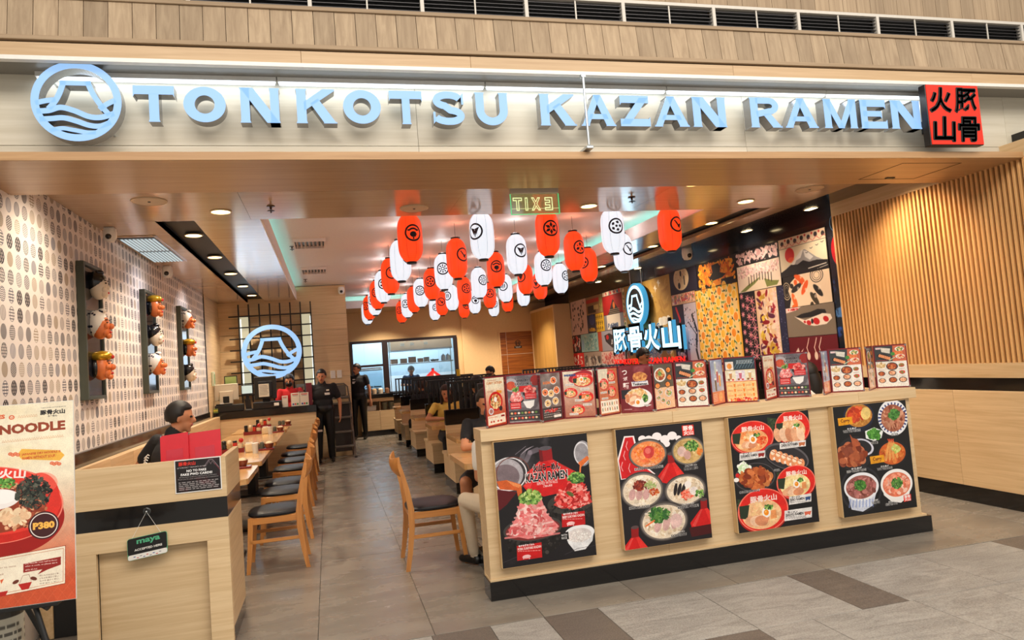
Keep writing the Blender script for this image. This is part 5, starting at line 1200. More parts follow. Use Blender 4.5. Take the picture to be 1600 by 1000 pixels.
        c.a[:] = (240, 228, 200); g = np.clip(np.linspace(-.3, 1.2, c.h), 0, 1)[:, None, None]; c.a = c.a*(1-g)+np.array((190, 60, 30))*g; c.text('CURRY TATSUJIN', 74, 24, 122, 14, (196, 110, 50), .03); c.words(20, 8, 90, 14, 1, (190, 110, 70)); c.poly([(84, 56), (130, 60), (124, 72), (90, 66)], (230, 150, 50)); c.words(14, 54, 60, 64, 2, (170, 80, 60))
        c.ell(76, 104, 54, 42, (206, 28, 24)); c.ell(76, 106, 42, 32, NOOD[0]); c.bits(76, 106, 38, 30, NOOD+FRY+[(60, 80, 40)], 140, 6); c.ell(74, 96, 12, 12, (250, 248, 244)); c.ell(34, 146, 19, 15, (220, 226, 236)); c.ell(34, 146, 13, 9, (180, 120, 110)); c.ell(112, 138, 13, 11, (40, 34, 34))
        c.poly([(6, 166), (144, 160), (144, 202), (6, 206)], (246, 232, 212)); c.words(14, 170, 84, 176, 1, (214, 110, 60)); c.rect(110, 168, 138, 176, (150, 30, 26))
        for x in (30, 50, 84, 108): c.ell(x, 192, 7, 4, (196, 50, 36))
    elif kind == 'bowls':
        c.a[:] = (110, 96, 92); c.smoke((160, 150, 146), .4, .8, 5, 5); c.text('KAZAN', 46, 42, 54, 12, (240, 120, 40), .04)
        for x, y in ((98, 34), (30, 84), (74, 92), (118, 80), (44, 134), (104, 128)): dish(x, y, 25, NOOD if (x+y) % 3 else [(220, 90, 50), (240, 150, 90)], (236, 232, 226)); c.ell(x, y, 6, 4, (90, 40, 34))
        c.rect(0, 154, 150, 210, (54, 48, 50)); c.words(10, 160, 140, 200, 4, (190, 180, 176)); c.rect(84, 190, 140, 202, (236, 232, 226)); c.bits(70, 168, 50, 5, BEEF, 24, 6)
    elif kind == 'rings':
        c.a[:] = (196, 110, 70); c.rect(0, 0, 76, 60, (226, 214, 190))
        for x, y in ((104, 34), (42, 70), (100, 108)): redbowl(c, x, y, 34, 26, CHA, 1)
        for x, y in ((80, 62), (10, 104), (16, 132)): c.rect(x, y, x+50, y+9, (236, 230, 222)); c.words(x+3, y+2, x+46, y+8, 1, (110, 90, 80))
        c.rect(6, 146, 144, 204, (244, 232, 214)); 
        for q in range(14): c.rect(14+(q % 7)*19, 156+(q//7)*24, 20+(q % 7)*19, 170+(q//7)*24, [(150, 50, 40), (60, 90, 60), (206, 140, 60)][q % 3])
    elif kind == 'donburi':
        c.a[:] = (92, 84, 70); c.rect(0, 110, 150, 210, (236, 190, 150)); dish(50, 50, 46, FRY+NOOD, (240, 236, 230)); c.bits(48, 44, 12, 9, GRN, 40, 4)
        for x, y in ((118, 30), (122, 66), (24, 100), (104, 98)): dish(x, y, 21, [(226, 120, 50), (240, 160, 80)], (24, 22, 24))
        for x, y, r in ((40, 130, 18), (106, 138, 27), (22, 158, 17), (56, 172, 17), (96, 186, 18)): dish(x, y, r, CHA+GRN, (214, 220, 232))
    else:
        c.a[:] = (150, 160, 190); c.smoke((200, 206, 220), .4, .8, 5, 6); 
        for x, y, col in ((50, 120, (90, 70, 50)), (78, 80, (190, 60, 60)), (104, 100, (240, 160, 60)), (60, 40, (200, 206, 190))): c.poly([(x-12, y-26), (x+12, y-26), (x+8, y+30), (x-8, y+30)], col); c.ell(x, y-28, 13, 6, (240, 240, 236))
        c.rect(0, 152, 150, 210, (226, 130, 90)); c.words(10, 160, 60, 200, 5, (250, 240, 230)); c.ell(100, 180, 24, 22, (240, 170, 110))
    return c
pmats = [printmat('printed menu poster %d' % (i+1), f().grit(), .4, coat=.0) for i, f in enumerate((poster1, poster2, poster3, poster4))]
pagem = {k: printmat('menu page '+k, menupage(k, i).grit(.12), .3, coat=.35) for i, k in enumerate(('kazan', 'ramen', 'tsukemen', 'sides', 'drinks', 'curry', 'bowls', 'rings', 'donburi', 'parfait'))}

# ================================================================== MENU COUNTER AT THE STORE LINE
t = thing('display_counter', 'long waist-high oak laminate display wall with four food posters and black kick', 'counter', (2.69, 4.55, 0))
for a, b in ((.945, 2.34), (2.34, 3.9), (3.9, 4.43)): box('top_beam', OAK, (a+.0005, b-.0005, 4.425, 4.65, 1.03, 1.11), t, .003)
for a, b in ((.95, 2.24), (2.24, 3.66), (3.66, 4.385)): box('front_panel', OAK, (a+.0005, b-.0005, 4.455, 4.62, .135, 1.03), t, .001)
box('ledge', OAK, (.945, 4.42, 4.443, 4.62, .12, .135), t, .001)
box('kick', BLACK, (.94, 4.454, 4.436, 4.62, 0, .12), t, .002)
box('back_panel', OAK, (.95, 4.385, 4.62, 4.64, .0, 1.03), t)
for i, (x0, x1) in enumerate(((1.025, 1.677), (1.887, 2.547), (2.76, 3.426), (3.64, 4.297))):
    lab = ['black poster of cone-shaped pork ramen titled KAZAN RAMEN, nearest the chair', 'poster of five stone bowls of ramen with red cone pots on the display wall',
           'poster of red ramen bowls, gyoza and fried chicken on the display wall', 'black poster of rice and curry bowls at the right end of the display wall'][i]
    p = thing('food_poster', lab, 'poster', ((x0+x1)/2, 4.43, .62), 0, 'food posters on the display wall')
    z0, z1 = .209, 1.024
    box('board', OAKZ, (x0-.004, x1+.0, 4.402, 4.4545, z0-.003, z1), p, .001)
    MB().quad((x0, 4.4012, z0), (x1, 4.4012, z0), (x1, 4.4012, z1), (x0, 4.4012, z1)).build('printed_sheet', pmats[i], p, world=True)
# folding menus
MAR = flat('maroon menu cover', (120, 10, 30), .35, coat=.2)
MEN = [(1.006, 4.507, 1.189, 4.655, 1.413, 4.585, 'curry', 'kazan', 'curry page and cone ramen page'), (1.403, 4.53, 1.602, 4.655, 1.82, 4.568, 'bowls', 'ramen', 'stone bowl page and red ramen page'), (1.834, 4.545, 2.041, 4.655, 2.252, 4.551, 'rings', 'tsukemen', 'maroon page reading Tsukemen'),
       (2.269, 4.562, 2.485, 4.655, 2.687, 4.535, 'donburi', 'sides', 'rice bowl page beside side dishes'), (2.704, 4.519, 2.896, 4.655, 3.09, 4.523, 'parfait', 'drinks', 'dark and yellow drinks page'), (3.148, 4.524, 3.344, 4.655, 3.529, 4.51, 'curry', 'kazan', 'cone ramen page beside the white-shirted diner'),
       (3.645, 4.508, 3.828, 4.655, 4.023, 4.524, 'parfait', 'sides', 'side dish page, second from the right end'), (4.062, 4.516, 4.251, 4.655, 4.419, 4.49, 'donburi', 'sides', 'side dish page, at the right end of the ledge')]
CLR = flat('clear corner', (150, 146, 150), .2, .4)
for i, (ax, ay, fx, fy, bx, by, k1, k2, lab) in enumerate(MEN):
    t = thing('folding_menu', 'maroon standing menu open at its '+lab, 'menu', (fx, fy-.03, 1.11), 0, 'menus standing on the display wall')
    for (px, py), kk in (((ax, ay), k1), ((bx, by), k2)):
        F = Vector((fx, fy-.03, 0)); E_ = Vector((px, py-.03, 0)); d = (E_-F).normalized(); w = .235
        n = Vector((-d.y, d.x, 0)); 
        if n.y > 0: n = -n
        def pt(u, v, o): return F+d*u+n*o+Vector((0, 0, 1.111+v))
        m = MB(); a = [pt(.003, 0, 0), pt(w, 0, 0), pt(w, 0, -.005), pt(.003, 0, -.005)]; b_ = [pt(.003, .342, 0), pt(w, .342, 0), pt(w, .342, -.005), pt(.003, .342, -.005)]
        cv = fixnormals(m.hexa(a+b_).build('cover', MAR, t, world=True))
        u0, u1 = .014, w-.008
        q = [pt(u0, .01, .0012), pt(u1, .01, .0012), pt(u1, .332, .0012), pt(u0, .332, .0012)]
        if d.x < 0: q = [q[1], q[0], q[3], q[2]]
        MB().quad(*q).build('printed_page', pagem[kk], t, world=True)
        for vv in (.004, .326):
            m = MB(); m.hexa([pt(w-.012, vv, .002), pt(w+.002, vv, .002), pt(w+.002, vv, -.007), pt(w-.012, vv, -.007), pt(w-.012, vv+.012, .002), pt(w+.002, vv+.012, .002), pt(w+.002, vv+.012, -.007), pt(w-.012, vv+.012, -.007)]); fixnormals(m.build('corner_guard', CLR, t, world=True))
# bench behind the display wall
t = thing('bench', 'oak box bench with its back against the display wall, beside the aisle chair', 'bench', (2.2, 5.1, 0))
box('seat', OAK, (1.035, 4.2, 4.66, 5.15, .385, .425), t, .004); box('box', OAKY, (1.05, 4.18, 4.66, 5.1, .13, .385), t, .002); box('kick', BLACK, (1.045, 4.18, 4.66, 5.3, 0, .13), t)

# ================================================================== HOST STAND
t = thing('host_stand', 'oak laminate host stand with black band and recessed front panel', 'counter', (-1.04, 4.7, 0))
X0, X1 = -1.46, -.63; hy = 4.4
m = MB()
box('front_panel', OAK, (X0, X1-.001, hy, hy+.035, .872, 1.11), t, .002)
box('side_panel', OAKY, (X1-.035, X1, hy+.0355, 5.0, .872, 1.11), t, .002)
box('side_panel', OAKY, (X0, X0+.035, hy+.0355, 5.0, .63, 1.11), t, .002)
box('inner_shelf', OAK, (X0+.035, X1-.035, hy+.036, 5.0, .90, .93), t)
box('band', BLACK, (X0, X1-.002, hy+.002, hy+.035, .752, .8715), t); box('band', BLACK, (X1-.033, X1-.002, hy+.0355, 5.0, .752, .8715), t)
box('lower_rail', OAK, (X0, X1-.001, hy, hy+.035, .625, .7515), t, .001)
box('lower_stile', OAK, (X0, -1.35, hy, hy+.035, .0, .6245), t, .001); box('lower_stile', OAK, (-.755, X1-.001, hy, hy+.035, .0, .6245), t, .001)
box('recessed_panel', OAK, (-1.35, -.755, hy+.05, hy+.07, 0, .6245), t)
box('lower_side', OAKY, (X1-.035, X1, hy+.0355, 5.0, .1, .7515), t, .001); box('side_kick', BLACK, (X1-.03, X1-.004, hy+.036, 5.0, 0, .1), t); box('lower_side', OAKY, (X0, X0+.035, hy+.0355, 5.0, 0, .6295), t)
box('back_rail', OAK, (X0+.036, X1-.036, 4.965, 5.0, .0, .9), t)
# red menus in the stand
RMC = flat('red menu folder', (206, 20, 40), .35, coat=.3); RMP = flat('clear red pocket', (196, 44, 62), .2, coat=.5)
for i, (xa, xb, lab) in enumerate(((-1.012, -.853, 'left'), (-.857, -.668, 'right'))):
    t = thing('red_menu_folder', 'plain red menu folder standing in the host stand, the %s one' % lab, 'menu', ((xa+xb)/2, 4.56, .93), 0, 'red folders in the host stand')
    tl = -.012 if i == 0 else -.018
    f = lambda u, v, d, xa=xa, xb=xb, i=i, tl=tl: (xa+(xb-xa)*u+tl*v*0+(-.012)*(v), 4.50+.07*v+d+.02*i, .935+(.315+.012*u)*v)
    m = MB(); m.hexa([f(0, 0, 0), f(1, 0, 0), f(1, 0, .012), f(0, 0, .012), f(0, 1, 0), f(1, 1, 0), f(1, 1, .012), f(0, 1, .012)]); m.build('folder', RMC, t, world=True)
    m = MB(); m.hexa([f(.2, .1, -.002), f(.8, .1, -.002), f(.8, .1, 0), f(.2, .1, 0), f(.2, .72, -.002), f(.8, .72, -.002), f(.8, .72, 0), f(.2, .72, 0)]); m.build('pocket', RMP, t, world=True)
    m = MB(); m.hexa([f(.0, .98, -.001), f(.05, .98, -.001), f(.05, .98, .013), f(.0, .98, .013), f(.0, 1.01, -.001), f(.05, 1.01, -.001), f(.05, 1.01, .013), f(.0, 1.01, .013)]); m.build('corner', CLR, t, world=True)
c = Can(300, 220, (20, 14, 18), 9)
c.smoke((110, 20, 34), .5, .85, 4, 3, .8); c.text('豚骨火山', 80, 26, 110, 26, (226, 50, 36), .05); c.line([(190, 58), (224, 14), (250, 14), (290, 70)], 2, (200, 180, 190)); c.line([(205, 50), (226, 22), (236, 44), (248, 22), (262, 48)], 1.5, (190, 160, 170)); c.line([(262, 40), (298, 90)], 2, (190, 60, 80))
c.text("LET'S PROTECT THE RIGHTS OF PWD", 110, 52, 190, 9, (220, 214, 214), .01); c.text('NO TO FAKE', 140, 76, 130, 17, (250, 250, 250), .04); c.text('FAKE PWD CARDS!', 140, 99, 208, 17, (250, 250, 250), .04)
c.text('All discount cards are subjected to verification.', 150, 118, 250, 9, (226, 220, 220), .0, 0, None, .2); c.text('Thank you for your understanding and cooperation.', 150, 131, 270, 9, (226, 220, 220), .0, 0, None, .2); c.words(20, 146, 285, 206, 5, (214, 208, 208)); c.rect(0, 0, 300, 3, (240, 240, 240)); c.rect(0, 217, 300, 220, (240, 240, 240)); c.rect(0, 0, 3, 220, (240, 240, 240)); c.rect(297, 0, 300, 220, (240, 240, 240))
t = thing('notice_card', 'small black printed notice with white border taped to the host stand', 'sign', (-.785, 4.398, 1.01))
box('sleeve', WHITEPL, (-.915, -.657, 4.396, 4.3995, .917, 1.113), t); MB().quad((-.912, 4.3955, .92), (-.66, 4.3955, .92), (-.66, 4.3955, 1.11), (-.912, 4.3955, 1.11)).build('printed_notice', printmat('black notice print', c, .3, coat=.3), t, world=True)
t = thing('payment_sign', 'small rounded black sign reading maya ACCEPTED HERE hanging on a string', 'sign', (-1.075, 4.38, .64))
def rrect(x0, x1, z0, z1, r, n=5):
    o = []
    for cx, cz, a in ((x1-r, z1-r, 0), (x0+r, z1-r, 90), (x0+r, z0+r, 180), (x1-r, z0+r, 270)): o += arc(cx, cz, r, r, a, a+90, n)
    return o
sx0, sx1 = -1.181, -.968; tilt = .012
fz = lambda u, v, d: (u, 4.383-d, v+tilt*(u+1.075)/.107)
for nm, mt, p, d0, d1 in (('plate_edge', flat('green acrylic edge', (90, 170, 130), .3), rrect(sx0, sx1, .579, .703, .014), -.004, 0), ('black_face', BLACKM, rrect(sx0+.002, sx1-.002, .607, .701, .012), 0, .001), ('white_strip', WHITEPL, rrect(sx0+.002, sx1-.002, .581, .609, .01), 0, .0012)):
    fixnormals(MB().prism(p, fz, d0, d1).build(nm, mt, t, world=True))
text_mesh('lettering', 'maya', .125, .032, glow('green lettering', (110, 220, 160), .3), t, lambda u, v, d: fz(-1.068+u, .672+v, .0016), 0, .03)
text_mesh('lettering', 'ACCEPTED HERE', .148, .0125, WHITEPL, t, lambda u, v, d: fz(-1.07+u, .633+v, .0016), 0, .03)
for q in range(9):
    MB().prism(rrect(-1.15+q*.017, -1.139+q*.017, .594-(q % 2)*.008, .598-(q % 2)*.008, .001, 1), fz, .0013, .0016).build('tiny_mark', flat('mark %d' % (q % 3), [(40, 60, 150), (200, 40, 40), (120, 120, 130)][q % 3], .5), t, world=True)
m = MB(); m.tube([(-1.155, 4.384, .692), (-1.074, 4.39, .836), (-1.0, 4.384, .708)], .0012, 5); m.build('string', WHITEPL, t, world=True)
MB().ell((-1.074, 4.398, .836), (.022, .006, .022)).build('suction_cup', GLASS, t, world=True, smooth=True); MB().ell((-1.074, 4.389, .836), (.006, .006, .006)).build('hook', STEEL, t, world=True, smooth=True)

# ================================================================== EASEL WITH THE BIG POSTER
bp = printmat('dry noodle poster print', bigposter().grit(.08), .38, coat=.15)
t = thing('large_poster', 'large leaning cream and orange poster reading DRY NOODLE with price P380', 'poster', (-1.41, 3.42, .655))
A_ = [(-1.715, 3.40, .66), (-1.128, 3.40, .66), (-1.112, 3.4, 1.52), (-1.715, 3.4, 1.52)]
MB().quad(*A_).build('printed_sheet', bp, t, world=True)
m = MB(); m.hexa([(-1.717, 3.401, .658), (-1.126, 3.401, .658), (-1.126, 3.407, .658), (-1.717, 3.407, .658), (-1.717, 3.401, 1.522), (-1.11, 3.401, 1.522), (-1.11, 3.407, 1.522), (-1.717, 3.407, 1.522)]); m.build('foam_board', WHITEPL, t, world=True)
t = thing('easel', 'black metal tripod easel holding the large noodle poster', 'easel', (-1.4, 3.45, 0))
for a, b in (((-1.32, 3.45, .70), (-1.08, 3.30, .0)), ((-1.48, 3.45, .70), (-1.76, 3.30, 0)), ((-1.4, 3.47, .75), (-1.3, 3.95, 0))):
    A, B_ = Vector(a), Vector(b); m = MB(); m.tube([A, A.lerp(B_, .45)], .011, 10); m.tube([A.lerp(B_, .42), B_], .0085, 10); m.tube([A.lerp(B_, .40), A.lerp(B_, .47)], .015, 10); m.build('leg', BLACKM, t, world=True, smooth=True)
box('ledge_bar', BLACKM, (-1.6, -1.2, 3.40, 3.45, .64, .657), t, .003); m = MB(); m.tube([(-1.4, 3.45, .7), (-1.4, 3.45, 1.5)], .01, 10); m.build('mast', BLACKM, t, world=True)
m = MB(); m.tube([(-1.28, 3.43, .655), (-1.24, 3.415, .632)], .014, 10); m.build('tightening_knob', BLACKM, t, world=True)
c = Can(200, 160, (44, 40, 36), 12)
c.rect(0, 10, 200, 50, (190, 186, 170)); c.rect(0, 60, 200, 64, (190, 186, 170)); c.words(6, 16, 190, 44, 3, (60, 56, 50)); c.rect(20, 70, 100, 150, (40, 80, 60)); c.rect(110, 74, 190, 96, (200, 196, 180)); c.rect(110, 110, 190, 130, (180, 60, 40))
t = thing('label_canister', 'dark metal canister with paper labels on the floor below the large poster', 'canister', (-1.52, 3.66, 0))
m = MB(); R_ = .085; n = 24
for j in range(n):
    a0, a1 = 2*PI*j/n, 2*PI*(j+1)/n; p = lambda a, z: (-1.52+R_*math.cos(a), 3.66+R_*math.sin(a), z)
    m.quad(p(a0, .02), p(a1, .02), p(a1, .6), p(a0, .6), uv=((j/n*2, 0), ((j+1)/n*2, 0), ((j+1)/n*2, 1), (j/n*2, 1)))
m.build('can', printmat('canister labels', c, .4, rep=True), t, world=True, smooth=True)
MB().lathe([(.001, 0), (.088, 0), (.088, .02), (.085, .02)], (-1.52, 3.66, 0), 24).build('base_rim', STEEL, t, world=True); MB().lathe([(.085, .6), (.088, .6), (.088, .615), (.03, .622), (.03, .64), (.001, .64)], (-1.52, 3.66, 0), 24).build('lid', STEEL, t, world=True)
# ================================================================== SEATING
CHW = wood('honey chair wood', (214, 150, 82), (182, 114, 54), 'z', .38, 1.2, coat=.2, rand=.04)
CHWX = wood('honey chair rail', (212, 148, 80), (182, 116, 56), 'x', .38, 1.2, coat=.2, rand=.04)
LEA = flat('black leather', (22, 23, 28), .42, spec=.35, bump=.15, bscale=160)
def chair_meshes():
    W_ = .205
    M_ = {}
    # seat cushion: rounded, slightly domed
    m = MB(); ring = []
    n = 28
    def outl(t, s):
        a = 2*PI*t/n; cx, cy = math.cos(a), math.sin(a); e = .62
        return (s*.215*math.copysign(abs(cx)**e, cx)+.012, s*.215*math.copysign(abs(cy)**e, cy))
    lv = [(.94, .438), (1, .444), (1.01, .456), (.97, .468), (.8, .478), (.45, .484)]
    for s, z in lv: m.v += [(*outl(t, s), z) for t in range(n)]
    for i in range(len(lv)-1):
        for j in range(n): j2 = (j+1) % n; m.f.append((i*n+j, i*n+j2, (i+1)*n+j2, (i+1)*n+j)); m.mi.append(0)
    m.f.append(tuple(range(n))[::-1]); m.mi.append(0); m.f.append(tuple(range(5*n, 6*n))); m.mi.append(0)
    M_['seat'] = m.mesh('seat', LEA, True)
    def bar(pts, sy):
        m = MB()
        for (x0, z0, w0), (x1, z1, w1) in zip(pts[:-1], pts[1:]):
            m.hexa([(x0-w0/2, sy-.013, z0), (x0+w0/2, sy-.013, z0), (x0+w0/2, sy+.013, z0), (x0-w0/2, sy+.013, z0), (x1-w1/2, sy-.013, z1), (x1+w1/2, sy-.013, z1), (x1+w1/2, sy+.013, z1), (x1-w1/2, sy+.013, z1)])
        return m
    rear = [(-.232, 0, .032), (-.205, .15, .038), (-.182, .33, .044), (-.18, .46, .046), (-.2, .6, .04), (-.232, .74, .034), (-.25, .82, .024)]
    front = [(.232, 0, .03), (.212, .2, .036), (.196, .438, .042)]
    for k, s in (('a', -1), ('b', 1)):
        M_['rear'+k] = bar(rear, s*W_).mesh('leg', CHW); M_['front'+k] = bar(front, s*(W_-.012)).mesh('leg', CHW)
        M_['rail'+k] = MB().box(-.17, .19, s*(W_-.008)-.01, s*(W_-.008)+.01, .385, .436, bev=.003).mesh('side_rail', CHWX); M_['str'+k] = MB().box(-.195, .21, s*(W_-.008)-.009, s*(W_-.008)+.009, .235, .262, bev=.003).mesh('stretcher', CHWX)
    M_['fr'] = MB().box(.18, .205, -W_+.01, W_-.01, .385, .436, bev=.003).mesh('front_rail', CHWX); M_['br'] = MB().box(-.19, -.168, -W_+.01, W_-.01, .385, .436, bev=.003).mesh('back_rail', CHWX)
    # curved backrest plank with scooped, rolled top edge
    m = MB(); nu, nv = 14, 8
    for side in (0, 1):
        for i in range(nu+1):
            u = -1+2*i/nu
            for j in range(nv+1):
                v = j/nv
                zt = .872-.03*math.cos(u*PI/2)**1.0; zb = .715+.02*(1-u*u)
                z = zb+(zt-zb)*v
                x = -.232-.045*(1-u*u)-.02*v*v - (.012*math.sin(v*PI))
                th = .022*(1-.5*abs(2*v-1)**3)
                m.v.append((x+(th/2 if side else -th/2), u*.222, z+(.004 if side else 0)*(v == 1)))
    S = (nu+1)*(nv+1)
    for i in range(nu):
        for j in range(nv):
            a = i*(nv+1)+j; q = (a, a+nv+1, a+nv+2, a+1)
            m.f.append(q); m.mi.append(0); m.f.append(tuple(S+k for k in q[::-1])); m.mi.append(0)
    def edge(a, b): m.f.append((a, b, S+b, S+a)); m.mi.append(0)
    for i in range(nu): edge((i+1)*(nv+1), i*(nv+1)); edge(i*(nv+1)+nv, (i+1)*(nv+1)+nv)
    for j in range(nv): edge(j, j+1); edge(nu*(nv+1)+j+1, nu*(nv+1)+j)
    M_['back'] = m.mesh('backrest', CHWX, True)
    return M_
CM = chair_meshes()
def chair(x, y, rz, label, group):
    t = thing('dining_chair', label, 'chair', (x, y, 0), rz, group)
    for k, me in CM.items():
        o = bpy.data.objects.new(me.name.split('.')[0], me); COL.objects.link(o); o.parent = t
    return t
chair(.737, 5.572, .0, 'single honey wood chair with black seat standing alone right of the aisle', 'dining chairs')
bp_ = bpy.data.objects
for i, y in enumerate((6.10, 7.08, 7.66, 8.76, 9.55, 10.3, 11.3)):
    chair(-.49+rnd.uniform(-.012, .012), y, PI+rnd.uniform(-.05, .05), 'honey wood chair with black seat along the wallpapered side, %s from the front' % names[i], 'dining chairs')
TOPM = wood('table top veneer', (218, 176, 120), (194, 144, 86), 'x', .22, .9, coat=.35)
def table(x0, x1, y0, y1, label, group):
    t = thing('dining_table', label, 'table', ((x0+x1)/2, (y0+y1)/2, 0), 0, group)
    m = MB(); c = .05
    pl = [(x0, y0), (x1-c, y0), (x1-c*.3, y0+c*.3), (x1, y0+c), (x1, y1-c), (x1-c*.3, y1-c*.3), (x1-c, y1), (x0, y1)] if x1 < 0 else [(x0+c, y0), (x1, y0), (x1, y1), (x0+c, y1), (x0+c*.3, y1-c*.3), (x0, y1-c), (x0, y0+c), (x0+c*.3, y0+c*.3)]
    fixnormals(m.prism(pl, lambda u, v, d: (u, v, d), .705, .75).build('tabletop', TOPM, t, world=True))
    cx, cy = (x0+x1)/2, (y0+y1)/2
    box('pedestal', BLACKM, (cx-.05, cx+.05, cy-.2, cy+.2, .03, .705), t, .004); box('foot_plate', BLACKM, (cx-.28, cx+.28, cy-.25, cy+.25, 0, .03), t, .006); box('apron', BLACKM, (cx-.3, cx+.3, cy-.3, cy+.3, .68, .705), t)
    return t
for i, (a, b) in enumerate(((5.95, 6.86), (7.12, 8.5), (9.12, 10.9), (11.12, 12.1))):
    table(-1.5, -.69, a, b, 'light wood table beside the wall bench, %s from the host stand' % names[i], 'tables along the wall bench')
t = thing('wall_bench', 'long oak bench with low oak back along the wallpapered wall', 'bench', (-1.7, 8.4, 0))
for a, b in ((5.02, 7.0), (7.0, 9.0), (9.0, 11.0), (11.0, 12.2)):
    box('back', OAKY, (-1.88, -1.80, a+.001, b-.001, 0, .985), t, .003); box('seat', OAKY, (-1.799, -1.42, a+.001, b-.001, .40, .445), t, .004)
box('box', BLACKM, (-1.799, -1.46, 5.03, 12.2, 0, .4), t)
# booths down the right of the aisle
SP = flat('black spindle', (17, 16, 17), .35)
def booth(y, w=1.55, label='', x=1.4):
    t = thing('booth_bench', label, 'bench', (x, y, 0), 0, 'double booth benches')
    box('backboard', OAK, (x, x+w, y-.04, y+.04, .44, .80), t, .002); box('black_panel', BLACK, (x-.005, x+w, y-.045, y+.045, .80, .99), t, .003)
    for s in (-1, 1):
        y0, y1 = (y-.42, y-.04) if s < 0 else (y+.04, y+.42)
        box('seat', OAK, (x-.005, x+w, y0, y1, .40, .44), t, .004)
        box('box', OAK, (x+.01, x+w, y-.40 if s < 0 else y+.0005, y if s < 0 else y+.4, .135, .40), t, .001)
    box('kick', BLACK, (x+.015, x+w, y-.39, y+.39, 0, .135), t)
    box('top_rail', SP, (x+.05, x+w, y-.03, y+.03, 1.315, 1.345), t, .003)
    n = int((w-.08)/.072)
    for k in range(n+1):
        o = bpy.data.objects.new('spindle', SPM); COL.objects.link(o); o.parent = t; o.location = (.065+k*.072, 0, .99)
    return t
SPM = MB().box(-.013, .013, -.018, .018, 0, .326).mesh('spindle', SP)
bl = ['hidden mostly behind the display wall, where the man in black sits', 'nearest whole one beyond the aisle chair', 'in front of the woman in yellow', 'second behind the woman in yellow', 'next to last before the kitchen', 'farthest, beside the kitchen counter']
for i, y in enumerate((6.75, 8.6, 10.38, 12.4, 14.1, 15.6)): booth(y, 1.55, 'oak booth bench, '+bl[i])
for i, (y0, y1) in enumerate(((5.43, 6.2), (7.3, 8.05), (9.12, 9.85), (10.95, 11.75), (12.95, 13.6), (14.6, 15.1))):
    table(1.02 if i == 0 else 1.3, 2.9, y0, y1, 'light wood table between booth benches, %s from the display wall' % names[i], 'booth tables')
# second bank of booths by the art wall, only seen above the menus
for i, y in enumerate((7.2, 9.4, 11.6, 13.8)): booth(y, 1.35, 'oak booth bench with black spindle back by the art wall, %s from the front' % names[i], 3.9)
# printed place mat on the near booth table
c = Can(120, 80, (230, 190, 140), 3); c.words(8, 8, 112, 72, 8, (200, 60, 40)); c.rect(60, 20, 80, 50, (206, 50, 40))
t = tag(MB().quad((1.2, 5.62, .7512), (1.5, 5.58, .7512), (1.52, 5.88, .7512), (1.22, 5.92, .7512)).build('printed_table_sticker', printmat('sticker print', c, .3)), 'red printed sticker on the near booth table top', 'sticker')

# ---- table sets
GLS = glass('drinking glass', (240, 244, 244), .05, .3); SAU = flat('red sauce', (196, 40, 14), .15, coat=.6); BLKC = flat('black cap', (20, 20, 22), .3); CRK = flat('cream ceramic', (226, 208, 170), .35); TRAYR = flat('dark red lacquer', (120, 14, 20), .25, coat=.4); BRNC = flat('brown glazed bowl', (120, 50, 24), .3, coat=.4); FROST = flat('frosted cup', (214, 212, 204), .35)
def bottle(x, y, z, kind, label):
    t = thing({'soy': 'soy_bottle', 'sesame': 'sesame_shaker', 'chili': 'chili_oil_bottle', 'spoon': 'ladle_jar'}[kind], label, 'bottle', (x, y, z), 0, 'condiments on the side tables')
    if kind == 'soy': MB().lathe([(.001, 0), (.026, 0), (.028, .01), (.027, .075), (.018, .095)], n=14).build('body', flat('soy glass', (30, 16, 12), .1, coat=.5), t, smooth=True); MB().lathe([(.024, .085), (.026, .09), (.026, .12), (.02, .128), (.001, .128)], n=14).build('cap', BLKC, t)
    elif kind == 'sesame': MB().lathe([(.001, 0), (.026, 0), (.028, .05), (.024, .09)], n=14).build('body', flat('sesame', (196, 160, 110), .4), t, smooth=True); MB().lathe([(.026, .09), (.027, .11), (.018, .13), (.001, .132)], n=14).build('cap', CRK, t)
    elif kind == 'chili': MB().lathe([(.001, 0), (.024, 0), (.026, .01), (.026, .09), (.022, .10)], n=14).build('body', SAU, t, smooth=True); MB().lathe([(.024, .10), (.024, .12), (.001, .122)], n=14).build('cap', DARKTRIM, t)
    else: MB().lathe([(.001, 0), (.026, 0), (.03, .07), (.03, .08)], n=14).build('jar', CRK, t, smooth=True); MB().ell((.01, 0, .12), (.026, .026, .026), 12, 8).build('spoon_ball', RED, t, smooth=True); MB().tube([(.0, 0, .02), (.01, 0, .1)], .004, 6).build('handle', RED, t)
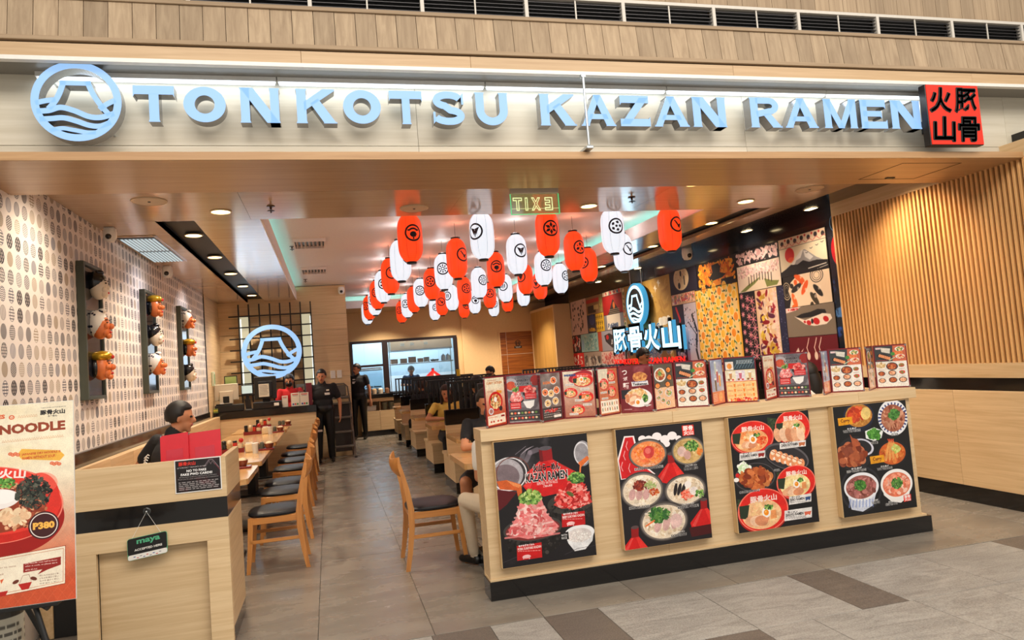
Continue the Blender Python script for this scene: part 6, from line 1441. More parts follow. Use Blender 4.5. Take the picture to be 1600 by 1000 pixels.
def tableset(x, y, w, full=True):
    t = thing('condiment_tray', 'small dark red tray of bottles on the table '+w, 'tray', (x, y, .75), .05, 'condiment trays')
    MB().box(-.125, .125, -.05, -.044, .0, .05).build('front_board', TRAYR, t); MB().box(-.125, .125, .044, .05, .0, .05).build('back_board', TRAYR, t); MB().box(-.125, .125, -.044, .044, .0, .012).build('base', TRAYR, t)
    MB().box(-.125, -.118, -.044, .044, .012, .05).build('end_board', TRAYR, t); MB().box(.118, .125, -.044, .044, .012, .05).build('end_board', TRAYR, t)
    for k, (kd, lb) in enumerate((('soy', 'black capped soy sauce bottle'), ('sesame', 'cream capped sesame shaker'), ('chili', 'bottle of red chili oil'), ('spoon', 'jar with red ball spoon'))):
        bottle(x-.09+k*.058, y, .763, kd, lb+' in the tray '+w)
    t = thing('dish_rack', 'dark rack with small lidded pots beside the condiment tray '+w, 'rack', (x+.34, y-.02, .75), 0, 'dish racks')
    MB().box(-.11, .11, -.06, .06, .0, .02, bev=.004).build('base', TRAYR, t)
    for k in range(2): MB().lathe([(.001, .02), (.024, .02), (.028, .06), (.02, .09), (.001, .095)], (-.08+k*.055, .01, 0), 12).build('pot', flat('green-grey pot', (90, 92, 78), .3), t, smooth=True)
    MB().lathe([(.001, .02), (.035, .02), (.05, .06), (.05, .075), (.044, .07), (.001, .06)], (.055, -.01, 0), 16).build('bowl', BRNC, t, smooth=True); MB().lathe([(.001, .06), (.046, .064), (.03, .09), (.001, .095)], (.055, -.01, 0), 14).build('bowl_filling', CRK, t, smooth=True)
    if full:
        t = thing('napkin_holder', 'cream napkin holder beside the tray '+w, 'holder', (x+.19, y-.10, .75), .2, 'napkin holders'); MB().box(-.045, .045, -.03, .03, 0, .1, bev=.012).build('case', CRK, t, smooth=True); MB().box(-.035, .035, -.02, .02, .1, .108).build('napkins', WHITEPL, t)
        t = thing('plastic_cup', 'frosted drinking cup beside the tray '+w, 'cup', (x+.27, y-.28, .75), 0, 'frosted cups'); MB().lathe([(.001, 0), (.028, 0), (.036, .11), (.034, .11), (.026, .005), (.001, .005)], n=18).build('cup', FROST, t, smooth=True); MB().lathe([(.037, .104), (.038, .112), (.035, .112)], n=18).build('rim', WHITEPL, t)
tableset(-1.10, 8.25, 'near the seated man'); tableset(-1.14, 10.72, 'on the third wall table'); tableset(-1.1, 12.0, 'on the farthest wall table', False); 
t = thing('dish_rack', 'brown bowl on a small rack on the nearest wall table', 'rack', (-.82, 6.72, .75), 0, 'dish racks')
MB().box(-.08, .08, -.06, .06, .0, .02, bev=.004).build('base', TRAYR, t); MB().lathe([(.001, .02), (.035, .02), (.05, .06), (.05, .075), (.044, .07), (.001, .06)], (0, 0, 0), 16).build('bowl', BRNC, t, smooth=True); MB().lathe([(.001, .06), (.046, .064), (.03, .09), (.001, .095)], (0, 0, 0), 14).build('bowl_filling', CRK, t, smooth=True)
t = thing('placemat', 'white paper place mat under the seated man\'s hand', 'placemat', (-1.2, 7.55, .75)); box('sheet', WHITEPL, (-1.4, -1.0, 7.3, 7.7, .7505, .752), t)

# ================================================================== CASH COUNTER, LATTICE AND LOGO
t = thing('cash_counter', 'oak cash counter with a thick black top at the end of the wall bench', 'counter', (-1.05, 12.4, 0))
box('front_panel', OAK, (-1.87, -.25, 12.22, 12.26, .0, .93), t, .002); box('black_top', BLACK, (-1.90, -.235, 12.2, 12.68, .93, 1.05), t, .004); box('side_panel', OAKY, (-.29, -.25, 12.26, 12.66, 0, .93), t); box('back_panel', BLACKM, (-1.87, -.3, 12.62, 12.66, 0, .93), t)
t = thing('wall_lattice', 'dark metal lattice grid with lit cream panes on the oak wall', 'lattice', (-.95, 13.25, 2.0))
LAT = flat('lattice metal', (34, 32, 34), .4, .3)
for x in (-1.544, -1.365, -1.18, -.994, -.812, -.629, -.445, -.259): box('upright_bar', LAT, (x-.011, x+.011, 13.19, 13.24, 1.15, 2.95), t)
for k in range(8): z = 2.73-.2065*k; box('cross_bar', LAT, (-1.72, -.245, 13.185, 13.235, z-.011, z+.011), t)
PANE = glow('backlit cream pane', (236, 226, 188), .62); LED = glow('led strip', (236, 246, 240), 2.2)
for xa in (-1.533, -.434):
    for k in range(7):
        z = 2.73-.2065*k; box('lit_pane', PANE, (xa, xa+.166, 13.243, 13.25, z-.195, z-.012), t)
    box('light_box', WHITEPL, (xa, xa+.166, 13.25, 13.34, 1.28, 2.72), t)
for x in (-1.525, -.28): box('led_strip', LED, (x, x+.018, 13.238, 13.2425, 1.3, 2.68), t)
area('lattice_glow', (-.9, 13.0, 2.0), 1.2, 5, (.8, .92, 1.0), (math.radians(-90), 0, 0), 1.0)
t = thing('round_logo_sign', 'large round pale blue lit mountain and waves logo in front of the dark lattice', 'sign', (-.98, 13.15, 1.5))
f = lambda u, v, d: (-.985+.53*u, 13.08+d, 2.045+.497*v)
lit_shape(t, logo_shapes(), f, 0, .06, LETF, LETS, 'emblem_face', 'emblem_return')
for a in (60, 180, 300): m = MB(); m.tube([(-.985+.46*math.cos(math.radians(a)), 13.14, 2.045+.44*math.sin(math.radians(a))), (-.985+.46*math.cos(math.radians(a)), 13.2, 2.045+.44*math.sin(math.radians(a)))], .01, 8); m.build('stand_off', LAT, t, world=True)
Y = 12.42; CT = 1.05
def it(name, label, cat, x, y, z=CT, grp=None): return thing(name, label, cat, (x, y, z), 0, grp)
t = it('beige_monitor', 'beige computer monitor seen from behind at the left end of the cash counter', 'monitor', -1.72, Y)
BEI = flat('beige plastic', (206, 196, 178), .5)
box('shell', BEI, (-1.90, -1.52, Y-.02, Y+.04, 1.24, 1.52), t, .01); box('rear_housing', BEI, (-1.82, -1.6, Y-.07, Y-.02, 1.18, 1.40), t, .01); box('stand', BEI, (-1.76, -1.66, Y-.03, Y+.03, CT, 1.24), t, .004); box('port_plate', BLACKM, (-1.76, -1.66, Y-.075, Y-.069, 1.2, 1.31), t, .002)
t = it('receipt_printer', 'black receipt printer under the beige monitor', 'printer', -1.72, Y-.1); box('case', BLACKM, (-1.88, -1.42, Y-.19, Y-.09, CT, 1.17), t, .01); box('lid', BLACK, (-1.86, -1.6, Y-.185, Y-.095, 1.17, 1.19), t, .004); box('paper', WHITEPL, (-1.8, -1.74, Y-.15, Y-.148, 1.19, 1.21), t)
t = it('small_green_box', 'small green and yellow box on the left tip of the cash counter', 'box', -1.86, 12.24); box('carton', flat('green carton', (110, 130, 60), .5), (-1.9, -1.83, 12.21, 12.27, CT, 1.12), t, .002); box('flap', flat('yellow carton', (200, 180, 70), .5), (-1.9, -1.83, 12.208, 12.212, 1.08, 1.1), t)
t = it('picture_frame', 'small framed green card behind the beige monitor', 'picture', -1.66, 12.62); box('frame', DARKTRIM, (-1.765, -1.55, 12.62, 12.635, 1.48, 1.655), t, .003); box('card', flat('green card', (170, 196, 120), .5), (-1.75, -1.565, 12.617, 12.621, 1.495, 1.64), t); box('stand', DARKTRIM, (-1.68, -1.64, 12.635, 12.65, CT, 1.6), t)
t = it('wall_dispenser', 'slim green and white dispenser on the oak wall left of the counter', 'dispenser', -1.9, 12.3, 1.5); box('case', flat('mint case', (206, 220, 196), .4), (-1.914, -1.87, 12.26, 12.36, 1.5, 1.74), t, .006); box('label', flat('green strip', (90, 160, 90), .4), (-1.87, -1.868, 12.28, 12.34, 1.54, 1.7), t)
t = it('white_monitor', 'small lit white screen beside the black till', 'monitor', -1.39, Y+.05); box('shell', DARKTRIM, (-1.48, -1.29, Y+.08, Y+.11, 1.30, 1.48), t, .004); box('screen', glow('white screen', (220, 232, 220), .8), (-1.47, -1.30, Y+.077, Y+.081, 1.33, 1.465), t); box('stand', DARKTRIM, (-1.41, -1.36, Y+.09, Y+.1, CT, 1.3), t)
t = it('card_terminal', 'dark card reader propped beside the till', 'terminal', -1.34, Y-.12); m = MB(); m.hexa([(-1.39, Y-.16, CT+.02), (-1.30, Y-.16, CT+.02), (-1.30, Y-.10, CT+.02), (-1.39, Y-.10, CT+.02), (-1.41, Y-.11, 1.24), (-1.32, Y-.11, 1.24), (-1.32, Y-.09, 1.24), (-1.41, Y-.09, 1.24)]); m.build('body', BLACK, t, world=True); box('base', BLACKM, (-1.41, -1.28, Y-.17, Y-.06, CT, CT+.02), t, .003); box('keys', GREYPL, (-1.40, -1.29, Y-.172, Y-.168, CT+.002, CT+.015), t)
t = it('cash_box', 'low black cash box under the till screen', 'cash box', -1.05, Y); box('case', BLACKM, (-1.27, -.81, Y-.2, Y+.15, CT, 1.165), t, .006); box('drawer_front', BLACK, (-1.26, -.82, Y-.203, Y-.199, 1.06, 1.155), t, .002); box('white_label', WHITEPL, (-.93, -.85, Y-.206, Y-.203, 1.09, 1.14), t)
t = it('till_screen', 'big black till screen with a taped paper notice, above the cash drawer', 'monitor', -1.06, Y, 1.165); box('shell', BLACKM, (-1.245, -.885, Y-.16, Y-.08, 1.215, 1.60), t, .01); box('rear_bulge', BLACK, (-1.19, -.95, Y-.19, Y-.16, 1.25, 1.52), t, .01); box('paper_notice', flat('notice paper', (206, 200, 184), .6), (-1.168, -1.0, Y-.193, Y-.19, 1.255, 1.475), t); box('stand', BLACKM, (-1.12, -1.0, Y-.1, Y, 1.165, 1.23), t)
m = MB(); 
for q in range(7): m.box(-1.155, -1.03+.01*(q % 3), Y-.1945, Y-.193, 1.44-q*.025, 1.448-q*.025)
m.build('print_lines', GREYPL, bpy.data.objects[t.name], world=True)
def carton(x0, x1, y, z0, z1, label, k):
    t = thing('cardboard_display_box', label, 'box', ((x0+x1)/2, y, z0), 0, 'white boxes on the cash counter')
    box('carton', flat('white carton', (222, 214, 200), .5), (x0, x1, y, y+.08, z0, z1), t, .002)
    RD = flat('red print', (200, 50, 40), .5); w = x1-x0
    box('red_title', RD, (x0+w*.15, x1-w*.15, y-.001, y, z1-.03, z1-.015), t); box('grey_text', GREYPL, (x0+w*.2, x1-w*.2, y-.001, y, z1-.05, z1-.042), t)
    if k:
        for q, c_ in enumerate(((40, 70, 160), (200, 50, 40), (50, 140, 70))): MB().prism(arc(x0+w*(.25+q*.25), z0+.035, w*.11, w*.11, 0, 330, 11), lambda u, v, d: (u, y-d, v), 0, .001).build('round_mark', flat('mark col %d' % q, c_, .5), t, world=True)
carton(-.805, -.71, Y-.1, CT, 1.24, 'narrow white carton right of the cash drawer', 0); carton(-.655, -.512, Y-.12, CT, 1.275, 'white carton with three colour dots, left of the pair', 1); carton(-.505, -.36, Y-.12, CT, 1.27, 'white carton with coloured dots at the counter tip', 1)
t = it('acrylic_box', 'clear acrylic box with pink cards behind the white cartons', 'box', -.5, Y+.02); box('shell', GLASS, (-.56, -.43, Y, Y+.1, 1.2, 1.42), t); box('card', flat('pink card', (220, 130, 120), .5), (-.54, -.45, Y+.04, Y+.05, 1.22, 1.30), t); box('base_block', WHITEPL, (-.56, -.43, Y, Y+.1, CT, 1.2), t, .003)
t = it('maroon_menu', 'closed maroon menu standing at the end of the cash counter', 'menu', -.36, Y+.1); box('cover', MAR, (-.41, -.30, Y+.1, Y+.12, CT, 1.43), t, .002); box('spine', CLR, (-.412, -.405, Y+.098, Y+.122, CT, 1.43), t)
t = thing('light_switch', 'pair of white switch plates on the oak wall', 'switch', (.15, 13.34, 1.5))
for x in (.035, .155): box('plate', WHITEPL, (x, x+.09, 13.335, 13.35, 1.47, 1.62), t, .004); box('rocker', WHITEPL, (x+.03, x+.06, 13.33, 13.336, 1.52, 1.57), t, .002)
t = thing('step_ladder', 'grey folding step ladder leaning by the oak wall', 'ladder', (.2, 12.98, 0))
GRL = flat('grey ladder metal', (112, 104, 96), .45, .4)
for x in (.0, .4): m = MB(); m.hexa([(x-.02, 12.86, 0), (x+.02, 12.86, 0), (x+.02, 12.90, 0), (x-.02, 12.90, 0), (x*.8+.03-.015, 13.18, 1.12), (x*.8+.03+.015, 13.18, 1.12), (x*.8+.03+.015, 13.22, 1.12), (x*.8+.03-.015, 13.22, 1.12)]); m.build('front_rail', GRL, t, world=True)
for x in (.03, .37): m = MB(); m.tube([(x, 13.3, 0), (x, 13.2, 1.0)], .014, 8); m.build('rear_rail', GRL, t, world=True)
for k in range(4): z = .2+.26*k; y_ = 12.88+z*.29; box('step', GRL, (.02, .38, y_-.1, y_+.05, z, z+.035), t, .006)
m = MB(); m.tube([(.03, 13.2, 1.1), (.05, 13.21, 1.3), (.11, 13.215, 1.36), (.27, 13.215, 1.36), (.33, 13.21, 1.3), (.35, 13.2, 1.1)], .014, 8); m.build('hand_hoop', GRL, t, world=True, smooth=True)
box('back_plate', flat('dark ladder plate', (74, 68, 64), .5), (.05, .35, 13.19, 13.2, .1, 1.0), t)
box('top_platform', GRL, (.04, .36, 13.08, 13.26, 1.08, 1.13), t, .01); box('tool_tray', GRL, (.1, .3, 13.2, 13.24, 1.13, 1.34), t, .02)
for x in (.0, .4): box('rubber_foot', BLACKM, (x-.025, x+.025, 12.85, 12.91, 0, .03), t, .003)

# ================================================================== KITCHEN
t = thing('kitchen_counter', 'oak service counter with black top below the kitchen window', 'counter', (2.0, 16.7, 0))
box('black_top', BLACK, (.68, 3.3, 16.58, 16.995, .9, 1.0), t, .004); box('back', OAK, (.7, 3.28, 16.96, 16.99, .13, .9), t); box('lower_box', OAK, (.7, 3.28, 16.66, 16.95, .13, .6), t); box('kick', BLACK, (.7, 3.28, 16.66, 16.95, 0, .13), t); box('upper_rail', OAK, (.7, 3.28, 16.62, 16.66, .82, .9), t)
for i, x in enumerate((.7, 1.14, 1.6, 2.2, 2.8)): 
    x1 = (1.14, 1.6, 2.2, 2.8, 3.28)[i]; d = box('door', OAK, (x+.003, x1-.003, 16.635, 16.66, .135, .6), t, .002); box('divider', OAK, (x, x+.02, 16.64, 16.95, .6, .82), t)
for i, (x, lab) in enumerate(((.82, 'white storage box'),)):
    b_ = thing('storage_box', 'white lidded storage box on the open kitchen counter shelf', 'box', (.92, 16.75, .6)); box('tub', WHITEPL, (.8, 1.06, 16.68, 16.85, .6, .70), b_, .01); box('lid', WHITEPL, (.79, 1.07, 16.67, 16.86, .70, .725), b_, .005)
for i, x in enumerate((1.27, 1.43)):
    b_ = thing('grey_bin', 'small grey-green bin on the counter shelf, %s one' % ('left' if i == 0 else 'right'), 'bin', (x, 16.75, .6), 0, 'bins on the counter shelf'); MB().lathe([(.001, 0), (.055, 0), (.068, .17), (.06, .17), (.001, .16)], n=16).build('tub', flat('grey green bin', (120, 124, 108), .5), b_, smooth=True); MB().lathe([(.068, .165), (.075, .17), (.075, .18), (.068, .185)], n=16).build('rim', GREYPL, b_)
w = struct('window_1', (1.86, 17, 1.6), 'black framed kitchen serving window')
FRM = flat('black window frame', (30, 20, 22), .4)
box('frame', FRM, (.55, 3.19, 16.93, 17.0, 2.235, 2.30), w); box('frame', FRM, (.55, .60, 16.93, 17.0, 1.0, 2.235), w); box('frame', FRM, (3.10, 3.19, 16.93, 17.0, 1.0, 2.235), w); box('frame', FRM, (1.31, 1.45, 16.93, 17.0, 1.0, 2.235), w); box('transom', FRM, (.6, 1.31, 16.94, 17.0, 1.655, 1.71), w); box('sill', FRM, (.55, 3.19, 16.9, 17.0, .98, 1.02), w)
box('pane', GLASS, (.6, 1.31, 16.965, 16.97, 1.71, 2.235), w); box('pane', GLASS, (.6, 1.31, 16.965, 16.97, 1.02, 1.655), w); box('pane', GLASS, (1.45, 3.10, 16.965, 16.97, 1.4, 2.235), w)
kb = struct('wall_back.002', (2, 19.5, 0), 'pale steel clad kitchen beyond the window')
KW = flat('kitchen steel cladding', (196, 214, 226), .35, .2)
for i in range(6): box('steel_sheet', KW, (.3+i*.7, .997+i*.7, 19.4, 19.44, 0, 3), kb, .002)
for x_ in (.3, 4.4): tag(box('wall_side', KW, (x_, x_+.04, 17.2, 19.4, 0, 3), None), kind='structure')
box('kitchen_floor', GREYPL, (.3, 4.44, 17.12, 19.4, -.003, .0), fl); box('kitchen_ceiling', WHITEP, (.3, 4.44, 17.12, 19.44, 3.0, 3.04), ceB)
t = thing('pass_shelf', 'steel pass shelf hung across the kitchen window', 'shelf', (2.3, 17.6, 1.68)); box('board', STEEL, (1.5, 3.14, 17.3, 17.8, 1.66, 1.69), t, .003)
for x in (1.52, 3.1): box('upright', STEEL, (x, x+.02, 17.5, 17.54, 0, 2.7), t)
t = thing('hood', 'beige extractor hood with paper tags above the pass', 'hood', (2.3, 17.6, 2.0)); m = MB(); m.hexa([(1.56, 17.3, 2.03), (3.12, 17.3, 2.03), (3.12, 18.2, 2.03), (1.56, 18.2, 2.03), (1.56, 17.45, 2.6), (3.12, 17.45, 2.6), (3.12, 18.2, 2.6), (1.56, 18.2, 2.6)]); m.build('canopy', flat('beige hood', (178, 150, 124), .5), t, world=True); box('lip', STEEL, (1.55, 3.13, 17.29, 18.2, 2.0, 2.03), t)
for x in (1.8, 2.05, 2.4): box('paper_tag', WHITEPL, (x, x+.1, 17.285, 17.29, 2.13, 2.2), t)
for i, (x, w_, h_, m_) in enumerate(((1.64, .17, .12, 0), (1.88, .16, .12, 0), (2.1, .18, .15, 0), (2.31, .13, .10, 0), (2.47, .12, .12, 1))):
    b_ = thing('container', ['brown carton', 'tan carton', 'large tan carton', 'brown woven box', 'grey tin'][i]+' on the kitchen pass shelf', 'container', (x, 17.5, 1.69), 0, 'things on the pass shelf')
    MB().box(-w_/2, w_/2, -.1, .1, 0, h_, bev=.006).build('body', flat('carton %d' % m_, [(190, 140, 100), (190, 186, 176)][m_], .6), b_); MB().box(-w_/2-.004, w_/2+.004, -.104, .104, h_-.02, h_, bev=.003).build('lid', flat('carton lid', (160, 116, 82), .6), b_)
for i, (x, y) in enumerate(((2.68, 17.5), (2.91, 17.5), (3.04, 17.55))):
    b_ = thing('steel_pot' if i else 'frying_pan', ['black frying pan', 'stacked steel pot', 'small steel pot at the shelf end'][i]+' on the kitchen pass shelf', 'pot' if i else 'pan', (x, y, 1.69), 0, 'things on the pass shelf')
    if i == 0: MB().lathe([(.001, 0), (.09, 0), (.12, .05), (.115, .05), (.09, .01), (.001, .01)], n=20).build('pan', BLACKM, b_, smooth=True); MB().tube([(0, .1, .045), (0, .28, .06)], .01, 6).build('handle', BLACKM, b_)
    else: MB().lathe([(.001, 0), (.06, 0), (.066, .08), (.06, .1), (.055, .13), (.02, .16), (.001, .165)], n=18).build('pot', STEEL, b_, smooth=True); MB().ell((0, 0, .17), (.012, .012, .01), 8, 6).build('knob', BLACKM, b_)
for i, (x, c_) in enumerate(((1.05, (214, 190, 160)), (1.2, (230, 220, 200)), (1.35, (150, 110, 80)))):
    b_ = thing('food_tub', ['tan', 'white', 'brown'][i]+' food tub on the kitchen counter behind the staff', 'tub', (x, 16.75, 1.0), 0, 'tubs on the kitchen counter'); MB().lathe([(.001, 0), (.05, 0), (.06, .1), (.055, .1), (.001, .09)], n=14).build('tub', flat('tub %d' % i, c_, .5), b_, smooth=True); MB().ell((0, 0, .1), (.05, .05, .03), 10, 6).build('contents', flat('tub fill %d' % i, [(206, 170, 120), (240, 230, 214), (110, 70, 44)][i], .6), b_)
t = thing('cold_case', 'glass fronted steel food case in the left part of the kitchen window', 'case', (.95, 17.3, 1.0)); box('base', STEEL, (.62, 1.3, 17.15, 17.6, 1.0, 1.12), t, .004); box('glass_front', GLASS, (.62, 1.3, 17.14, 17.145, 1.12, 1.56), t); box('top', STEEL, (.62, 1.3, 17.14, 17.6, 1.56, 1.6), t, .004)
for k in range(3): box('tray', STEEL, (.66+k*.21, .84+k*.21, 17.2, 17.5, 1.14, 1.18), t, .004)
box('awning_bar', flat('pink bar', (214, 170, 150), .4), (.7, 1.28, 17.12, 17.14, 1.60, 1.635), t, .004)
t = thing('red_cone_lid', 'red conical pot lid with chimney on the kitchen ledge', 'lid', (2.52, 16.86, 1.28))
MB().lathe([(.001, 0), (.19, 0), (.2, .02), (.19, .05), (.06, .155), (.035, .17), (.032, .23), (.025, .235), (.001, .22)], n=24).build('cone', RED, t, smooth=True); MB().lathe([(.034, .228), (.036, .236), (.026, .238)], n=16).build('rim', BLACKM, t)
b_ = thing('ledge_box', 'black service rack below the red cone lid', 'rack', (2.5, 16.86, 1.0)); box('rack', BLACKM, (2.2, 2.9, 16.72, 16.95, 1.0, 1.28), b_, .004); box('rack_lip', DARKTRIM, (2.19, 2.91, 16.715, 16.72, 1.25, 1.28), b_)
t = thing('yellow_canister', 'yellow canister on the booth shelf right of the kitchen window', 'canister', (2.32, 12.4, 1.345)); MB().lathe([(.001, 0), (.035, 0), (.035, .12), (.03, .125), (.001, .125)], n=16).build('can', flat('yellow can', (222, 190, 30), .4), t, smooth=True); MB().lathe([(.036, .10), (.037, .118), (.034, .12)], n=16).build('lid', flat('yellow lid', (230, 204, 70), .4), t)
# toilet door
d = struct('door_1', (4.74, 16.93, 1.15), 'dark wood grain toilet door in a pale frame')
DW = wood('zebrano door veneer', (176, 104, 40), (104, 48, 16), 'x', .35, .9, coat=.2, contrast=1.2, rand=.01)
box('frame', CREAM, (4.27, 4.31, 16.9, 16.93, 0, 2.33), d); box('frame', CREAM, (5.16, 5.19, 16.9, 16.93, 0, 2.33), d); box('frame', CREAM, (4.31, 5.16, 16.9, 16.93, 2.29, 2.33), d)
for x0, x1, z0, z1 in ((4.31, 4.467, 0, 1.71), (4.473, 5.16, 0, 1.71), (4.31, 4.467, 1.72, 2.29), (4.473, 5.16, 1.72, 2.29)): box('leaf_panel', DW, (x0, x1, 16.905, 16.925, z0, z1), d, .001)
box('inlay', flat('pale inlay', (206, 190, 170), .4), (4.467, 4.473, 16.903, 16.91, 0, 2.29), d); box('inlay', MATS['pale inlay'], (4.31, 5.16, 16.903, 16.91, 1.71, 1.72), d)
t = thing('toilet_sign', 'small round emblem plate above a black TOILET plate on the door', 'sign', (4.77, 16.89, 1.9))
MB().strip(arc(4.77, 1.995, .075, .075, 0, 345, 24), arc(4.77, 1.995, .062, .062, 0, 345, 24), lambda u, v, d_: (u, 16.9-d_, v), 0, .006, True).build('ring', BLACKM, t, world=True)
for s in (-.028, .028): MB().ell((4.77+s, 16.898, 2.02), (.012, .004, .012), 8, 6).build('figure_head', BLACKM, t, world=True); box('figure_body', BLACKM, (4.77+s-.013, 4.77+s+.013, 16.895, 16.9, 1.95, 2.005), t)
box('name_plate', BLACKM, (4.67, 4.87, 16.895, 16.903, 1.86, 1.915), t, .002); text_mesh('lettering', 'TOILET', .14, .03, WHITEPL, t, lambda u, v, d_: (4.77+u, 16.894, 1.887+v))
# ================================================================== ART WALL AND BOX-LIT SIGN
S_ = 170; Y0 = 16.32; Z0 = 2.815; AW, AH = int((Y0-6.52)*S_), int((Z0-1.15)*S_)
c = Can(AW, AH, (16, 15, 18), 31); c.T = lambda y, z: ((Y0-y)*S_, (Z0-z)*S_); c.k = float(S_)
PANELS = []
def pan(y0, y1, zt, zb, bg):
    PANELS.append((y0, y1, zt, zb)); c.rect(y0, zt, y1, zb, bg)
def clipbits(y0, y1, zt, zb, cols, n, size, asp=2.2, jit=16):
    for i in range(n):
        z = size*(.5+c.rg.rand()); col = np.clip(np.array(cols[c.rg.randint(len(cols))])+c.rg.randint(-jit, jit+1), 0, 255)
        c.ell(y1+z+(y0-y1-2*z)*c.rg.rand(), zb+z+(zt-zb-2*z)*c.rg.rand(), z, z/(1+c.rg.rand()*(asp-1)), col, c.rg.rand()*PI)
SAND = (226, 200, 172)
pan(7.40, 6.57, 2.80, 2.68, SAND)
for q in range(7): c.ell(7.33-q*.12, 2.74+.012*(q % 2), .028, .028, (28, 20, 26)); c.ell(7.27-q*.12, 2.775, .014, .014, (196, 40, 40)); c.line([(7.38-q*.12, 2.69), (7.32-q*.12, 2.73), (7.27-q*.12, 2.69)], .006, (190, 60, 60))
pan(7.40, 6.57, 2.678, 2.332, (222, 206, 176)); c.ell(7.21, 2.585, .085, .088, (206, 26, 22)); c.ell(7.19, 2.52, .06, .035, (236, 110, 40), 0, .6)
c.poly([(7.36, 2.40), (7.2, 2.47), (7.0, 2.61), (6.93, 2.61), (6.75, 2.49), (6.6, 2.42), (6.6, 2.38), (7.36, 2.36)], (146, 142, 142)); c.poly([(7.2, 2.47), (7.0, 2.61), (6.96, 2.61), (7.02, 2.52), (7.1, 2.50), (7.14, 2.45)], (226, 220, 212)); c.poly([(6.96, 2.6), (6.9, 2.58), (6.8, 2.50), (6.86, 2.47), (6.94, 2.52)], (206, 200, 196))
c.poly([(7.4, 2.332), (7.4, 2.39), (7.3, 2.42), (7.2, 2.46), (7.08, 2.45), (6.98, 2.485), (6.88, 2.45), (6.75, 2.455), (6.57, 2.43), (6.57, 2.332)], (20, 18, 20)); c.line([(6.9, 2.375), (6.6, 2.395)], .012, (222, 214, 200)); c.line([(6.75, 2.35), (6.58, 2.37)], .008, (222, 214, 200))
for y, z in ((6.72, 2.62), (6.82, 2.60), (6.63, 2.64), (6.9, 2.56)): c.line([(y-.02, z+.012), (y, z), (y+.025, z+.008)], .006, (40, 36, 36))
pan(7.385, 6.565, 2.328, 1.942, (232, 206, 176)); c.poly([(7.385, 2.328), (7.385, 1.942), (7.30, 1.942), (7.26, 2.05), (7.30, 2.15), (7.24, 2.25), (7.1, 2.328)], (26, 22, 22))
for y, z, a, col in ((7.08, 2.28, .5, (226, 92, 30)), (7.0, 2.16, -.9, (226, 86, 30)), (7.2, 2.02, 1.2, (230, 100, 36)), (7.15, 2.17, -.4, (34, 28, 26)), (6.78, 2.10, .8, (30, 26, 24)), (6.85, 2.01, .9, (60, 50, 34))):
    c.ell(y, z, .10, .036, col, a); c.ell(y+.085*math.cos(a), z-.085*math.sin(a), .035, .03, col, a+.9); c.ell(y-.04*math.cos(a), z+.04*math.sin(a), .02, .03, (240, 220, 200), a, .6)
for r in (.05, .08, .11): c.ell(6.78, 2.28, r, r*.8, (30, 26, 26), 0, 1, 1, ring=.1); c.ell(7.33, 2.15, r*.7, r, (206, 186, 150), 0, 1, 1, ring=.1)
pan(7.385, 6.55, 1.938, 1.578, (122, 108, 92)); c.poly([(7.22, 1.82), (7.1, 1.85), (6.95, 1.86), (6.82, 1.885), (6.7, 1.87), (6.68, 1.83), (6.95, 1.80), (7.1, 1.80)], (18, 18, 20)); c.poly([(7.24, 1.83), (7.05, 1.77), (6.9, 1.80), (6.75, 1.83), (6.62, 1.81), (6.6, 1.76), (6.7, 1.70), (6.9, 1.69), (7.05, 1.72)], (232, 216, 200))
for y, z, r in ((6.99, 1.735, .04), (6.86, 1.745, .055), (6.7, 1.76, .045), (7.06, 1.75, .02)): c.ell(y, z, r, r*.7, (190, 24, 26), .3)
c.ell(6.93, 1.75, .02, .03, (30, 20, 22)); c.poly([(7.385, 1.938), (7.1, 1.938), (7.2, 1.90), (7.385, 1.88)], (230, 200, 190)); clipbits(7.37, 7.15, 1.93, 1.90, [(190, 30, 30)], 12, .012)
pan(7.385, 6.55, 1.574, 1.16, (98, 10, 24)); 
for y in (7.05, 6.92, 6.84): c.line([(y, 1.38), (y+.02, 1.44), (y-.01, 1.50), (y-.03, 1.55)], .014, (226, 200, 180)); c.ell(y, 1.34, .03, .05, (226, 200, 180))
c.poly([(7.3, 1.37), (7.22, 1.45), (7.2, 1.38), (7.12, 1.44), (7.18, 1.36)], (226, 206, 190))
pan(8.35, 7.405, 2.80, 2.605, (20, 16, 20)); clipbits(8.34, 7.41, 2.798, 2.61, [(232, 196, 190), (244, 216, 210), (206, 160, 158)], 190, .022)
pan(8.33, 7.41, 2.60, 2.24, (226, 206, 186)); clipbits(8.32, 7.42, 2.595, 2.42, [(240, 200, 196), (232, 216, 200), (190, 150, 140), (226, 180, 176)], 330, .018); c.poly([(8.3, 2.25), (8.1, 2.33), (7.85, 2.40), (7.6, 2.33), (7.45, 2.31), (7.5, 2.26)], (116, 122, 60)); c.poly([(8.2, 2.24), (7.95, 2.33), (7.82, 2.40), (7.75, 2.38), (7.7, 2.24)], (226, 206, 180))
for q in range(9): y = 8.08-q*.06; c.line([(y, 2.32+.05*math.sin(q/8*PI)), (y-.005, 2.43+.03*math.sin(q/8*PI))], .016, (50, 40, 34))
pan(8.33, 7.985, 2.236, 1.16, (14, 12, 16))
for q in range(26):
    y, z = 8.28-(q % 3)*.11-.02*(q % 2), 2.19-q*.041; r = .034+.014*(q % 3)
    for k in range(7): a = k*2*PI/7+q; c.line([(y, z), (y+r*math.cos(a), z+r*math.sin(a))], .013, (232, 160-(k % 3)*20, 150))
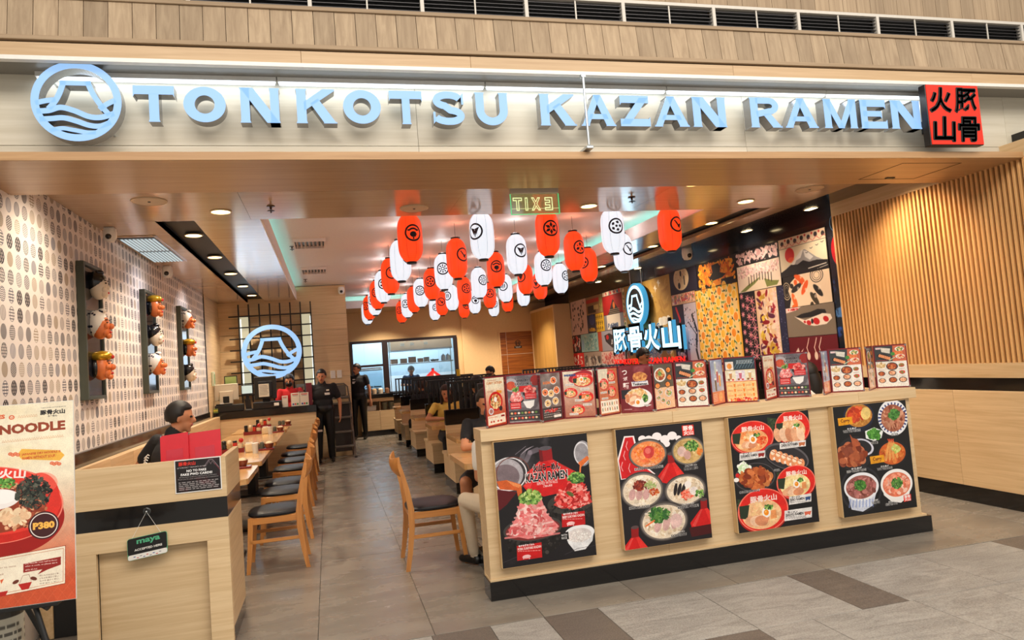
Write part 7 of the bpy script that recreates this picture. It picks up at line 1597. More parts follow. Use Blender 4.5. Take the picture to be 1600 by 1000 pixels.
pan(7.98, 7.525, 2.236, 1.16, (226, 190, 150)); clipbits(7.97, 7.54, 2.23, 1.17, [(150, 20, 34), (226, 190, 60), (232, 206, 180), (196, 150, 50), (90, 30, 60), (240, 214, 190)], 130, .05, 4); clipbits(7.62, 7.53, 2.23, 1.17, [(240, 206, 190), (232, 190, 176)], 130, .02)
pan(7.52, 7.39, 2.236, 1.16, (30, 32, 62)); clipbits(7.515, 7.395, 2.23, 1.17, [(120, 120, 150)], 50, .006)
pan(9.365, 8.355, 2.80, 2.41, (18, 12, 12)); clipbits(9.35, 8.36, 2.795, 2.42, [(240, 140, 24), (250, 170, 40), (226, 110, 16)], 260, .034); c.poly([(8.95, 2.73), (8.78, 2.74), (8.72, 2.68), (8.75, 2.6), (8.6, 2.56), (8.7, 2.52), (8.95, 2.5), (9.02, 2.56), (8.94, 2.62)], (16, 12, 12)); c.rect(8.72, 2.5, 8.42, 2.41, (16, 12, 12)); c.rect(8.95, 2.48, 8.74, 2.42, (236, 140, 30))
pan(9.475, 8.35, 2.405, 1.16, (240, 178, 60)); c.rect(9.43, 2.39, 8.39, 1.16, (236, 200, 130))
for i in range(8):
    for j in range(8):
        y, z = 9.35-i*.135+(j % 2)*.05, 2.33-j*.155+(i % 2)*.07
        if y > 9.4 or y < 8.45: continue
        col = [(244, 176, 40), (240, 142, 28), (246, 190, 60)][(i+j) % 3]; c.ell(y, z, .058, .066, (250, 226, 180)); c.ell(y, z, .052, .06, col); c.line([(y+.01, z+.04), (y+.015, z-.04)], .006, (226, 120, 20), .6)
        for k in range(3): a = 2.2*k+i+j; c.poly([(y+.07*math.cos(a), z+.075*math.sin(a)), (y+.1*math.cos(a+.5), z+.1*math.sin(a+.5)), (y+.11*math.cos(a), z+.115*math.sin(a))], [(60, 110, 60), (30, 30, 34), (90, 140, 70)][k])
pan(10.225, 9.38, 2.80, 2.43, (24, 22, 40)); c.ell(9.86, 2.66, .24, .19, (214, 190, 150)); clipbits(10.05, 9.68, 2.80, 2.6, [(190, 160, 120)], 26, .012); c.rect(9.95, 2.62, 9.72, 2.50, (206, 182, 144)); c.ell(9.93, 2.55, .04, .05, (24, 22, 36)); c.line([(9.76, 2.68), (9.76, 2.56)], .03, (24, 22, 36)); c.line([(9.86, 2.76), (9.86, 2.72)], .05, (30, 26, 40))
pan(10.22, 9.48, 2.425, 2.25, (206, 160, 130)); clipbits(10.21, 9.49, 2.42, 2.26, [(196, 60, 60), (226, 200, 180), (120, 130, 80), (150, 90, 110), (230, 150, 120)], 190, .022)
pan(10.22, 9.87, 2.245, 1.16, (40, 30, 44)); c.line([(10.1, 2.2), (10.0, 2.0), (10.05, 1.85)], .05, (196, 36, 40)); clipbits(10.2, 9.9, 1.9, 1.17, [(206, 196, 186), (90, 90, 110)], 60, .03)
pan(9.865, 9.48, 2.245, 1.16, (196, 182, 190)); c.line([(9.5, 1.2), (9.58, 1.5), (9.52, 1.8), (9.62, 2.05)], .05, (34, 28, 32)); c.line([(9.55, 1.75), (9.75, 1.95), (9.85, 1.9)], .016, (50, 40, 44)); clipbits(9.86, 9.5, 2.2, 1.5, [(232, 200, 200), (60, 44, 50)], 70, .014)
pan(12.0, 10.23, 2.79, 1.16, (186, 142, 62)); clipbits(11.98, 10.25, 2.78, 2.1, [(196, 152, 72), (176, 130, 54)], 60, .09, 5, 6)
for y, z in ((10.62, 2.70), (10.9, 2.5), (11.1, 2.42), (10.75, 2.62)): c.poly([(y, z+.05), (y-.02, z), (y-.06, z-.02), (y-.01, z-.03), (y+.01, z-.09), (y+.03, z-.02), (y+.07, z)], (226, 214, 190))
for i in range(26): y, z = 11.3-c.rg.rand()*1.0, 1.2+c.rg.rand()*.75*(1-c.rg.rand()*.4); r = .06+.05*c.rg.rand(); c.ell(y, z, r, r, (222, 206, 176)); c.ell(y, z, r*.9, r*.9, [(60, 100, 140), (110, 150, 160), (200, 150, 90)][i % 3], 0, 1, 1, ring=.25); c.ell(y, z, r*.5, r*.5, (60, 90, 120), 0, 1, 1, ring=.3)
clipbits(10.75, 10.3, 2.12, 1.95, [(236, 224, 200)], 40, .05)
# far third: patchwork of small prints
def m8(x, y): return None
pan(12.14, 12.005, 2.79, 1.16, (200, 170, 120)); clipbits(12.13, 12.02, 2.78, 1.17, [(120, 140, 90), (206, 90, 60), (230, 206, 160)], 70, .03)
pan(13.08, 12.145, 2.80, 2.715, (206, 180, 150)); clipbits(13.05, 12.15, 2.79, 2.72, [(70, 120, 150), (206, 60, 50), (226, 206, 180)], 50, .03)
pan(13.09, 12.145, 2.71, 2.33, (30, 26, 28)); c.poly([(13.09, 2.71), (12.145, 2.71), (12.145, 2.33), (12.25, 2.33), (12.45, 2.5), (12.58, 2.63), (12.66, 2.55), (12.8, 2.38), (12.88, 2.33), (13.09, 2.33)], (172, 24, 20))
for q in range(12): c.line([(13.05-q*.035, 2.7), (13.06-q*.02, 2.34)], .008, (120, 10, 12)); c.line([(12.16+q*.035, 2.7), (12.17+q*.01, 2.34)], .008, (120, 10, 12))
c.ell(12.55, 2.5, .05, .07, (206, 110, 40)); 
for q in range(3): c.line([(12.8, 2.42-q*.035), (12.3, 2.42-q*.035)], .012, (160, 140, 110))
pan(13.09, 12.145, 2.325, 2.02, (126, 122, 124)); c.rect(12.95, 2.325, 12.3, 2.03, (214, 200, 180)); clipbits(12.93, 12.4, 2.16, 2.04, [(70, 84, 110), (226, 224, 216), (110, 126, 150)], 70, .035)
pan(14.02, 13.1, 2.80, 2.41, (150, 110, 70)); c.rect(14.0, 2.74, 13.3, 2.66, (196, 50, 36)); c.rect(13.95, 2.6, 13.5, 2.44, (50, 36, 30)); c.rect(13.6, 2.6, 13.35, 2.5, (206, 176, 110)); clipbits(13.3, 13.12, 2.79, 2.42, [(130, 130, 60), (160, 140, 80)], 50, .03)
pan(14.02, 13.55, 2.405, 2.02, (28, 34, 66)); c.ell(13.75, 2.3, .16, .12, (50, 62, 110)); clipbits(14.0, 13.57, 2.14, 2.03, [(206, 160, 50), (170, 120, 40)], 40, .03)
pan(13.545, 13.1, 2.405, 2.02, (226, 176, 40)); 
for q in range(12): y = 13.5-(q % 4)*.1; z = 2.36-(q//4)*.12; c.line([(y, z), (y, z-.07)], .03, (50, 36, 20)); c.line([(y+.03, z-.03), (y-.03, z-.03)], .012, (50, 36, 20))
pan(15.0, 14.025, 2.80, 2.02, (214, 178, 158)); c.line([(14.2, 2.78), (14.4, 2.5), (14.3, 2.2)], .014, (60, 44, 44)); clipbits(14.95, 14.05, 2.78, 2.05, [(40, 32, 36)], 34, .036)
pan(16.3, 15.005, 2.80, 2.42, (34, 18, 14)); clipbits(16.28, 15.02, 2.79, 2.43, [(120, 50, 20), (60, 26, 16), (236, 120, 40)], 60, .045)
pan(16.3, 15.005, 2.415, 2.02, (206, 190, 170)); clipbits(16.2, 15.1, 2.24, 2.04, [(150, 130, 100), (176, 90, 70), (90, 80, 70)], 120, .03)
pan(16.3, 14.5, 2.015, 1.62, (40, 20, 22)); c.rect(16.3, 2.015, 15.8, 1.7, (226, 176, 80)); clipbits(15.75, 14.52, 2.01, 1.63, [(190, 60, 50), (226, 200, 180), (24, 14, 18)], 90, .045)
pan(14.495, 13.5, 2.015, 1.62, (150, 190, 180)); clipbits(14.3, 13.52, 2.01, 1.63, [(80, 140, 140), (206, 210, 190), (110, 160, 156)], 150, .025, 4); c.ell(14.4, 1.78, .08, .13, (140, 170, 186))
pan(13.495, 12.2, 2.015, 1.6, (150, 146, 152)); c.rect(13.495, 2.015, 13.3, 1.6, (190, 70, 40)); c.poly([(13.15, 1.92), (12.9, 1.96), (12.55, 1.86), (12.4, 1.7), (12.8, 1.66), (13.1, 1.8)], (40, 36, 40)); c.ell(13.0, 1.88, .07, .05, (180, 30, 30)); clipbits(12.85, 12.45, 1.85, 1.7, [(206, 200, 200)], 40, .02)
pan(16.3, 14.4, 1.61, 1.16, (30, 16, 18)); c.rect(15.6, 1.61, 14.4, 1.16, (206, 24, 20)); clipbits(15.55, 14.45, 1.6, 1.2, [(232, 210, 190)], 40, .045, 3)
pan(14.395, 13.4, 1.61, 1.16, (170, 150, 132)); clipbits(14.38, 13.42, 1.56, 1.24, [(70, 64, 64), (214, 204, 190), (110, 90, 84)], 60, .06, 4)
pan(13.395, 12.2, 1.595, 1.16, (222, 186, 172)); clipbits(13.38, 12.22, 1.59, 1.17, [(190, 60, 60), (214, 120, 110)], 150, .03)
ART = printmat('art wall prints', c, .55)
t = thing('art_wall', 'patchwork of printed art panels over the black gloss right wall', 'mural', (5.58, 10, 1.2))
for (y0, y1, zt, zb) in PANELS:
    m = MB(); m.box(5.578, 5.588, y1+.002, y0-.002, zb+.002, zt-.002)
    uv = lambda y, z: ((Y0-y)/(Y0-6.52)*(Y0-6.52)*S_/AW, 1-(Z0-z)*S_/AH)
    m.uv[5] = None
    f_ = [(5.5775, y0, zb), (5.5775, y1, zb), (5.5775, y1, zt), (5.5775, y0, zt)]
    m = MB(); m.quad(*f_, uv=tuple(uv(p[1], p[2]) for p in f_))
    b8 = [(5.5775, y0, zb), (5.5775, y1, zb), (5.587, y1, zb), (5.587, y0, zb), (5.5775, y0, zt), (5.5775, y1, zt), (5.587, y1, zt), (5.587, y0, zt)]
    m.add(b8, [(0, 1, 2, 3), (4, 7, 6, 5), (1, 5, 6, 2), (0, 3, 7, 4)], [(uv(y1, zb),)*4]*4)
    m.build('art_panel', ART, t, world=True)
t = thing('cloud_print', 'narrow dark blue curling cloud print at the end of the art wall by the slats', 'print', (5.57, 6.45, 1.2))
c = Can(60, 400, (10, 12, 20), 8); c.smoke((40, 90, 190), .5, .62, 9, 3, .9, (-30, 130, 90, 400)); c.smoke((90, 150, 220), .56, .64, 14, 5, .8, (-30, 180, 90, 330)); c.ell(30, 30, 18, 22, (70, 130, 170), 0, 1, 1.5, ring=.12); c.ell(34, 100, 26, 40, (180, 14, 18)); c.ell(34, 96, 16, 24, (220, 40, 30), 0, .6)
MB().quad((5.5865, 6.545, 1.2), (5.5865, 6.31, 1.2), (5.5865, 6.31, 2.95), (5.5865, 6.545, 2.95)).build('sheet', printmat('cloud print sheet', c, .2, coat=.3), t, world=True)
t = thing('brush_sign', 'big box-lit cyan white brush characters mounted on the art wall', 'sign', (5.45, 11.0, 1.5))
CY = glow('cyan white lit acrylic', (196, 236, 255), 1.5); CYS = glow('cyan sign side', (70, 170, 220), .8)
for ch, yc in zip('豚骨火山', (12.02, 11.35, 10.72, 10.02)):
    w = .62 if ch != '山' else .66
    text_mesh('character_outline', ch, w+.05, .54, BLACKM, t, lambda u, v, d, yc=yc: (5.40-d, yc-u, 1.77+v), .001, .016, 4, .0, .02)
    text_mesh('character_side', ch, w, .49, CYS, t, lambda u, v, d, yc=yc: (5.482-d, yc-u, 1.77+v), .08, .016, 4, .0, .012)
    text_mesh('character_face', ch, w-.05, .44, CY, t, lambda u, v, d, yc=yc: (5.398-d, yc-u, 1.77+v), .001, .016, 4, .0, .006)
for y in (12.3, 11.7, 11.1, 10.5, 9.9): box('bracket', BLACKM, (5.5, 5.577, y-.01, y+.01, 1.6, 1.64), t)
text_mesh('red_lettering', 'TONKOTSU KAZAN RAMEN', 2.75, .1, glow('red lit letters', (255, 30, 20), 1.3), t, lambda u, v, d: (5.46-d, 11.12-u, 1.37+v), .012, .0)
box('letter_rail', BLACKM, (5.46, 5.577, 9.75, 12.5, 1.33, 1.345), t)
t = thing('oval_emblem_sign', 'round box-lit mountain and waves emblem hung on the art wall above the characters', 'sign', (5.45, 11.23, 2.05))
R_ = .335; g = lambda u, v, d: (5.40+d, 11.23-R_*u, 2.385+R_*v*1.04)
fixnormals(MB().prism(arc(0, 0, 1.06, 1.06, 0, 352, 44), g, .004, .10).build('case', BLACKM, t, world=True))
fixnormals(MB().strip(arc(0, 0, 1.1, 1.1, 0, 352, 44), arc(0, 0, 1.03, 1.03, 0, 352, 44), g, 0.001, .085, True).build('lit_side', CYS, t, world=True))
a = MB(); put(a, logo_shapes(), g, 0, .003); fixnormals(a.build('emblem_face', CY, t, world=True))
for y in (11.0, 11.45): m = MB(); m.tube([(5.45, y, 2.7), (5.45, y, 3.0)], .006, 6); m.build('hanger', STEEL, t, world=True)
area('sign_halo', (5.3, 11.0, 1.8), 2.4, 9, (.55, .85, 1.0), (0, math.radians(90), 0), .5)

# ================================================================== MASK BOARDS
SKO = flat('orange mask lacquer', (226, 120, 60), .3, coat=.4); SKW = flat('ivory mask lacquer', (236, 220, 196), .3, coat=.4); GOLD = flat('gold lacquer', (206, 160, 40), .25, .6); HAIRB = flat('black lacquer', (18, 16, 18), .25, coat=.4); REDL2 = flat('red lacquer', (200, 30, 26), .3)
def spotmat():
    m, nt, b = newmat('white spotted cloth'); v = nt.nodes.new('ShaderNodeTexVoronoi'); v.inputs['Scale'].default_value = 26; tc = nt.nodes.new('ShaderNodeTexCoord'); nt.links.new(tc.outputs['Object'], v.inputs['Vector'])
    r = nt.nodes.new('ShaderNodeValToRGB'); r.color_ramp.interpolation = 'CONSTANT'; r.color_ramp.elements[0].color = srgb(30, 26, 50); r.color_ramp.elements[1].color = srgb(236, 228, 218); r.color_ramp.elements[1].position = .28
    nt.links.new(v.outputs['Distance'], r.inputs[0]); nt.links.new(r.outputs[0], b.inputs['Base Color']); b.inputs['Roughness'].default_value = .4; return m
SPOT = spotmat()
def face(kind, x, y, z, label, s=1.0):
    t = thing('carved_mask', label, 'mask', (x+.0, y, z), 0, 'carved masks on the wall boards')
    def E(nm, c_, r, mt, sm=True): return MB().ell(tuple(v*s for v in c_), tuple(v*s for v in r), 16, 12).build(nm, mt, t, smooth=sm)
    sk = SKW if kind == 'w' else SKO
    # local: +x out of the wall, y along the wall, z up
    m = MB(); m.ell((.03*s, 0, 0), (.085*s, .085*s, .125*s), 18, 14); m.ell((.075*s, 0, -.055*s), (.045*s, .06*s, .055*s), 14, 10)
    if kind == 'w': m.ell((.085*s, -.035*s, -.03*s), (.03*s, .035*s, .035*s)); m.ell((.085*s, .035*s, -.03*s), (.03*s, .035*s, .035*s)); m.ell((.115*s, 0, -.01*s), (.014*s, .014*s, .022*s))
    else: m.ell((.125*s, 0, -.005*s), (.03*s, .022*s, .03*s)); m.ell((.095*s, -.04*s, .0), (.03*s, .03*s, .03*s)); m.ell((.095*s, .04*s, .0), (.03*s, .03*s, .03*s)); m.ell((.1*s, 0, -.095*s), (.03*s, .035*s, .03*s))
    m.build('face', sk, t, smooth=True)
    E('mouth', (.122 if kind != 'w' else .112, 0, -.062), (.012, .022, .012), REDL2)
    for sy in (-1, 1): E('eye', (.104, sy*.034, .03), (.008, .018, .008), HAIRB); E('eyebrow', (.098, sy*.034, .058), (.012, .022, .006), HAIRB)
    if kind == 'w': m = MB(); m.ell((.005*s, 0, .05*s), (.095*s, .1*s, .105*s), 18, 12); m.build('hair', HAIRB, t, smooth=True); E('topknot', (.04, 0, .14), (.04, .05, .03), HAIRB)
    elif kind == 's': m = MB(); m.ell((.0, 0, .03*s), (.1*s, .1*s, .13*s), 18, 12); m.build('spotted_scarf', SPOT, t, smooth=True); E('scarf_knot', (.05, 0, .15), (.04, .03, .025), SPOT)
    else: m = MB(); m.ell((.03*s, 0, .105*s), (.1*s, .1*s, .055*s), 18, 12); m.build('gold_cap', GOLD, t, smooth=True); E('cap_bead', (.125, 0, .095), (.02, .02, .02), REDL2); m = MB(); m.ell((-.01*s, 0, .0), (.06*s, .098*s, .1*s), 14, 10); m.build('hair', HAIRB, t, smooth=True)
    return t
BRD = flat('dark glossy board', (24, 28, 38), .12, coat=.5); BFR = flat('grey green board frame', (70, 74, 62), .45)
mk = {'w': 'white faced black haired', 's': 'orange faced spotted scarf', 'g': 'orange faced gold capped'}
for i, (ya, yb, zs, ks) in enumerate(((6.02, 6.48, (2.42, 2.09, 1.75), 'wsg'), (7.9, 8.36, (2.43, 2.11, 1.79), 'gws'), (9.72, 10.2, (2.42, 2.04, 1.70), 'sgw'))):
    b_ = thing('mask_board', 'tall dark framed board carrying three carved masks, %s from the host stand' % names[i], 'board', (-1.915, (ya+yb)/2, 2.04), 0, 'mask boards on the wallpaper')
    box('panel', BRD, (-1.914, -1.87, ya+.03, yb-.03, 1.52, 2.58), b_, .002)
    for d in ((ya, ya+.03, 1.49, 2.61), (yb-.03, yb, 1.49, 2.61), (ya+.03, yb-.03, 1.49, 1.52), (ya+.03, yb-.03, 2.58, 2.61)): box('frame_bar', BFR, (-1.914, -1.855, *d), b_, .003)
    for z, k in zip(zs, ks): face(k, -1.845, (ya+yb)/2, z, '%s carved mask on the %s mask board' % (mk[k], names[i]), .86)
# ================================================================== PEOPLE
SKIN = flat('warm skin', (196, 134, 98), .5, spec=.35); HAIR = flat('black hair', (20, 16, 16), .5, bump=.4, bscale=220); LIP_ = flat('lips', (160, 80, 70), .5); EYE = flat('eyes', (30, 22, 20), .3)
BLK = flat('black shirt cloth', (22, 22, 26), .8, bump=.1); NAVY = flat('navy shirt cloth', (26, 30, 44), .8); REDS = flat('red polo cloth', (200, 26, 30), .8); YEL = flat('yellow blouse cloth', (236, 206, 104), .8); WHT = flat('white shirt cloth', (232, 226, 216), .8); BEIG = flat('beige trouser cloth', (206, 190, 166), .85); GRYC = flat('dark grey shorts cloth', (60, 58, 62), .85); BLU = flat('blue black cook cloth', (40, 62, 92), .8); SHOE = flat('black shoe', (14, 14, 15), .4); BRH = flat('brown hair', (50, 30, 24), .5, bump=.4, bscale=220); DEN = flat('dark trousers', (28, 28, 34), .85)
def lerp(a, b, t): return Vector(a)*(1-t)+Vector(b)*t
def human(label, loc, rz, H=1.65, top=BLK, bot=DEN, sleeve=.55, legs='long', hair='short', pose={}, vox=.011, hairm=None, mask=False, group=None, extras=None, shoes=SHOE, name='person', g=1.0):
    """one continuous figure; local +y is forward, +x its right-hand side seen from behind"""
    k = H/1.65
    J = dict(pel=(0, 0, .93), che=(0, .0, 1.22), nek=(0, .0, 1.40), hed=(0, .025, 1.535), look=(0, 1, 0),
             shL=(-.175, 0, 1.35), elL=(-.225, -.02, 1.08), wrL=(-.235, .06, .84), shR=(.175, 0, 1.35), elR=(.225, -.02, 1.08), wrR=(.235, .06, .84),
             hiL=(-.09, 0, .90), knL=(-.105, .02, .49), anL=(-.11, -.02, .08), hiR=(.09, 0, .90), knR=(.105, .02, .49), anR=(.11, -.02, .08))
    J.update(pose)
    J = {a: (Vector(b)*k if a != 'look' else Vector(b).normalized()) for a, b in J.items()}
    P_ = []   # (kind, a, b, ra, rb, mat)
    def cap(a, b, ra, rb, m):
        q = g if m in (1, 2) else 1
        P_.append(('c', Vector(a), Vector(b), ra*k*q, rb*k*q, m))
    def el(c_, r, M, m):
        q = g if m in (1, 2) else 1
        P_.append(('e', Vector(c_), Vector((r[0]*q, r[1]*q, r[2]))*k, M, None, m))
    mats = [SKIN, top, bot, shoes, EYE, LIP_]
    sp = (J['che']-J['pel']).normalized(); sh = (J['shR']-J['shL']).normalized(); fw = sp.cross(sh)*-1
    if fw.dot(J['look']) < -.5: fw = -fw
    B3 = Matrix((sh, fw, sp)).transposed()
    el(J['pel']+sp*.03*k, (.155, .115, .12), B3, 2); el(lerp(J['pel'], J['che'], .45), (.142, .108, .15), B3, 1); el(J['che']+sp*.01*k, (.16, .112, .16), B3, 1); el(J['che']+sp*.10*k, (.155, .09, .07), B3, 1)
    cap(J['shL']-sp*.01, J['shR']-sp*.01, .052, .052, 1); cap(lerp(J['che'], J['nek'], .5), J['nek']+sp*.01, .07, .058, 1); cap(J['nek'], J['hed']-Vector((0, 0, .04*k)), .05, .05, 0)
    # head
    lk = J['look']; up = Vector((0, 0, 1)); rt = lk.cross(up).normalized(); up2 = rt.cross(lk).normalized(); HM = Matrix((rt, lk, up2)).transposed(); hd = J['hed']
    def h(x, y, z): return hd+HM @ (Vector((x, y, z))*k)
    el(h(0, -.005, .02), (.074, .092, .098), HM, 0); el(h(0, .03, -.05), (.052, .055, .058), HM, 0); cap(h(0, .085, .012), h(0, .103, -.022), .010, .015, 0); el(h(0, .06, -.098), (.026, .022, .018), HM, 0)
    for s in (-1, 1): el(h(s*.075, -.005, -.005), (.012, .02, .03), HM, 0); el(h(s*.03, .083, .010), (.010, .008, .005), HM, 4)
    el(h(0, .088, -.055), (.022, .010, .008), HM, 5)
    # arms
    for S in 'LR':
        a, b, c_ = J['sh'+S], J['el'+S], J['wr'+S]
        if sleeve < 1: mid = lerp(a, b, max(.05, sleeve)); cap(a, mid, .056, .053, 1); cap(mid, b, .042, .037, 0); cap(b, c_, .038, .025, 0)
        else: cap(a, b, .056, .046, 1); cap(b, lerp(b, c_, .92), .046, .034, 1)
        d = (c_-b).normalized(); s = 1 if S == 'R' else -1
        side = d.cross(Vector((0, 0, 1))); side = (side if side.length > .2 else Vector((0, 1, 0))).normalized(); nn = side.cross(d).normalized()
        pc = c_+d*.05*k; HB = Matrix((side, d, nn)).transposed(); el(pc, (.04, .05, .017), HB, 0); cap(c_-d*.01, c_+d*.02*k, .025, .026, 0)
        for q, (o, L) in enumerate(((-.03, .062), (-.01, .072), (.011, .068), (.03, .052))):
            r = pc+side*o*k+d*.04*k; m_ = r+d*L*.55*k-nn*.008*k; e_ = m_+d*L*.4*k-nn*.025*k; cap(r, m_, .0098, .009, 0); cap(m_, e_, .009, .0078, 0)
        th = c_+d*.02*k-side*.028*k*s; t2 = th+d*.03*k-side*.028*k*s-nn*.01*k; cap(th, t2, .013, .011, 0); cap(t2, t2+d*.028*k-nn*.008*k, .011, .009, 0)
        # legs
        a, b, c_ = J['hi'+S], J['kn'+S], J['an'+S]
        if legs == 'long': cap(a, b, .088, .062, 2); cap(b, lerp(b, c_, .93), .06, .045, 2)
        else: cut = .85; mid = lerp(a, b, cut); cap(a, mid, .092, .078, 2); cap(mid, b, .058, .054, 0); cap(b, lerp(b, c_, .4), .05, .056, 0); cap(lerp(b, c_, .4), c_, .056, .034, 0)
        f_ = (J['kn'+S]-J['hi'+S]); f_.z = 0; f_ = f_.normalized() if f_.length > .12 else Vector((0, 1, 0)); cap(c_-f_*.03*k-Vector((0, 0, .035*k)), c_+f_*.15*k-Vector((0, 0, .045*k)), .037, .03, 3)
    mb = MB()
    for p in P_:
        if p[0] == 'c':
            kk = len(mb.v); mb.tube([p[1], p[2]], [p[3], p[4]], 12); mb.ell(p[1], (p[3],)*3, 12, 7); mb.ell(p[2], (p[4],)*3, 12, 7)
        else: mb.ell(p[1], p[2], 16, 11, p[3])
    me = mb.mesh('tmp', SKIN); o = bpy.data.objects.new('tmp', me); COL.objects.link(o); fixnormals(o)
    rm = o.modifiers.new('r', 'REMESH'); rm.mode = 'VOXEL'; rm.voxel_size = vox; sm = o.modifiers.new('s', 'SMOOTH'); sm.iterations = 3; sm.factor = .5
    dg = bpy.context.evaluated_depsgraph_get(); dg.update(); body = bpy.data.meshes.new_from_object(o.evaluated_get(dg)); bpy.data.objects.remove(o)
    body.name = 'body'; body.materials.clear()
    for m_ in mats: body.materials.append(m_)
    n = len(body.polygons); C_ = np.zeros(n*3); body.polygons.foreach_get('center', C_); C_ = C_.reshape(n, 3); best = np.full(n, 1e9); mi = np.zeros(n, int)
    for p in P_:
        if p[0] == 'c':
            a, b = np.array(p[1]), np.array(p[2]); ab = b-a; t_ = np.clip(((C_-a) @ ab)/(ab @ ab+1e-9), 0, 1); d = np.linalg.norm(C_-a-t_[:, None]*ab, axis=1)-(p[3]+(p[4]-p[3])*t_)
        else: M_ = np.array(p[3]); q = (C_-np.array(p[1])) @ M_; r = np.array(p[2]); d = (np.linalg.norm(q/r, axis=1)-1)*r.min()
        d = d-(.004 if p[5] in (4, 5) else 0); u = d < best; best[u] = d[u]; mi[u] = p[5]
    body.polygons.foreach_set('material_index', mi); body.polygons.foreach_set('use_smooth', [True]*n); body.update()
    t = thing(name, label, 'person', loc, rz, group); ob = bpy.data.objects.new('body', body); COL.objects.link(ob); ob.parent = t
    hm_ = hairm or HAIR
    if hair:
        m = MB(); kk = len(m.v); m.ell((0, 0, 0), (1, 1, 1), 26, 18)
        for i in range(len(m.v)):
            v = Vector(m.v[i]); f_ = v.y
            r = 1.0
            if (v.y > .38 and v.z < .36) or (v.z < -.6 and hair != 'long') or (abs(v.x) > .8 and v.z < -.15 and v.y > .05 and hair != 'long'): r = .84
            m.v[i] = tuple(h(v.x*.091*r, -.014+v.y*.108*r, .026+v.z*.112*r))
        if hair == 'long': m.tube([h(0, -.06, .0), h(0, -.085, -.12), h(0, -.08, -.26)], [.075*k, .08*k, .045*k], 14); m.tube([h(.062, -.0, .0), h(.07, .0, -.16)], [.03*k, .022*k], 8); m.tube([h(-.062, -.0, .0), h(-.07, .0, -.16)], [.03*k, .022*k], 8)
        m.build('hair', hm_, t, smooth=True)
    if hair == 'cap' or hair == 'visor': m = MB(); m.ell(h(0, .075, .055), (.062*k, .062*k, .008*k), 14, 6, HM); m.build('cap_brim', BLK, t, smooth=True)
    if mask:
        m = MB(); m.ell(h(0, .058, -.045), (.06*k, .055*k, .052*k), 16, 10, HM); m.build('face_mask', BLACKM, t, smooth=True)
    for nm, mt, (x, y, z), sz in (extras or []):
        c_ = J['che']+B3 @ Vector((x*k, y*k, z*k)); MB().box(-sz[0], sz[0], -.004, .004, -sz[1], sz[1], bev=.002).xf(Matrix.Translation(c_) @ B3.to_4x4()).build(nm, mt, t)
    return t
TAGW = flat('white name tag', (230, 228, 222), .4)
st = dict()
def seat(lean=.0, **kw):
    d = dict(pel=(0, 0, .53), che=(0, .03+lean, .84), nek=(0, .04+lean*1.3, 1.02), hed=(0, .07+lean*1.45, 1.155), shL=(-.175, .03+lean*1.2, .97), shR=(.175, .03+lean*1.2, .97),
             elL=(-.22, .10+lean, .72), elR=(.22, .10+lean, .72), wrL=(-.14, .34+lean, .79), wrR=(.14, .34+lean, .79),
             hiL=(-.09, .02, .51), knL=(-.12, .44, .50), anL=(-.12, .42, .08), hiR=(.09, .02, .51), knR=(.12, .44, .50), anR=(.12, .42, .08)); d.update(kw); return d
VF = .014
human('cashier in red polo, dark cap and black face mask behind the cash counter', (-.70, 12.93, 0), PI, 1.6, REDS, DEN, .6, hair='short', mask=True, vox=VF, pose=dict(look=(.1, 1, -.25), elL=(-.24, .1, 1.1), elR=(.24, .1, 1.1), wrL=(-.15, .26, 1.08), wrR=(.15, .26, 1.08)))
human('staff member in black polo and apron standing beside the cash counter', (-.13, 12.62, 0), PI+.12, 1.64, BLK, SHOE, .6, vox=.011, g=1.28, pose=dict(che=(0, 0, 1.2), look=(.25, 1, -.1), shL=(-.2, 0, 1.34), shR=(.2, 0, 1.34), elL=(-.30, -.0, 1.07), wrL=(-.29, .04, .84), elR=(.30, -.02, 1.07), wrR=(.29, .06, .85)), extras=[('name_tag', TAGW, (-.07, .142, .02), (.045, .02)), ('shirt_logo', TAGW, (-.08, .145, .085), (.025, .012)), ('apron_logo', TAGW, (.09, .15, -.62), (.04, .018))])
human('staff member in black shirt standing past the oak wall by the kitchen counter', (.64, 16.2, 0), PI-.25, 1.74, BLK, SHOE, .5, vox=.012, g=1.15, pose=dict(look=(.6, 1, -.1), elL=(-.25, .0, 1.1), wrL=(-.27, .05, .86)), extras=[('name_tag', TAGW, (.05, .118, .03), (.04, .025)), ('shirt_logo', TAGW, (.05, .122, .1), (.03, .012))])
human('cook in dark blue bending over work behind the kitchen window', (2.12, 18.2, 0), PI, 1.66, BLU, DEN, .7, vox=VF, pose=dict(che=(0, .06, 1.2), nek=(0, .1, 1.37), hed=(0, .15, 1.48), look=(0, 1, -.7), shL=(-.17, .08, 1.32), shR=(.17, .08, 1.32), elL=(-.26, .12, 1.12), elR=(.26, .12, 1.12), wrL=(-.12, .34, 1.12), wrR=(.12, .34, 1.12)))
human('seated woman in yellow blouse with long dark hair leaning on a booth table', (1.70, 10.2, 0), PI, 1.62, YEL, DEN, .5, hair='long', hairm=BRH, vox=.010, pose=seat(.0, elR=(.33, .14, .80), wrR=(.12, .34, .80), shR=(.19, .04, .98), look=(.1, 1, -.2), hed=(.02, .1, 1.16)))
human('man in black shirt and grey shorts seated at the near booth table', (1.42, 6.42, 0), PI, 1.68, BLK, GRYC, .6, 'short', vox=.010, pose=seat(.03, elR=(.25, .22, .78), wrR=(.02, .36, .80), elL=(-.25, .22, .78), wrL=(-.02, .40, .80), knR=(.30, .42, .50), anR=(.27, .36, .08), knL=(-.14, .42, .5), look=(.1, 1, -.25)))
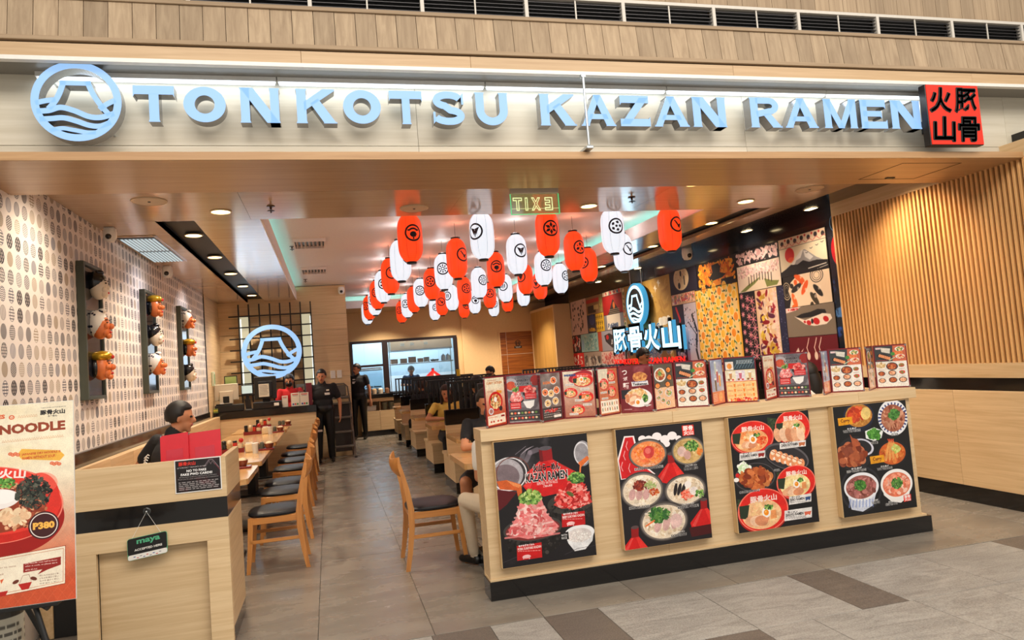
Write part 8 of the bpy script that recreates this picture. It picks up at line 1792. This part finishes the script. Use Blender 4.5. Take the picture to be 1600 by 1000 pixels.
human('diner in beige trousers seated on the bench behind the display wall', (1.22, 4.88, 0), .12, 1.6, WHT, BEIG, .6, vox=.010, pose=seat(.06, knL=(-.24, .33, .54), anL=(-.16, .44, .08), knR=(.12, .42, .5), elL=(-.19, .1, .74), wrL=(-.1, .3, .8), look=(0, 1, -.4)))
human('black capped person in a black hoodie standing in front of the brush sign', (4.12, 8.5, 0), PI+.7, 1.58, BLK, DEN, 1.1, hair='cap', vox=VF, pose=dict(look=(.3, 1, -.3)), extras=[('chest_logo', TAGW, (.03, .12, .06), (.02, .01))])
human('seated diner in white shirt seen between the menus near the right end', (4.86, 6.02, 0), .3, 1.68, WHT, DEN, .6, hair='long', vox=VF, pose=seat(.05))
human('dark haired diner in patterned black sleeves leaning at the far right booths', (3.62, 14.35, 0), PI/2+.4, 1.7, BLK, DEN, 1.1, vox=VF, pose=dict(pel=(0, 0, .75), che=(0, .12, 1.05), nek=(0, .2, 1.2), hed=(0, .28, 1.3), look=(0, 1, -.4), shL=(-.17, .17, 1.15), shR=(.17, .17, 1.15), elL=(-.24, .3, 1.1), elR=(.24, .3, 1.1), wrL=(-.1, .5, 1.12), wrR=(.1, .5, 1.12), hiL=(-.09, 0, .73), hiR=(.09, 0, .73), knL=(-.1, .3, .6), knR=(.1, .3, .6), anL=(-.1, .1, .08), anR=(.1, .1, .08)))
lm = human('man in printed black shirt seated with his back turned at the wall table', (-1.38, 6.14, .055), -.75, 1.76, BLK, DEN, .6, vox=.009, g=1.12, pose=seat(.06, look=(.75, .75, -.1), hed=(.03, .17, 1.15), elL=(-.36, .04, .76), wrL=(-.24, .28, .74), elR=(.24, .3, .76), wrR=(.1, .52, .78)))
# white and green print on the back of his shirt
m = MB()
for q in range(7): m.tube([(-.105+q*.012, -.095-.004*q, .80+q*.022), (-.085+q*.014, -.106, .84+q*.02), (-.065+q*.012, -.1, .83+q*.02)], .004, 5)
m.build('shirt_print', TAGW, lm); MB().box(-.10, -.04, -.112, -.104, .60, .75, bev=.01).build('shirt_print', flat('lime print', (150, 190, 60), .7), lm)
first = human('diner seen only as a brown haired head over the middle booth back', (1.72, 12.9, 0), .2, 1.72, DEN, DEN, .6, hair='short', hairm=BRH, vox=.016, pose=seat(0))
for x, y, lb in ((1.95, 9.02, 'dark haired diner whose head shows over the booth beside the woman in yellow'), (3.3, 10.3, 'diner behind the red ramen menu, only the top of the head showing'), (4.15, 9.85, 'diner behind the Tsukemen menu, only the top of the head showing'), (4.55, 7.65, 'diner right of the black capped person, only dark hair showing')):
    c2 = dup(first, None, (x, y, 0.05 if y < 10.2 else .04), .1, lb)
    for o in c2.children:
        if o.name.startswith('hair'): o.data = o.data.copy(); o.data.materials[0] = HAIR
